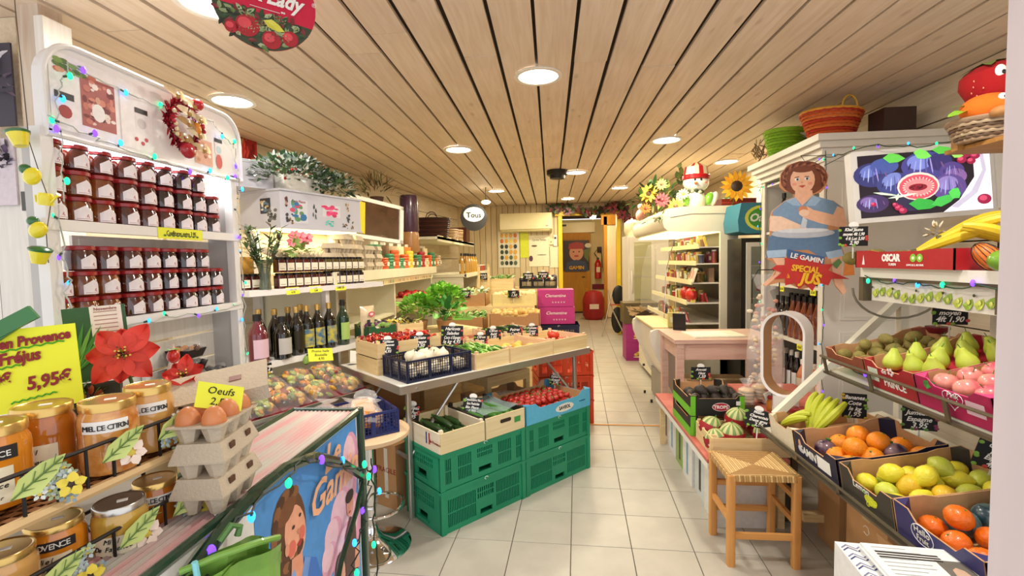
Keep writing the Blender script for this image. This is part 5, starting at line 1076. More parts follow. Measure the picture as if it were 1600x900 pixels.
# --- string lights helper
M_led={c:mat('led_'+n,c,emit=e) for c,n,e in (('#1fe08a','green',1.6),('#6a3cff','violet',1.9),('#2f9cff','blue',1.7))}
def lights(lab,P,n,seed,sag=.01,wire='#2c4a34',r_=.0025,bulb=.0052,cols=None,sub=10):
    t=T('string_lights',lab,'string lights',P[0]); o=Vector(P[0]); rr=random.Random(seed); Q=[]
    for a,b in zip(P,P[1:]):
        a=Vector(a);b=Vector(b)
        for k in range(sub): s=k/sub; Q.append(a.lerp(b,s)-o+Vector((rr.uniform(-.008,.008),rr.uniform(-.008,.008),-sag*4*s*(1-s)+rr.uniform(-.006,.006))))
    Q.append(Vector(P[-1])-o); q=MB(); q.tube(Q,r_,wire,4); q.build('cable',PR,t)
    for k in range(n):
        p=Q[int((k+.5)*len(Q)/n)]; d=Vector((rr.uniform(-1,1),rr.uniform(-1,1),rr.uniform(-1,1))).normalized()*.016; c=(cols or list(M_led))[k%len(cols or M_led)]
        MB().ell(p+d,(bulb,bulb,bulb*1.6),0,8,6).build('bulb',M_led[c],t); MB().cyl(p,p+d*.7,.0035,'#3a4a3a',5).build('socket',PR,t)
    return t
lights('dark cable with small coloured bulbs down the near cabinet post',[(1.78,3.28,2.16),(1.775,3.29,1.6),(1.78,3.285,1.1),(1.775,3.29,.6),(1.78,3.285,.35)],14,1,0)
lights('coloured bulb string down the far cabinet post',[(1.78,4.24,2.1),(1.775,4.245,1.6),(1.78,4.24,1.1),(1.78,4.245,.75)],10,2,0)
lights('coloured bulb string along the cornice and over the screen',[(1.73,4.2,2.07),(1.735,3.7,2.06),(1.74,3.25,2.12),(1.60,2.57,2.04),(1.9,2.55,2.03),(2.2,2.55,2.08)],12,3,.015)
lights('coloured bulb string looping under the top shelf edge',[(1.495,2.42,1.395),(1.495,2.1,1.375),(1.495,1.8,1.385),(1.495,1.5,1.37)],7,4,.02,sub=8,bulb=.008)
lights('coloured bulb string wound round the middle rack rail',[(1.375,2.38,.99),(1.375,2.1,.97),(1.375,1.8,.99),(1.375,1.45,.97)],7,5,.02,sub=8,bulb=.008)
# ================= green crates, trestle table =================
RZ=radians(46.2); eu=Vector((cos(RZ),sin(RZ),0)); ev=Vector((-sin(RZ),cos(RZ),0))
GO=Vector((-.609,2.494,0)); AO=Vector((-.854,2.61,0))
def G(u,v,z=0): return GO+eu*u+ev*v+Vector((0,0,z))
def A(u,v,z=0): return AO+eu*u+ev*v+Vector((0,0,z))
plastic_crate('lower green plastic crate nearest the bar stool',G(0,.012),RZ,.628,.38,.245,M_green,grp='green plastic crates')
plastic_crate('lower green plastic crate under the tomato box stack',G(.634,.012),RZ,.628,.38,.245,M_green,grp='green plastic crates')
plastic_crate('upper green plastic crate under the courgette and cucumber boxes',G(0,.012,.247),RZ,.628,.38,.21,M_green,upper=True,grp='green plastic crates')
plastic_crate('upper green plastic crate directly under the blue tomato box',G(.634,.012,.247),RZ,.628,.38,.21,M_green,upper=True,grp='green plastic crates')
ZC=.458
M_cr2=wood('pale_crate_wood','#efe0b4','#e2cd98',axis=0,knot='#c9a46a',kn=.15,tint=.05); M_cr2y=wood('pale_crate_wood_end','#f0e4cc','#e6d4b4',axis=1,kn=.1,tint=.05)
b=wood_crate('pale wooden crate of courgettes on the green crates, tricolour mark',G(.0,.0,ZC),RZ,.31,.40,.115,fm=M_cr2,em=M_cr2y)
q=MB(); 
for k,c_ in enumerate(('#2f3f86','#f1efe9','#c02a34')): q.poly([(-.0012,.145-k*.014,.03),(-.0012,.131-k*.014,.03),(-.0012,.131-k*.014,.095),(-.0012,.145-k*.014,.095)],c_)
q.build('tricolour_mark',PR,b,smooth=False); txt('de Provence',.022,M_redink,b,(-.0014,.05,.045),rot=(pi/2,0,-pi/2))
r=random.Random(31)
for i in range(13):
    u=.055+.047*(i%5) if i<10 else .08+.07*(i-10); v=.11+.185*(i//5) if i<10 else .2; z=ZC+.055+.012*(i%2)+(.035 if i>=10 else 0)
    PF['courgette'].put('dark green courgette in the pale crate, %s from the stool side, %s'%(ORD[i%5 if i<10 else i-10],('front row','back row','lying on top')[min(i//5,2)]),G(u,v,z),(r.uniform(-.15,.15),r.uniform(-.2,.1),RZ+pi/2+r.uniform(-.25,.25)),'courgettes in the pale crate',.95)
b=wood_crate('pale crate with a green square mark holding wrapped cucumbers',G(.312,.0,ZC),RZ,.315,.40,.125,fm=M_cr2,em=mat('dark_crate_end','#2b2a24',.5))
q=MB(); q.poly([(.225,-.001,.05),(.275,-.001,.05),(.275,-.001,.085),(.225,-.001,.085)],'#3f9a4a'); q.rbox((.155,-.001,.082),(.085,.002,.022),.009,'#2a2418',ax=1); q.build('green_mark',PR,b,smooth=False)
for i in range(5):
    c_=PF['cucumber'].put('wrapped cucumber beside the courgettes, %s from the stool side'%ORD[i],G(.36+.055*i,.20,ZC+.095+.008*(i%2)),(0,0,RZ+pi/2+.1*sin(i)),'wrapped cucumbers')
t=T('cucumber_wrap','bluish clear film sleeves spread over the cucumbers','plastic film',G(.335,.04,ZC+.10),RZ); q=MB(); 
for k in range(9):
    for j in range(6): 
        x0,x1=.28*k/9,.28*(k+1)/9; y0_,y1=.3*j/6,.3*(j+1)/6; f_=lambda x,y:.028+.008*sin(30*x)+.006*sin(25*y+3*x); q.add([(x0,y0_,f_(x0,y0_)),(x1,y0_,f_(x1,y0_)),(x1,y1,f_(x1,y1)),(x0,y1,f_(x0,y1))],[(0,1,2,3)])
q.build('film',wrapmat('bluish_film','#c9e0e0',.3,.2),t)
b=tray('bright blue cardboard box of tomatoes on the green crates',G(.635,.0,ZC),RZ,.63,.41,.125,'#5cb8dc',low=(.74,.72),rim='#3f8fb8',dip=.25)
q=MB(); q.poly([(.36+.09*cos(a),-.001,.045+.028*sin(a)) for a in [i*2*pi/20 for i in range(20)]],'#ecebe0'); q.poly([(.35+.03*cos(a),-.0008,.095+.02*sin(a)) for a in [i*pi/8 for i in range(9)]],'#c9302a')
for k in range(3): q.poly([(-.001,.34-k*.11,.03),(-.001,.28-k*.11,.03),(-.001,.28-k*.11,.07),(-.001,.34-k*.11,.07)],('#c95a5a','#e6ead8','#35509a')[k])
q.build('printed_panel',PR,b,smooth=False); txt('SAVEOL',.032,M_ink,b,(.36,-.0016,.035),bold=.001); txt('tomates',.02,mat('blue_ink','#1f5a8a',.5),b,(.54,-.0016,.05),shear=.2)
i=0
for lay in range(2):
    for a in range(9-lay):
        for c_ in range(6-lay):
            u=.71+.055*a+.026*lay+r.uniform(-.006,.006); v=.075+.055*c_+.027*lay+r.uniform(-.006,.006)
            PF['tomato'].put('red tomato in the blue box, %s layer, %s row, %s from the courgette side'%(('lower','upper')[lay],ORD[c_],ORD[a]),G(u,v,ZC+.050+.036*lay),(r.uniform(-.6,.6),r.uniform(-.6,.6),i),'tomatoes in the blue box'); i+=1
card('slate price card leaning over the cucumbers, cream top',G(.36,.20,ZC+.10),(-.25,.12,.05),['Concombre Noa','Sans Pesticides','Bio Piece','1,90'],.115,.10,stake=0)
card('slate price card leaning behind the table leg on the courgettes',G(.03,.36,ZC+.10),(-.2,.1,.1),['Courgette','de Pays','1,95'],.09,.09)
card('small slate price card with a round badge behind the tomato box',G(1.22,.30,ZC+.10),(-.1,.1,.25),['Tomate','Grappe','2,95'],.085,.075)
# trestle
t=T('market_table','grey metal trestle table carrying the front vegetable crates','table',AO,RZ)
TL,TW=1.66,.86
MB().bx(0,0,.785,TL,TW,.80).build('table_top',M_white,t); 
for a_ in ((0,-.008,.755,TL,.0,.80),(0,TW,.755,TL,TW+.008,.80),(-.008,0,.755,0,TW,.80),(TL,0,.755,TL+.008,TW,.80)): MB().bx(*a_).build('edge_trim',M_alu,t,smooth=False)
for x,y in ((.05,.03),(1.5,.03),(.05,TW-.05),(1.5,TW-.05)):
    MB().rbox((x+.012,y,.385),(.03,.024,.77),.006,0).build('leg',M_alu,t)
for y in (.03,TW-.05):
    MB().tube([(.07,y,.38),(.42,y,.76)],.010,0,8).build('diagonal_brace',M_alu,t); MB().tube([(1.5,y,.45),(1.2,y,.76)],.010,0,8).build('diagonal_brace',M_alu,t)
for x in (.06,1.51): MB().tube([(x,.03,.36),(x,TW-.05,.36)],.012,0,8).build('cross_bar',M_alu,t)
MB().cyl((.1,-.013,.775),(.1,-.006,.775),.008).build('bolt',M_steel,t)
Z8=.801
mesh_crate('dark blue plastic crate of white onions at the table corner',A(.06,.03,Z8),RZ,.46,.30,.13,M_navy)
for i in range(21):
    l_=i//15; k=i if i<15 else i-15; n=5 if l_==0 else 3
    PF['onion'].put('white onion in the dark blue crate, %s row, %s from the corner, %s'%(ORD[k//n],ORD[k%n],'upper layer' if l_ else 'lower layer'),A(.11+.085*(k%n)+(.08 if l_ else 0)+r.uniform(-.008,.008),.075+.085*(k//n)+(.045 if l_ else 0),Z8+.055+.062*l_),(r.uniform(-.7,.7),r.uniform(-.7,.7),i),'white onions',1.16)
b=wood_crate('tall slatted wooden crate of red chillies behind the onions',A(.03,.345,Z8),RZ,.47,.32,.20,slats=2)
q=MB()
for k in range(170): 
    p=Vector((r.uniform(.03,.44),r.uniform(.03,.29),.185+r.uniform(0,.035))); a=r.uniform(0,6.3); q.tube([p,p+Vector((cos(a)*.022,sin(a)*.022,.008)),p+Vector((cos(a)*.045,sin(a)*.045,0))],[.006,.007,.002],r.choice(('#b3201c','#d03a2a','#8e1418','#e05a3a')),5)
q.bx(.01,.01,.15,.46,.31,.18,'#7a1418'); t=T('red_chillies','heap of red chillies filling the tall wooden crate','vegetables',A(.03,.345,Z8),RZ); t['kind']='stuff'; q.build('chilli_heap',PRG,t)['kind']='stuff'
card('slate price card on the chilli crate front, nearest the corner',A(.10,.335,Z8+.13),(-.1,0,.3),['Tomates','anciennes','Bio','4,95'],.13,.09,stake=0)
card('slate price card on the chilli crate front, farther from the corner',A(.33,.335,Z8+.13),(-.1,0,.3),['Tomate','Grappe','3,50'],.13,.09,stake=0)
M_crA=wood('crate_wood_bright','#f2dca8','#e2c385',axis=0,knot='#a9743c',kn=.4,rough=.65,tint=.06); M_crAi=wood('crate_wood_pink_inside','#e8c8a6','#d8b28e',axis=1,kn=.2,tint=.05)
spec=[(.545,.285,'green cabbage leaves crate on the table front',None),(.835,.425,'wooden crate of yellow squash on the table front',None),(1.265,.385,'wooden crate of ribbed tomatoes at the far table end',None)]
for u,l,lb,_ in spec: wood_crate(lb,A(u,.012,Z8),RZ,l,.41,.105,fm=M_crA,em=M_crAi)
for i in range(6): PF['potato'].put('yellow squash in the middle wooden crate, %s from the corner'%ORD[i],A(.88+.062*i,.13+.05*(i%2),Z8+.045),(0,.1,RZ+i),'yellow squash in the wooden crate')
for i in range(6): PF['potato'].put('yellow squash behind the front ones, %s from the corner'%ORD[i],A(.88+.062*i,.27+.05*(i%2),Z8+.045),(0,.1,RZ+i*2),'yellow squash in the wooden crate')
for i in range(7): PF['btomato'].put('ribbed orange red tomato in the far crate, %s'%('nearest the table edge','second along the edge','third along the edge','behind, by the squash crate','behind, in the middle','behind, at the far side','lying on the others')[i],A(1.36+.095*(i%3),(.13 if i<3 else .23),Z8+.05) if i<6 else A(1.44,.18,Z8+.11),(.2*sin(i),.2*cos(i),i),'ribbed tomatoes')
q=MB(); t=T('green_beans','heap of green pods in the first wooden crate beyond the onions','vegetables',A(.55,.02,Z8),RZ); t['kind']='stuff'
for k in range(120):
    p=Vector((r.uniform(.03,.25),r.uniform(.04,.36),.05+r.uniform(0,.06))); a=r.uniform(.8,2.2); q.tube([p-Vector((cos(a)*.05,sin(a)*.05,0)),p+Vector((0,0,.008)),p+Vector((cos(a)*.05,sin(a)*.05,-.004))],[.003,.009,.002],r.choice(('#8fbf4a','#6faa3a','#b4d47a','#4f8a2c')),5)
q.bx(.012,.012,.01,.27,.39,.05,'#5a8a3a'); q.build('pod_heap',PR,t)['kind']='stuff'
card('large slate price card standing between the chillies and the pods',A(.56,.30,Z8+.13),(-.08,.03,.1),['Haricots','Salades','Coco d Espagne','le kg 4,95'],.15,.13,stake=.12)
card('slate price card behind the squash crate, first',A(.90,.42,Z8+.06),(-.1,0,.15),['Citron','Jaune','2,95'],.10,.085)
card('slate price card behind the squash crate, second',A(1.04,.44,Z8+.09),(-.1,0,.15),['Citron','Beldi','1,95'],.12,.085)
card('dark price card between the crates at the far table end',A(1.26,.44,Z8+.085),(-.1,0,.2),['Poires','Conf'],.13,.08,badge=False)
card('slate price card leaning by the ribbed tomatoes',A(1.42,.40,Z8+.075),(-.1,0,.15),['Tomates','Coeur','3,90'],.10,.085)
# second row on the table
for u,l,lb in ((.52,.26,'back row wooden crate of sweet potatoes'),(.80,.36,'back row wooden crate of brown roots'),(1.18,.42,'back row wooden crate of dark courgettes')): wood_crate(lb,A(u,.46,Z8),RZ,l,.38,.12,fm=M_crA,em=M_crAi)
PF['sp']=fruit('sweet_potato','vegetable',lambda q:q.tube([(-.07,0,0),(-.05,0,.0),(0,.004,.0),(.05,0,0),(.075,0,0)],[.004,.024,.032,.022,.004],0,9),mat('sweet_potato_skin','#a8603a',.6,var=.2,scale=20),lambda q:q.cyl((.072,0,0),(.085,0,.003),.003,0,4))
for i in range(8): PF['sp'].put('sweet potato in the back row crate, %s'%ORD[i],A(.58+.07*(i%3),.55+.1*(i//3),Z8+.09),(0,.1,RZ+i*1.3),'sweet potatoes')
for i in range(9): PF['sp'].put('brown root in the wider back row crate, %s'%ORD[i],A(.86+.08*(i%4),.56+.12*(i//4),Z8+.08),(0,.1,RZ+i*2.1),'brown roots')
for i in range(10): PF['courgette'].put('dark courgette in the far back row crate, %s'%ORD[i],A(1.24+.065*(i%5),.58+.17*(i//5),Z8+.10+.01*(i%2)),(0,.05,RZ+pi/2+.2*sin(i*3)),'courgettes in the back crate')
# under the table
PO=[(.45,.35,.0,.4,.45,.35,'brown carton lying under the trestle table')]
for u,v,z,l,w_,h,lb in PO: carton(lb,A(u,v,z),RZ,l,w_,h)
wood_crate('rough wooden crate of sacks under the trestle',A(.12,.40,.0),RZ,.32,.14,.42,slats=3,fm=M_crA)
t=T('ochre_stand','ochre wooden stand under the table behind the tomato box','stand',A(.98,.45,0),RZ); MB().bx(0,0,.52,.45,.35,.60).build('stand_top',M_crA,t,smooth=False); 
for x,y in ((0,0),(.41,0),(0,.31),(.41,.31)): MB().bx(x,y,0,x+.04,y+.04,.52).build('leg',M_crA,t,smooth=False)
b=carton('magenta carton on the ochre stand',A(1.0,.5,.601),RZ,.38,.25,.12,col='#b03078',tape=False); txt('* * * *',.05,M_paper,b,(.2,-.001,.04))
t=T('grey_bag','grey plastic bag on the ochre stand shelf','bag',A(1.05,.40,.50),RZ); q=MB(); q.ell((0,0,.02),(.2,.10,.06),0,14,8); 
b=tray('brown open tray of wrapped produce behind the tomato box',G(.66,.44,.40),RZ,.5,.3,.12,'#8a6a48',low=(.8,.8)); bpy.data.objects.remove(t)
t=T('film_bag','cloudy film bag lying in the tray behind the tomatoes','bag',G(.92,.58,.46),RZ); MB().ell((0,0,0),(.18,.11,.05),0,16,8).build('bag_film',M_wrap2,t); MB().ell((0,0,-.004),(.15,.09,.035),'#5a6a3a',12,6).build('contents',PR,t)
for k in range(3): plastic_crate(('bottom','middle','top')[k]+' red orange plastic crate under the far table end',Vector((-.12,4.25,.0+.225*k)),radians(12),.50,.36,.22,M_orp,upper=(k==2),grp='red orange crates')
# bar stool, carton, blue crate with bags
t=T('bar_stool','bar stool with chrome trumpet base and round pale wooden seat','stool',(-.97,2.40,0))
MB().lathe([(.205,0),(.205,.006),(.19,.014),(.12,.035),(.06,.06),(.035,.09),(.03,.12)],40).build('base',M_chrome,t); MB().cyl((0,0,.1),(0,0,.60),.026,0,16).build('column',M_chrome,t); MB().cyl((0,0,.3),(0,0,.44),.031,0,16).build('sleeve',M_chrome,t)
q=MB(); q.tube([(.02,-.02,.22)]+[(.12*cos(a)+.05,.14*sin(a),.225) for a in [i*pi/8-.9*pi for i in range(16)]]+[(.02,.02,.22)],.009,0,8); q.build('foot_ring',M_chrome,t)
MB().lathe([(.21,.60),(.215,.605),(.215,.622),(.205,.63)],36).build('seat',mat('pale_ply','#dcbd96',.4,var=.06),t)
b=carton('brown carton lettered in red standing behind the bar stool',(-1.10,2.84,0),radians(-28),.17,.34,.40,col='#b98a5a'); txt('FRAGILE',.045,M_redink,b,(.085,-.001,.22),rot=(pi/2,0,0)); 
q=MB(); q.bx(.07,-.0012,.06,.1,-.0004,.37,'#d9d2c0'); q.build('paper_strip',PR,b,smooth=False)
BO=Vector((-1.10,2.12,.632)); mesh_crate('royal blue plastic crate of bagged orange cheese on the bar stool',BO,RZ-.12,.40,.30,.12,M_blue)
r=random.Random(5)
for i,(x,y,lb) in enumerate(((.08,.2,'standing on its edge'),(.18,.12,'in front'),(.28,.2,'at the far side'),(.25,.08,'near the stool edge'))):
    e=Euler((0,0,RZ-.12)).to_matrix(); p=T('orange_bag','tied bag of bright orange wedges in the blue crate, '+lb,'packet',BO+e@Vector((x,y,.06)),(.2*i-.3,.4*sin(i*2),i),'bags of orange wedges')
    q=MB(); q.prism([(-.06,-.05),(.07,-.04),(.05,.06),(-.04,.07)],-.02,.06,mat and 0); q.build('wedge',mat('orange_cheese','#f09a3a',.5,var=.15,scale=14,bump=.2),p); q=MB(); bagshape(q,.17,.16,.12,r,tie=.8); q.build('bag_film',M_wrap,p)
# ---- basil and produce behind
def pot_plant(name,lab,loc,h,rx,cols,n,L,W,seed,pot='#b98a5a',pr=.07,ph=.1,cat='plant'):
    t=T(name,lab,cat,loc); q=MB(); q.lathe([(pr*.75,0),(pr,ph),(pr*.9,ph),(pr*.85,ph*.85)],16,pot); q.build('pot',PR,t)
    q=MB(); rr=random.Random(seed); foliage(q,n,rx,rx,h*.45,(0,0,ph+h*.4),L,W,cols,rr); 
    for k in range(6): a=k; q.tube([(0,0,ph*.8),(rx*.5*cos(a),rx*.5*sin(a),ph+h*.5)],.004,cols[0],4)
    q.build('foliage',PR,t); return t
bas=('#9fd84a','#7cc23a','#b8e468','#5fa830')
S1=T('crate_pedestal','wooden crate under the basil plants','crate',A(.74,.985),RZ); MB().bx(0,0,0,.62,.5,.90).build('crate_body',M_crA,S1,smooth=False)
q=MB()
for k in range(5): MB().bx(-.006,-.008,.02+k*.18,.626,0,.02+k*.18+.15).build('slat',M_crA,S1,smooth=False)
pot_plant('basil','bright basil plant behind the table, highest one',A(1.12,1.22,.9),.34,.18,bas,330,.06,.05,1)
pot_plant('basil','bright basil plant behind the chilli crate, lower one',A(.86,1.22,.9),.24,.17,bas,260,.06,.05,2)
pot_plant('broad_leaf_plant','broad leaved green plant beside the large price card',A(1.0,1.05,.9),.16,.12,('#4f9a3a','#7cc050','#2f6f2c'),22,.11,.07,3)
t=T('basil_label','round yellow sun shaped tag on the basil pot','sign',A(.77,.975,.86),RZ); q=MB(); q.poly([(.055*cos(a),0,.055*sin(a)) for a in [i*2*pi/20 for i in range(20)]][::-1],'#7ac03a'); q.poly([(.042*cos(a),-.001,.042*sin(a)) for a in [i*2*pi/16 for i in range(16)]][::-1],'#f0d23a'); q.build('tag_face',PR,t,smooth=False); txt('BASILIC',.018,M_redink,t,(0,-.002,0))
def heapthing(name,lab,loc,rot,l,w_,h,n,cols,sz,seed,shape='ell',cat='vegetables'):
    t=T(name,lab,cat,loc,rot); t['kind']='stuff'; q=MB(); rr=random.Random(seed)
    for k in range(n):
        p=(rr.uniform(.02,l-.02),rr.uniform(.02,w_-.02),h+rr.uniform(0,sz)); c_=rr.choice(cols)
        if shape=='ell': q.ell(p,(sz*rr.uniform(.8,1.4),sz,sz*.9),c_,7,5,rot=(0,0,rr.uniform(0,3)))
        else: a=rr.uniform(0,6.3); q.leaf(p,(cos(a),sin(a),rr.uniform(.2,1.2)),(0,0,1),sz*3,sz*1.3,c_)
    q.bx(.01,.01,h-.03,l-.01,w_-.01,h,cols[0]); q.build('heap',PR,t)['kind']='stuff'; return t
def stocked(lab,what,loc,rot,l,w_,h,n,cols,sz,seed,shape='ell',crate='wood',ccol='#b98a5a',slats=1,hname='vegetable_heap'):
    if crate=='wood': wood_crate(lab,loc,rot,l,w_,h,slats=slats,fm=M_crA,em=M_crAi)
    elif crate=='mesh': mesh_crate(lab,loc,rot,l,w_,h,M_navy)
    elif crate=='black': mesh_crate(lab,loc,rot,l,w_,h,M_blackp)
    else: tray(lab,loc,rot,l,w_,h,ccol,low=(.85,.85))
    if what: heapthing(hname,what,Vector(loc),rot,l,w_,h-.02,n,cols,sz,seed,shape)
# display block behind the table
t=T('produce_stand','stepped wooden stand carrying the rear produce boxes','stand',(-1.35,5.2,0)); MB().bx(0,0,0,1.15,.5,.68).build('front_step',M_crA,t,smooth=False); MB().bx(.1,.55,0,1.15,1.1,.95).build('middle_step',M_crA,t,smooth=False); MB().bx(.3,1.17,0,1.45,1.7,1.12).build('back_step',M_crA,t,smooth=False)
stocked('brown cardboard box of green leeks on the front step','leeks and herbs in the front step box',(-1.25,5.22,.681),0,.5,.4,.2,60,('#7ab84a','#4f8a34','#b8d890'),.03,1,'leaf','tray')
stocked('brown cardboard box of ginger roots on the front step','pale roots heaped in the brown box',(-.68,5.22,.681),0,.55,.4,.24,70,('#e2c078','#d2a85a','#c99a4a'),.03,2,'ell','tray',hname='root_heap')
b=carton('magenta carton with white print at the aisle end of the stand',(-.16,5.95,.70),.03,.45,.30,.21,col='#b8307e',tape=False); txt('Clementine',.055,M_paper,b,(.22,-.001,.12),shear=.3); txt('* * * * *',.05,M_paper,b,(.26,-.001,.03))
b=carton('upper magenta carton with white print at the aisle end',(-.17,5.96,.915),.03,.45,.30,.21,col='#b8307e',tape=False); txt('Clementine',.055,M_paper,b,(.22,-.001,.12),shear=.3); txt('* * * * *',.05,M_paper,b,(.26,-.001,.03))
plastic_crate('dark blue plastic crate under the magenta cartons',(-.16,5.93,.45),.0,.5,.36,.24,M_navy)
carton('brown carton supporting the dark blue crate',(-.16,5.95,0),0,.48,.34,.449)
stocked('pale tray of garlic heads tilted on the middle step','garlic and small onions in the pale tray',(-.72,5.8,.951),0,.55,.4,.14,80,('#f0e2b0','#e2c98a','#e8d8a0'),.028,3,'ell','tray','#e6d696',hname='garlic_heap')
stocked('brown box of pale leeks on the middle step','leek leaves in the brown box',(-1.22,5.8,.951),0,.42,.4,.16,50,('#d8e4b0','#8ab45a','#eef0d8'),.035,4,'leaf','tray')
stocked('black plastic crate of dark produce on the back step','dark vegetables in the black crate',(-.42,6.4,1.121),0,.5,.36,.14,50,('#2a2028','#3a3040','#e2d6b0'),.03,5,'ell','black')
stocked('wooden crate of leafy greens at the back of the stand','curly greens in the back crate',(-1.0,6.4,1.121),0,.5,.36,.14,60,('#9fbf6a','#6a9a4a','#dfe6b8'),.03,6,'leaf','wood')
for i,(x,y,z,s) in enumerate(((-1.05,5.78,1.06,['Poireaux','2,95']),(-.45,5.75,1.05,['Ail','1,50']),(-.9,6.36,1.25,['Salade','1,20']),(-.3,6.36,1.24,['Navets','2,50']),(-.1,6.36,1.25,['Betterave','1,95']))): card('dark price card on the rear stand, %s'%('at the pale leeks','at the garlic tray','at the leafy greens','at the black crate, nearer one','at the black crate, farther one')[i],(x,y,z),0,s,.14,.09)
for x in (-.95,-.82): 
    t=T('wooden_signpost','thin wooden stake standing in the rear stand, %s'%('left of the leeks' if x<-.9 else 'right of the leeks'),'stake',(x,6.3,1.121)); MB().bx(-.015,-.01,0,.015,.01,.34).build('stake',M_crA,t); MB().bx(-.02,-.012,.3,.02,-.01,.34).build('stake_tip',M_crw,t)
# ================= left jam rack =================
RX=-1.40; Y0,Y1=1.225,2.07
M_rk=mat('rack_white','#e9e6e2',.4,var=.04,bump=.02)
k=T('jam_rack','tall white wooden jam rack with an arched picture header','display rack',(RX,Y0,0)); LR=Y1-Y0; DP=-.125
for y,dd in ((.02,-.065),(LR-.03,DP)):
    MB().bx(-.035,y-.005,0,0,y+.03,1.90).build('front_post',M_rk,k,smooth=False); MB().bx(dd,y,0,-.035,y+.02,1.9).build('side_panel',mat('grey_side','#bcb8b4',.5,var=.06),k,smooth=False)
for z in (1.643,1.338,.97,.55): 
    MB().prism([(-.005,.03),(-.005,LR-.03),(DP,LR-.03),(DP,.20),(-.065,.03)],z-.022,z).build('shelf',M_rk,k,smooth=False); MB().bx(-.012,.0,z-.030,.004,LR,z+.002).build('shelf_lip',M_rk,k,smooth=False)
for z0,z1 in ((1.0,1.1),(1.11,1.21),(1.22,1.30),(1.345,1.44),(1.45,1.54),(1.545,1.61),(1.65,1.75),(1.755,1.86)): MB().bx(DP-.01,.20,z0,DP,LR,z1).build('back_board',M_whitew,k,smooth=False)
MB().bx(DP,.22,1.56,DP+.004,.5,1.60).build('back_strip',M_rk,k,smooth=False)
MB().bx(-.12,.42,.97,-.105,.44,1.31).build('divider_post',M_rk,k,smooth=False)
# header board with rounded upper corners
P=[(0,0),(LR+.03,0)]; R_=.11; HH=.27
P+= [(LR+.03-R_+R_*cos(a),HH-R_+R_*sin(a)) for a in [i*pi/14 for i in range(8)]]+[(R_+R_*cos(a),HH-R_+R_*sin(a)) for a in [pi/2+i*pi/14 for i in range(8)]]
def yz(q,P,x0,x1,m=0): return q.prism([(.03+a*.97,b+1.885) for a,b in P],x0,x1,m,0)
yz(MB(),P,-.03,.0).build('header_board',M_rk,k,smooth=False)
q=MB(); PP=[(.003,.03+a*.97,b+1.885) for a,b in P]; q.tube(PP,.009,0,8,closed=True); q.build('header_edge',M_rk,k)
MB().bx(-.10,.03,1.872,-.02,LR-.03,1.886).build('led_strip',mat('cool_led_strip','#f4f6ff',emit=3),k,smooth=False)
ld=bpy.data.lights.new('lamp','AREA'); ld.shape='RECTANGLE'; ld.size=.7; ld.size_y=.05; ld.energy=3; ld.color=(.96,.97,1); lo=bpy.data.objects.new('lamp',ld); C.objects.link(lo); lo.parent=k; lo.location=(-.05,LR/2,1.866); lo.rotation_euler=(0,0,pi/2)
# pictures on the header: local drawing a along rack, b up
q=MB(); X=.0012
def rect(a0,b0,a1,b1,c,x): q.poly([(x,a0,b0+1.885),(x,a1,b0+1.885),(x,a1,b1+1.885),(x,a0,b1+1.885)],c)
def blob(a,b,ra,rb,c,x,n=12): q.poly([(x,a+ra*cos(2*pi*i/n),b+rb*sin(2*pi*i/n)+1.885) for i in range(n)],c)
rect(.05,.02,.40,.24,'#f2eeec',X)
def jarpic(a,b,s,c,x): rect(a-.022*s,b,a+.022*s,b+.05*s,'#efe9ea',x); rect(a-.024*s,b+.05*s,a+.024*s,b+.066*s,'#3a3638',x+.0003); blob(a,b+.02*s,.017*s,.016*s,c,x+.0003)
jarpic(.09,.05,1.2,'#a83a3a',X+.0004); jarpic(.355,.09,1.1,'#cfc8c8',X+.0004); jarpic(.74,.09,1.0,'#bcd0d6',X+.0004)
rect(.14,.05,.255,.20,'#b0605a',X+.0004); 
rr=random.Random(4)
for i in range(40): blob(.14+rr.uniform(.01,.105),.05+rr.uniform(.01,.14),rr.uniform(.006,.014),rr.uniform(.004,.012),rr.choice(('#7a2e30','#d98a78','#efd0c4','#5a2426','#c9786a','#f2e6de')),X+.0006+i*.00001,7)
blob(.195,.10,.022,.028,'#f6f2ee',X+.0012); blob(.195,.138,.009,.011,'#dba58c',X+.0013)
for i in range(16): blob(.09+rr.uniform(-.02,.1),.20+rr.uniform(-.012,.02),.014,.008,rr.choice(('#c9684a','#7fa04a','#d99a7a','#5a7a3a')),X+.0006+i*.00001,8)
for a,b in ((.33,.055),(.355,.045),(.37,.06),(.10,.22)): blob(a,b,.008,.007,'#c24a52',X+.0006)
rect(.60,.03,.70,.13,'#d9a88e',X+.0003)
for i in range(16): blob(.60+rr.uniform(.01,.09),.03+rr.uniform(.01,.09),.010,.008,rr.choice(('#e8c4a8','#c98a6a','#f2e2d0','#a8604a')),X+.0006+i*.00001,7)
blob(.74,.06,.02,.03,'#d0605a',X+.0006)
rect(.27,.03,.275,.2,'#d8d0d0',X+.0003)
q.build('header_pictures',PR,k,smooth=False)
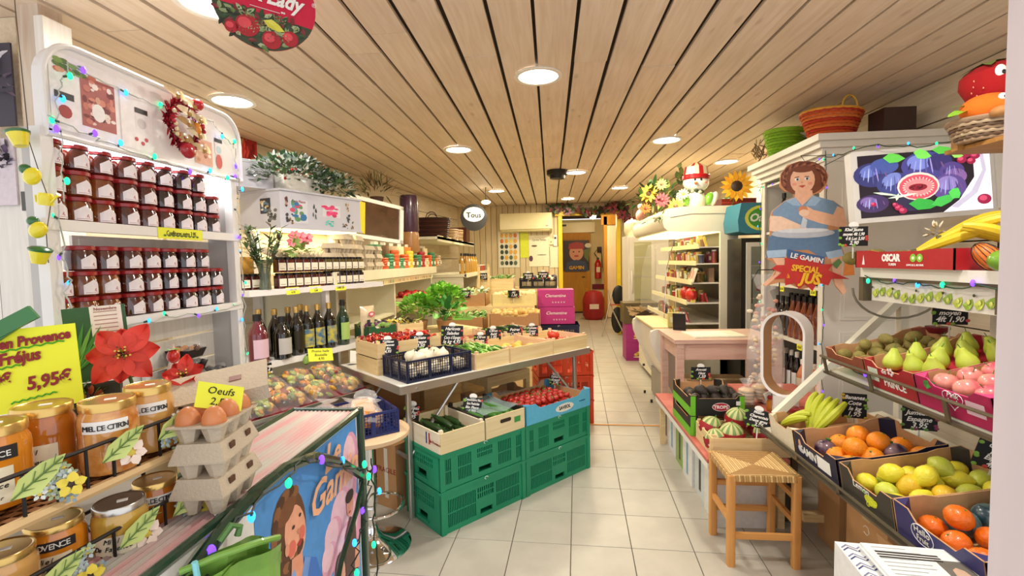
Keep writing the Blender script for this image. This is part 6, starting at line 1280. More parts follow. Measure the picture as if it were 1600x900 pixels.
# jam jars
def jams(z,rows,sname,grp):
    for rw,(k0,k1) in enumerate(rows):
        for c_ in range(k0,k1):
            y=Y0+.068+.0835*c_; prot=PJ[0 if (c_<3 and rw<2) or (c_==0) else (1 if (c_<5 or (rw+c_)%5==0) else 2)]
            prot.put('red lidded jam jar, %s row up on the %s rack shelf, %s along'%(ORD[rw],sname,ORD[c_]),(RX-.048-.004*((c_*7+rw*3)%3),y,z+.0785*rw),-.02+.14*sin(c_*5+rw*2),grp)
jams(1.644,((0,9),(0,9),(0,8)),'upper','jam jars on the upper shelf'); jams(1.339,((0,9),(0,9),(1,8)),'lower','jam jars on the lower shelf')
t=ycard('long yellow shelf ticket with olive sprigs on the upper rack shelf',(RX+.006,Y0+.50,1.606),pi/2,['Confitures extra 3,95'],.22,.04)
q=MB(); 
for i in range(9): q.ell((-.08+.02*i,-.001,.012),(.007,.001,.004),'#4f6a2c',6,4)
q.build('olive_print',PR,t)
def YC(*a,**kk): pass
# wreath of ribbons and berries
t=T('wreath','festive wreath of red tinsel, gold bows and berries on the rack header','wreath',(RX+.03,Y0+.50,2.03),(0,0,0)); q=MB(); r=random.Random(14)
for i in range(320):
    a=r.uniform(0,2*pi) if i%3 else r.uniform(1.6,4.6); d=Vector((r.uniform(.2,1),r.uniform(-1,1),r.uniform(-1,1))); q.leaf((.0,.068*cos(a),.075*sin(a)),d,(1,0,0),.035,.010,r.choice(('#a3142c','#c42a3a','#7a1020','#8e2030')),.2)
q.build('tinsel_ring',PRG,t)
for i,(y,z) in enumerate(((-.05,.09),(.03,.075),(.0,.0),(.06,.03),(.05,-.03),(-.02,-.06),(.07,-.08),(.0,.04))):
    q=MB(); 
    for s in (-1,1): q.leaf((.03,y,z),(.3,s,.5),(1,0,.2),.05,.035,('#c9b48a','#e6d8b0','#a88a5a')[i%3],.5)
    q.ell((.035,y,z),.009,'#b08a4a',7,5); q.build('gold_bow',PRG,t)
q=MB(); 
for i in range(22): a=r.uniform(0,2*pi); MB().ell((.03,.07*cos(a)+r.uniform(-.01,.01),.075*sin(a)+r.uniform(-.01,.01)),.008,r.choice(('#b81c2c','#7a1220','#e0d0a0')),7,5).build('berry',PRG,t)
for a_ in (((.03,.05,.09),(.022,.024,.022),'#b81c2c'),((.03,.045,.0),(.012,.018,.024),'#d88a2a'),((.03,-.01,-.095),(.02,.034,.03),'#a81a2a')): MB().ell(*a_).build('bauble',PRG,t)
# lights on the rack
WW='#b9bcb4'
lights('pale wired coloured lights looping over the arched header',[(RX+.012,Y0+.06,1.70),(RX+.012,Y0+.06,1.98),(RX+.012,Y0+.10,2.10),(RX+.014,Y0+.35,2.08),(RX+.014,Y0+.70,2.10),(RX+.014,Y0+.84,2.02),(RX+.012,Y0+.84,1.80)],12,9,.006,wire=WW,r_=.0022,bulb=.007)
lights('pale wired lights running under the picture header',[(RX+.012,Y0+.03,1.93),(RX+.014,Y0+.2,1.90),(RX+.014,Y0+.45,1.885),(RX+.014,Y0+.7,1.88),(RX+.012,Y0+.86,1.89)],8,10,.006,wire=WW,bulb=.007)
lights('pale wired lights down the near rack post',[(RX+.012,Y0+.04,1.68),(RX+.012,Y0+.05,1.5),(RX+.012,Y0+.04,1.33),(RX+.012,Y0+.05,1.1)],6,11,0,wire=WW)
lights('pale wired lights down the far rack post',[(RX+.012,Y1-.01,1.78),(RX+.012,Y1,1.5),(RX+.012,Y1-.01,1.2),(RX+.012,Y1,.8)],9,12,0,wire=WW)
lights('pale wired lights along the lower rack shelf edge',[(RX+.012,Y0+.02,1.32),(RX+.014,Y0+.4,1.325),(RX+.012,Y0+.82,1.33)],7,13,.012,wire=WW)
# black trays of dried fruit on the lower rack shelf
def clam(lab,loc,rot,col='#2a1c1e',lid='clear'):
    t=T('fruit_punnet',lab,'punnet',loc,rot,'clear lidded punnets'); MB().lathe([(.055,0),(.07,.03),(.07,.034)],4).build('tray',M_blackp,t,smooth=False); q=MB()
    rr=random.Random(lab)
    for k_ in range(22): q.ell((rr.uniform(-.042,.042),rr.uniform(-.042,.042),.03+rr.uniform(0,.008)),.011,col if rr.random()<.7 else '#6a4a3a',7,5)
    q.build('dried_fruit',PR,t); MB().lathe([(.071,.034),(.06,.052),(.055,.053)],4).build('lid',M_clear,t,smooth=False); return t
pr_=((1.80,0,'near stack, bottom'),(1.80,1,'near stack, middle'),(1.81,2,'near stack, third up'),(1.93,0,'far stack, bottom'),(1.93,1,'far stack, top'),(1.66,0,'nearest stack, bottom'),(1.66,1,'nearest stack, top'))
for i,(y,l_,lb) in enumerate(pr_): clam('black punnet of dried fruit on the lowest rack shelf, '+lb,(RX-.065,y,.971+.056*l_),pi/4+.1*i)
t=clam('orange topped punnet crowning the near stack',(RX-.065,1.80,.971+.168),pi/4,'#d98a2a')
ycard('small cream and yellow ticket leaning on the dried fruit punnets',(RX+.0,1.83,1.0),pi/2-.3,['Figues','4,50'],.07,.075,m=mat('cream_label','#efe3c4',.7))
q=MB(); t=T('paper_cone','pinkish paper cone standing behind the punnets','packet',(RX-.06,1.73,1.085)); q.lathe([(.03,0),(.002,.12)],12,'#e2c6b4'); q.build('cone',PR,t)
# hanging ceramic pots on the door post
def mini(lab,loc,kind):
    t=T('ceramic_pot',lab,'ornament',loc,(0,.25*sin(loc[2]*9),0),'hanging yellow ceramic ornaments'); y_='#e6d62c'; g='#2f6a34'
    if kind==0: MB().lathe([(.022,-.03),(.03,0),(.036,.022)],14,y_).build('pot_body',PRG,t); MB().lathe([(.037,.02),(.04,.028),(.03,.036),(.012,.04)],12,g).build('glazed_top',PRG,t)
    elif kind==1: MB().ell((0,0,-.01),(.03,.026,.036),y_,14,10,rot=(0,.5,0)).build('pot_body',PRG,t); MB().ell((-.026,0,.02),(.022,.02,.02),g,12,8).build('glazed_top',PRG,t)
    else: MB().lathe([(.024,-.026),(.026,.01),(.022,.022)],14,y_).build('can_body',PRG,t); q=MB(); q.tube([(.02,0,-.015),(.045,0,.012),(.055,0,.022)],[.006,.005,.009],y_,6); q.build('spout',PRG,t); q=MB(); q.tube([(-.02,0,.015),(-.045,0,.01),(-.04,0,-.015),(-.022,0,-.02)],.004,y_,5); q.build('handle',PRG,t)
    return t
for i,(x,z,kd,lb) in enumerate(((-1.404,1.854,0,'yellow cup with a green rim, topmost'),(-1.375,1.76,1,'yellow jug with a green cap, second down'),(-1.34,1.692,2,'yellow watering can, third down'),(-1.368,1.616,1,'yellow teapot with a green knob, fourth down'),(-1.371,1.539,0,'yellow pot with green leaves, lowest'))): m_=mini(lb+' on the door post cord',(x-.012,1.20,z),kd); m_.scale=(.68,)*3
t=T('twine','thin cord carrying the yellow ornaments on the post','cord',(-1.385,1.215,2.1)); MB().tube([(-.03,0,.50),(-.03,0,.1),(-.02,0,-.25),(.01,0,-.36),(.03,0,-.42),(.01,0,-.5),(.01,0,-.58)],.0015,'#4a3a2a',4).build('strand',PR,t)
t=T('dark_picture','dark floral print at the picture edge above the door','picture',(-2.30,1.885,2.28)); MB().bx(-.12,-.004,-.17,.07,.004,.17,'#3a3440').build('panel',PR,t,smooth=False); q=MB(); r=random.Random(3); foliage(q,70,.08,.003,.15,(-.02,-.008,0),.04,.02,('#efe8ec','#8a7a8e','#c9c0cc','#4a4454'),r); q.build('printed_flowers',PR,t)
t=T('dark_picture','second dark floral print just below the first','picture',(-2.30,1.885,1.93)); MB().bx(-.12,-.004,-.15,.05,.004,.13,'#d8ccd2').build('panel',PR,t,smooth=False); q=MB(); foliage(q,50,.07,.003,.12,(-.02,-.008,0),.04,.02,('#3a3440','#6a5a7a','#2a2430'),r); q.build('printed_flowers',PR,t)
# hanging round apple sign
t=T('apple_sign','round magenta hanging sign with white lettering and red apples','sign',(-.945,1.60,2.385),(0,radians(7),radians(30))); Rr=.158
MB().lathe([(Rr,-.0015),(Rr,.0015)],48,'#c8183e').build('disc',PR,t,rot=(pi/2,0,0))
q=MB(); cut=[(Rr*cos(a),-.003,Rr*sin(a)) for a in [radians(d) for d in range(193,348,5)]]; q.poly(cut,'#39452f'); 
for i in range(120): a=RN.uniform(radians(198),radians(342)); rr_=Rr*RN.uniform(.3,.93); x_,z_=rr_*cos(a),min(rr_*sin(a),-.052); q.leaf((x_,-.0032-i*.00001,z_),(RN.uniform(-1,1),0,RN.uniform(-1,1)),(0,-1,0),.03,.014,RN.choice(('#5f7a3f','#2f4a2c','#8a9a6a','#1f2a1c','#7a2a2c','#a8b48a')),0)
for x_,z_,s in ((-.045,-.093,.036),(.03,-.12,.03),(.085,-.10,.026),(-.09,-.11,.02)): q.poly([(x_+s*cos(b_),-.0052,z_+s*sin(b_)) for b_ in [i*2*pi/20 for i in range(20)]],'#a8202c'); q.poly([(x_-s*.25+s*.55*cos(b_),-.0056,z_+s*.2+s*.5*sin(b_)) for b_ in [i*2*pi/14 for i in range(14)]],'#d84a52')
q.leaf((.0,-.0058,-.062),(1,0,-.3),(0,-1,0),.07,.03,'#d6cf4a',0); q.build('printed_apples',PR,t,smooth=False)
txt('Pink Lady',.068,M_paper,t,(.0,-.0045,.0),shear=.25,bold=.0022,xs=.85); txt('_______________ oo',.012,M_paper,t,(.01,-.0045,-.022),bold=.0004); txt('®',.02,M_paper,t,(.15,-.0045,.03))
MB().cyl((0,0,Rr),(0,0,Rr+.0),.001) ; q=MB(); q.tube([(.0,0,Rr-.01),(0,0,.215)],.001,'#dddddd',4); q.build('hanging_string',PR,t)
# ================= foreground counter on the left =================
M_gp=mat('dark_green_metal','#1f3d2b',.25,coat=.6,var=.15)
ZT=1.0; XE=-.66
c=T('green_display_cart','green metal display cart with a ribbed clear top and painted side panel','display cart',(XE,1.2,0))
def cp(q,n,m,**k): return q.build(n,m,c,loc=(-XE,-1.2,0),**k)
M_poly=mat('ribbed_polycarbonate','#b3b1a8',.3,col2='#c58f90',scale=3,stretch=(10,1.2,1),coat=.5)
q=MB(); n=30
for i in range(n):
    x0=-.885+.215*i/n; x1=-.885+.215*(i+1)/n; z0=ZT+.004*(i%2); z1=ZT+.004*((i+1)%2); q.add([(x0,.35,z0-.002),(x1,.35,z1-.002),(x1,1.55,z1),(x0,1.55,z0)],[(0,1,2,3)])
cp(q,'ribbed_top',M_poly)
q=MB(); q.bx(-1.35,.35,ZT-.045,-.89,1.12,ZT-.03); cp(q,'counter_board',mat('counter_board_grey','#8d877c',.5,var=.1))
for a_,b_ in (((XE,.42,ZT),(XE,1.56,ZT)),((-.89,.42,ZT),(-.89,1.56,ZT)),((-.89,1.56,ZT),(XE,1.56,ZT))): cp(MB().tube([a_,b_],.011,0,8),'top_rail',M_gp)
for y in (1.56,): cp(MB().rbox((XE,y,ZT/2),(.028,.028,ZT+.02),.005,0),'corner_post',M_gp); cp(MB().rbox((-.89,y,ZT/2),(.022,.022,ZT),.005,0),'corner_post',M_gp)
cp(MB().rbox((XE-.01,.45,ZT/2),(.025,.025,ZT),.005,0),'corner_post',M_gp)
P=[(XE+.03,.62,.90),(XE+.03,.74,.965),(XE+.03,.84,1.0),(XE+.03,.94,1.022),(XE+.03,1.05,1.025),(XE+.03,1.19,.995),(XE+.03,1.34,.918),(XE+.03,1.5,.80)]
cp(MB().tube(P,.014,0,8),'arched_handle',M_gp)
cp(MB().tube([(XE+.03,1.50,.78),(XE+.05,1.40,.74),(XE+.04,1.30,.64),(XE+.04,1.22,.52),(XE+.04,1.2,.3)],.008,0,6),'curved_stay',M_gp)
q=MB(); q.bx(XE-.004,.46,.12,XE,1.54,ZT-.012,'#e9e6df'); cp(q,'side_panel',PR,smooth=False)
cp(MB().bx(XE-.012,1.50,.2,XE-.002,1.54,.8,'#8a1c24'),'red_strip',PR,smooth=False)
# painted poster on the side: drawn as seen (a = toward the far end, b = up)
q=MB(); X0=XE+.0012; st=[0]
def pp(P,c_): st[0]+=1; q.poly([(X0+st[0]*.00006,a_-(.02 if st[0]>2 else 0),b_+(.065 if st[0]>2 else 0)) for a_,b_ in P][::1],c_)
def pe(a_,b_,ra,rb,c_,n=16,t_=0): pp([(a_+ra*cos(2*pi*i/n)*cos(t_)-rb*sin(2*pi*i/n)*sin(t_),b_+ra*cos(2*pi*i/n)*sin(t_)+rb*sin(2*pi*i/n)*cos(t_)) for i in range(n)],c_)
ya,yb=.975,1.53
pp([(ya,.2),(yb,.2),(yb,.985),(ya,.985)],'#4f93d6'); pp([(ya,.2),(yb,.2),(yb,.60),(ya,.55)],'#6fa8de')
for a_,b_,ra,rb in ((1.50,.80,.06,.09),(1.47,.72,.07,.08),(1.42,.66,.08,.08),(1.36,.62,.06,.06),(1.49,.58,.07,.12),(1.44,.52,.09,.1),(1.33,.57,.05,.05)): pe(a_,b_,ra,rb,'#e8a6c0'); pe(a_-.012,b_+.015,ra*.75,rb*.75,'#f3c9d6')
# child with straw-coloured hair
pe(1.13,.78,.075,.105,'#6a4024',20,.25); pe(1.09,.72,.04,.07,'#5a341e',14,.3); pe(1.155,.755,.048,.075,'#eda887',18,.2); pe(1.12,.84,.05,.035,'#7a4a2a',14,.5)
for i in range(14): a_=pi*.35+i*.33; pe(1.13+.068*cos(a_),.78+.092*sin(a_),.014,.020,('#8a5a34','#4f2e1a')[i%2],8,a_)
pe(1.135,.725,.018,.02,'#e0705c'); pe(1.185,.74,.014,.018,'#e0705c'); pe(1.145,.775,.007,.005,'#3a2a24',8); pe(1.178,.79,.006,.005,'#3a2a24',8); pp([(1.155,.722),(1.175,.728),(1.185,.722),(1.17,.712)],'#b02c2c'); pe(1.168,.752,.006,.007,'#d98a70',8); pe(1.112,.735,.010,.016,'#e39a7a',10)
pp([(1.13,.70),(1.18,.69),(1.185,.62),(1.12,.63)],'#e39a7a')
pp([(1.06,.55),(1.10,.64),(1.14,.66),(1.16,.60),(1.20,.66),(1.25,.63),(1.28,.55),(1.27,.2),(1.04,.2)],'#3f74c6'); pp([(1.11,.65),(1.14,.67),(1.16,.60),(1.12,.60)],'#7fa8e0'); pp([(1.16,.60),(1.19,.67),(1.22,.65),(1.19,.59)],'#6f9ad8'); pe(1.12,.5,.03,.09,'#5a8ad4'); pp([(1.24,.55),(1.28,.56),(1.33,.46),(1.29,.43)],'#e8a07e'); pe(1.30,.44,.035,.03,'#b98a58')
pp([(1.02,.45),(1.05,.40),(1.09,.46),(1.13,.40),(1.18,.46),(1.23,.39),(1.27,.44),(1.27,.2),(1.02,.2)],'#efe9e4')
# two small figures behind
pe(1.475,.66,.026,.036,'#e6a285'); pe(1.475,.69,.030,.020,'#3a2418'); pp([(1.43,.58),(1.47,.625),(1.51,.60),(1.52,.3),(1.42,.3)],'#5a3a34'); pe(1.47,.64,.008,.004,'#b02c2c',8); pp([(1.50,.50),(1.53,.52),(1.53,.42),(1.49,.44)],'#e6a285')
pe(1.39,.50,.036,.055,'#3a3f3a'); pe(1.395,.485,.026,.040,'#e9ab8e'); pp([(1.34,.42),(1.39,.44),(1.44,.42),(1.45,.25),(1.33,.25)],'#6a2a54'); pe(1.47,.38,.03,.05,'#a04ab0')
cp(q,'painted_poster',PR,smooth=False)
M_pch=mat('peach_lettering','#f2b48a',.5)
for s_,a_,b_,sz in (('Le',1.33,.905,.11),('Gamin',1.345,.815,.125)): txt(s_,sz,M_pch,c,(.012,a_-1.2,b_),rot=(pi/2,0,pi/2),shear=.35,bold=.002,xs=.95)
lights('dark cable with coloured bulbs wound along the cart handle',[(XE+.05,.64,.91),(XE+.05,.84,1.01),(XE+.05,1.1,1.025),(XE+.05,1.42,.87),(XE+.045,1.55,.80),(XE+.04,1.56,.5),(XE+.04,1.56,.2)],12,20,.004,bulb=.008,wire='#16261c')
lights('dark cable hanging in loops before the painted panel',[(XE+.05,1.54,.84),(XE+.06,1.45,.72),(XE+.05,1.40,.62),(XE+.05,1.30,.55),(XE+.05,1.25,.40),(XE+.05,1.22,.25)],7,21,.0,bulb=.008,wire='#16261c')
# --- two tier wire tray with honey
t=T('honey_tray_stand','two tier wire and wicker tray holding the honey jars','tray stand',(-.85,.75,0))
def tp(q,n,m=None,**k): return q.build(n,m,t,loc=(.85,-.75,0),**k)
M_wk=mat('wicker_weave','#b9804a',.6,col2='#7e4c26',scale=26,stretch=(3,.7,1),bump=.6,bscale=90); M_wkl=mat('pale_rattan','#e2bf88',.5,var=.15)
def tier(z,xa,xb,ya_,yb_,sk):
    # skew: near end lies further left
    def pt(x,y,z_): return (x-(yb_-y)*sk,y,z_)
    q=MB(); n=26
    for i in range(n):
        y0=ya_+(yb_-ya_)*i/n; y1=ya_+(yb_-ya_)*(i+1)/n
        for j in range(8):
            x0=xa+(xb-xa)*j/8; x1=xa+(xb-xa)*(j+1)/8; h_=.004*((i+j)%2); q.add([pt(x0,y0,z+h_),pt(x1,y0,z+h_),pt(x1,y1,z+h_),pt(x0,y1,z+h_)],[(0,1,2,3)]); q.add([pt(x0,y0,z-.004),pt(x1,y0,z-.004),pt(x1,y1,z-.004),pt(x0,y1,z-.004)],[(3,2,1,0)])
    tp(q,'wicker_base',M_wk,smooth=False)
    for x in (xa,xb): tp(MB().tube([pt(x,ya_,z),pt(x,yb_,z)],.009,0,6),'rattan_edge',M_wkl)
    tp(MB().tube([pt(xa,yb_,z),pt(xb,yb_,z)],.009,0,6),'rattan_edge',M_wkl)
    q=MB(); zt=z+.075; q.tube([pt(xa,ya_,zt),pt(xa,yb_,zt),pt(xb,yb_,zt),pt(xb,ya_,zt)],.0035,0,6)
    m_=9
    for i in range(m_+1): y=ya_+(yb_-ya_)*i/m_; q.cyl(pt(xb,y,z),pt(xb,y,zt),.0028,0,5)
    for x in (xa,(xa+xb)/2): q.cyl(pt(x,yb_,z),pt(x,yb_,zt),.0028,0,5)
    q.tube([pt(xb,yb_,zt),pt(xb+.012,yb_+.01,zt-.02),pt(xb+.006,yb_,z+.02)],.0028,0,5)
    tp(q,'wire_rail',M_wire)
    return pt
pU=tier(1.123,-.875,-.762,.55,.955,.10); pL=tier(.972,-.855,-.742,.50,.945,.10)
for x,y in ((-.75,.94),(-.88,.94),(-.95,.56)): tp(MB().cyl((x,y,.96),(x,y,1.15),.004,0,6),'stand_leg',M_wire)
# painted metal flowers and leaves clipped on the rails
def deco(lab,loc,kind,s=1.0):
    d=T('metal_flower' if kind!='leaf' else 'metal_leaf',lab,'decoration',loc,(0,0,radians(62)),'painted metal ornaments on the wire rails'); r_=random.Random(lab)
    if kind=='leaf':
        q=MB(); q.leaf((0,0,0),(.8,0,.6),(0,-1,0),.08*s,.036*s,'#c3d27a',.02); q.build('leaf_blade',PR,d); q=MB(); q.tube([(0,-.002,0),(.06*s,-.002,.045*s)],.0012,'#5a7a3a',4)
        for k_ in range(1,5): q.tube([(.012*k_*s,-.002,.009*k_*s),(.012*k_*s+.004,-.002,.009*k_*s+.016*s)],.0008,'#5a7a3a',3); q.tube([(.012*k_*s,-.002,.009*k_*s),(.012*k_*s+.016*s,-.002,.009*k_*s)],.0008,'#5a7a3a',3)
        q.build('leaf_veins',PR,d)
    elif kind=='cluster':
        q=MB(); 
        for k_ in range(34): a_=r_.uniform(0,6.3); b_=r_.uniform(0,.032*s); flower(q,(b_*cos(a_),-.004*r_.random(),b_*1.15*sin(a_)),(0,-1,.1),.010*s,5,r_.choice(('#b9c6c8','#8fa3a6','#dfe6e0','#9fb08a')),'#e0c84a',.3,.6)
        q.build('small_blossoms',PR,d); q=MB(); flower(q,(.006,-.010,-.008),(0,-1,.1),.020*s,5,'#ecd64a','#3a2a1a',.25,.8); q.build('pansy',PR,d)
    else: q=MB(); flower(q,(0,-.004,0),(0,-1,.2),.024*s,6,'#f0dccb','#d8c04a',.3,.75); q.build('blossom',PR,d)
for z,base,f_,nm in ((1.123,pU,-.762,'upper'),(.972,pL,-.742,'lower')):
    for i,(y,kd) in enumerate(((.62,'leaf'),(.69,'cluster'),(.75,'leaf'),(.80,'blossom'),(.855,'leaf'),(.905,'cluster'))):
        p=base(f_,y,z+.045); deco('%s on the %s wire rail, %s from near end'%({'leaf':'pale green metal leaf','cluster':'grey blue cluster with a yellow pansy','blossom':'cream metal blossom'}[kd],nm,ORD[i]),(p[0]+.012,p[1]-.006,p[2]),kd)
H1=mat('honey_amber','#c9761e',.1,col2='#a85a14',scale=9,coat=1,sss=.15); H2=mat('honey_creamy','#dba860',.14,col2='#cf9a50',scale=14,coat=1,sss=.15); H3=mat('honey_orange','#e08a1c',.1,var=.15,coat=1,sss=.15); H4=mat('honey_pale','#c9a040',.1,var=.1,coat=1,sss=.15); H5=mat('honey_comb','#b8681c',.15,col2='#e0a860',scale=34,coat=1)
honey_jar('creamy honey jar at the far end of the upper tray',(-.821,.900,1.131),.25,H2,M_gold,1,.043,.136)
honey_jar('amber honey jar with pale flecks, second in the upper tray',(-.815,.805,1.131),.2,H5,M_gold,1,.045,.134)
honey_jar('dark amber honey jar below the yellow price poster',(-.905,.770,1.131),.15,H1,M_gold,0,.045,.134)
honey_jar('orange honey jar with a black strip label at the picture edge, upper tray',(-.880,.672,1.131),.3,H3,M_gold,2,.045,.134)
honey_jar('amber honey jar at the far end of the lower tray',(-.800,.880,.980),.3,H1,M_gold,1,.040,.10)
honey_jar('pale honey jar with a silver lid in the lower tray',(-.788,.788,.980),.2,H4,M_silv,0,.042,.102)
honey_jar('orange honey jar with a black label in the lower tray',(-.850,.728,.980),.25,H3,M_gold,2,.042,.10)
honey_jar('pale honey jar at the near end of the lower tray',(-.840,.640,.980),.2,H2,M_gold,0,.042,.10)
# --- egg cartons
M_pulp=mat('grey_paper_pulp','#c4b49c',.9,var=.1,bump=.3,bscale=160)
def eggbox(lab,loc,rot,opened=False,name='egg_carton',lid=True,eggs=0,simple=False):
    t=T(name,lab,'egg carton',loc,rot,'grey pulp egg cartons'); q=MB(); 
    for i in range(3):
        for j in range(2): q.lathe([(.013,-.004),(.0255,.034),(.0255,.036)],6 if simple else 6,0,o=(.05*i-.05,.05*j-.025,0))
    q.bx(-.078,-.052,.033,.078,.052,.037); q.build('cup_tray',M_pulp,t,ang=.4)
    if lid:
        q=MB(); q.add([(-.078,-.052,0),(.078,-.052,0),(.078,.052,0),(-.078,.052,0),(-.068,-.040,.034),(.068,-.040,.034),(.068,.040,.034),(-.068,.040,.034)],[(4,5,6,7),(0,1,5,4),(1,2,6,5),(2,3,7,6),(3,0,4,7)]); 
        q.build('lid',M_pulp,t,loc=(0,0,.037) if not opened else (0,.055,.038),rot=None if not opened else (1.9,0,0),ang=.4)
        if not simple and not opened:
            for x in (-.035,.035): MB().bx(x-.009,-.0495,.05,x+.009,-.0455,.062,'#5a3a28').build('latch_slot',PR,t,smooth=False)
    return t
EX,EY=-.705,.935
for k_ in range(2): eggbox('closed egg carton in the stack beside the honey, %s from the bottom'%ORD[k_],(EX,EY,ZT+.012+.071*k_),radians(96+4*(k_%2)))
et=eggbox('open egg carton with brown eggs on top of the stack',(EX,EY,ZT+.012+.142),radians(98),opened=False,lid=False)
PE=fruit('brown_egg','egg',lambda q:q.lathe([(.002,-.024),(.012,-.021),(.020,-.011),(.0225,.0),(.021,.012),(.015,.024),(.008,.030),(.002,.032)],18),mat('egg_shell','#cf8250',.4,var=.08,scale=20))
for i in range(3):
    for j in range(2):
        e=Euler((0,0,radians(98))).to_matrix()@Vector((.05*i-.05,.05*j-.025,.038)); PE.put('brown egg in the open carton, %s cup of the %s row'%(ORD[i],'front' if j==0 else 'back'),Vector((EX,EY,ZT+.154))+e,i,'brown eggs')
ycard('yellow ticket stuck among the brown eggs',(EX+.015,EY-.01,ZT+.205),(-.5,.35,.9),['Oeufs','2,50'],.09,.055)
b=T('open_carton_flap','beige pulp tray lid lying behind the eggs, small red mark','egg carton',(-.785,1.03,1.225),(.35,-.15,.5)); q=MB(); q.bx(-.12,-.06,0,.12,.06,.006); q.bx(-.12,-.06,-.03,.12,-.054,0); q.build('lid_panel',M_pulp,b,smooth=False); MB().bx(.04,-.01,.0062,.065,.01,.008,'#7a3a24').build('red_mark',PR,b,smooth=False)
# --- poinsettia
def poin(lab,loc,R_,dirv,n=8,name='poinsettia'):
    t=T(name,lab,'flower',loc); d=Vector(dirv).normalized(); u=d.orthogonal().normalized(); v=d.cross(u); M_pet=mat('red_petal','#ea4a3e',.6,var=.25,scale=22,stretch=(1,1,1))
    for k_ in range(n):
        a_=2*pi*k_/n+.2+.16*sin(k_*5); e=u*cos(a_)+v*sin(a_); back=.14*(k_%2); L=R_*(1.05,.84,1.0,.9,1.08,.8,.95,.88)[k_%8]; q=MB(); sd=d.cross(e); W_=R_*.36; N=6; vs=[]
        for i in range(N+1):
            s=i/N; w_=W_*sin(pi*min(1,s*.93+.05))**.8*(1.1-.3*s); c0=e*(L*(.06+.94*s))+d*(L*(.22*s-.42*s*s)-back*.02); vs+=[c0+sd*w_+d*.012*s,c0-d*.004,c0-sd*w_+d*.012*s]
        fs=[]; 
        for i in range(N): fs+=[(3*i,3*i+1,3*i+4,3*i+3),(3*i+1,3*i+2,3*i+5,3*i+4)]
        q.add(vs,fs,0); q.build('petal',M_pet,t)
    q=MB()
    for k_ in range(16): a_=k_*2.4; rr_=.006+.012*(k_/16); p=u*cos(a_)*rr_+v*sin(a_)*rr_; q.tube([p*.3,p+d*.018],.0014,('#7a2a24','#a3b04a')[k_%2],4); q.ell(tuple(p+d*.02),.0025,('#e2c25a','#8a1c1c')[k_%2],6,4)
    q.build('stamens',PR,t); q=MB(); q.tube([(0,0,0),(0,.02,-.08),(0,.03,-.2)],.004,'#4a6a2c',5); q.build('stem',PR,t); return t
poin('large red artificial poinsettia behind the honey jars',(-1.0,1.035,1.30),.078,(.75,-1,.35))
poin('smaller red poinsettia low behind the egg carton',(-.895,1.09,1.235),.05,(.6,-1,.3),7)
poin('red poinsettia bloom drooping beside the creamy honey jar',(-.85,1.03,1.20),.055,(.4,-1,-.2),6)
t=T('strawberry_ornament','small red ornament with green leaves above the poinsettias','ornament',(-.972,1.15,1.272)); MB().tube([(0,0,-.01),(0,.01,-.3)],.002,'#4a6a2c',4).build('stem',PR,t); MB().ell((0,0,0),(.015,.015,.018),'#c42c24',10,8).build('berry',PRG,t); q=MB(); [q.leaf((0,0,.014),(cos(a),sin(a),.4),(0,0,1),.02,.009,'#6a9a3a') for a in (0,1,2,3,4,5)]; q.build('leaf_crown',PR,t)
# --- yellow poster with clip
t=T('yellow_price_poster','large yellow handwritten price poster above the dark amber honey','price poster',(-1.055,.865,1.30),(radians(-4),radians(-3),radians(32)))
q=MB(); N=8
for i in range(N):
    x0=-.17+.26*i/N; x1=-.17+.26*(i+1)/N; f_=lambda x:-.10*(x+.04)**2; q.add([(x0,f_(x0),-.08),(x1,f_(x1),-.08),(x1,f_(x1),.085),(x0,f_(x0),.085),(x0,f_(x0)+.001,-.08),(x1,f_(x1)+.001,-.08),(x1,f_(x1)+.001,.085),(x0,f_(x0)+.001,.085)],[(0,1,2,3),(7,6,5,4)])
q.build('poster_sheet',mat('yellow_poster_card','#eef02c',.55,var=.04),t)
for s_,x,z,sz in (('en Provence',.026,.052,.027),('Fréjus',.0,.018,.032),('90€',-.036,-.022,.030),('5,95€',.040,-.036,.036)): txt(s_,sz,M_redink,t,(x,-.003,z),rot=(pi/2,-.08,0),shear=.2,bold=.0012,xs=.8)
q=MB()
for x0,x1,z in ((-.04,.07,.04),(-.08,.0,.002),(-.02,.05,-.062)): q.tube([(x0+(x1-x0)*i/12,-.003,z+.003*(i%2)+.01*i/12) for i in range(13)],.0016,'#4fb02c',4)
q.build('green_underline',PR,t)
MB().box((.0,-.012,.098),(.075,.012,.028),0,(0,-.5,0)).box((-.02,-.010,.078),(.06,.01,.018),0,(0,-.6,0)).build('green_clip',mat('green_clip','#3f7a44',.4,var=.1),t)
t=T('green_folder','dark green picture board with a printed list behind the poinsettia','sign',(-1.10,1.07,1.31),(0,radians(-3),radians(38))); MB().bx(-.055,0,-.08,.062,.006,.10,'#2c5a34').build('board',PR,t,smooth=False); q=MB(); q.bx(-.005,-.001,-.06,.055,0,.10,'#efe3d8')
for i in range(14): q.bx(.002,-.0016,.085-i*.010,.046,-.001,.0875-i*.010,'#b08a80')
for i in range(12): q.leaf((-.05,-.002,-.06),(cos(i*.13+.8),0,sin(i*.13+.8)),(0,-1,0),.13,.010,('#3f8a3a','#6fae4a')[i%2],0)
q.build('printed_list',PR,t,smooth=False); txt('Novembre',.010,M_redink,t,(.025,-.0018,.09))
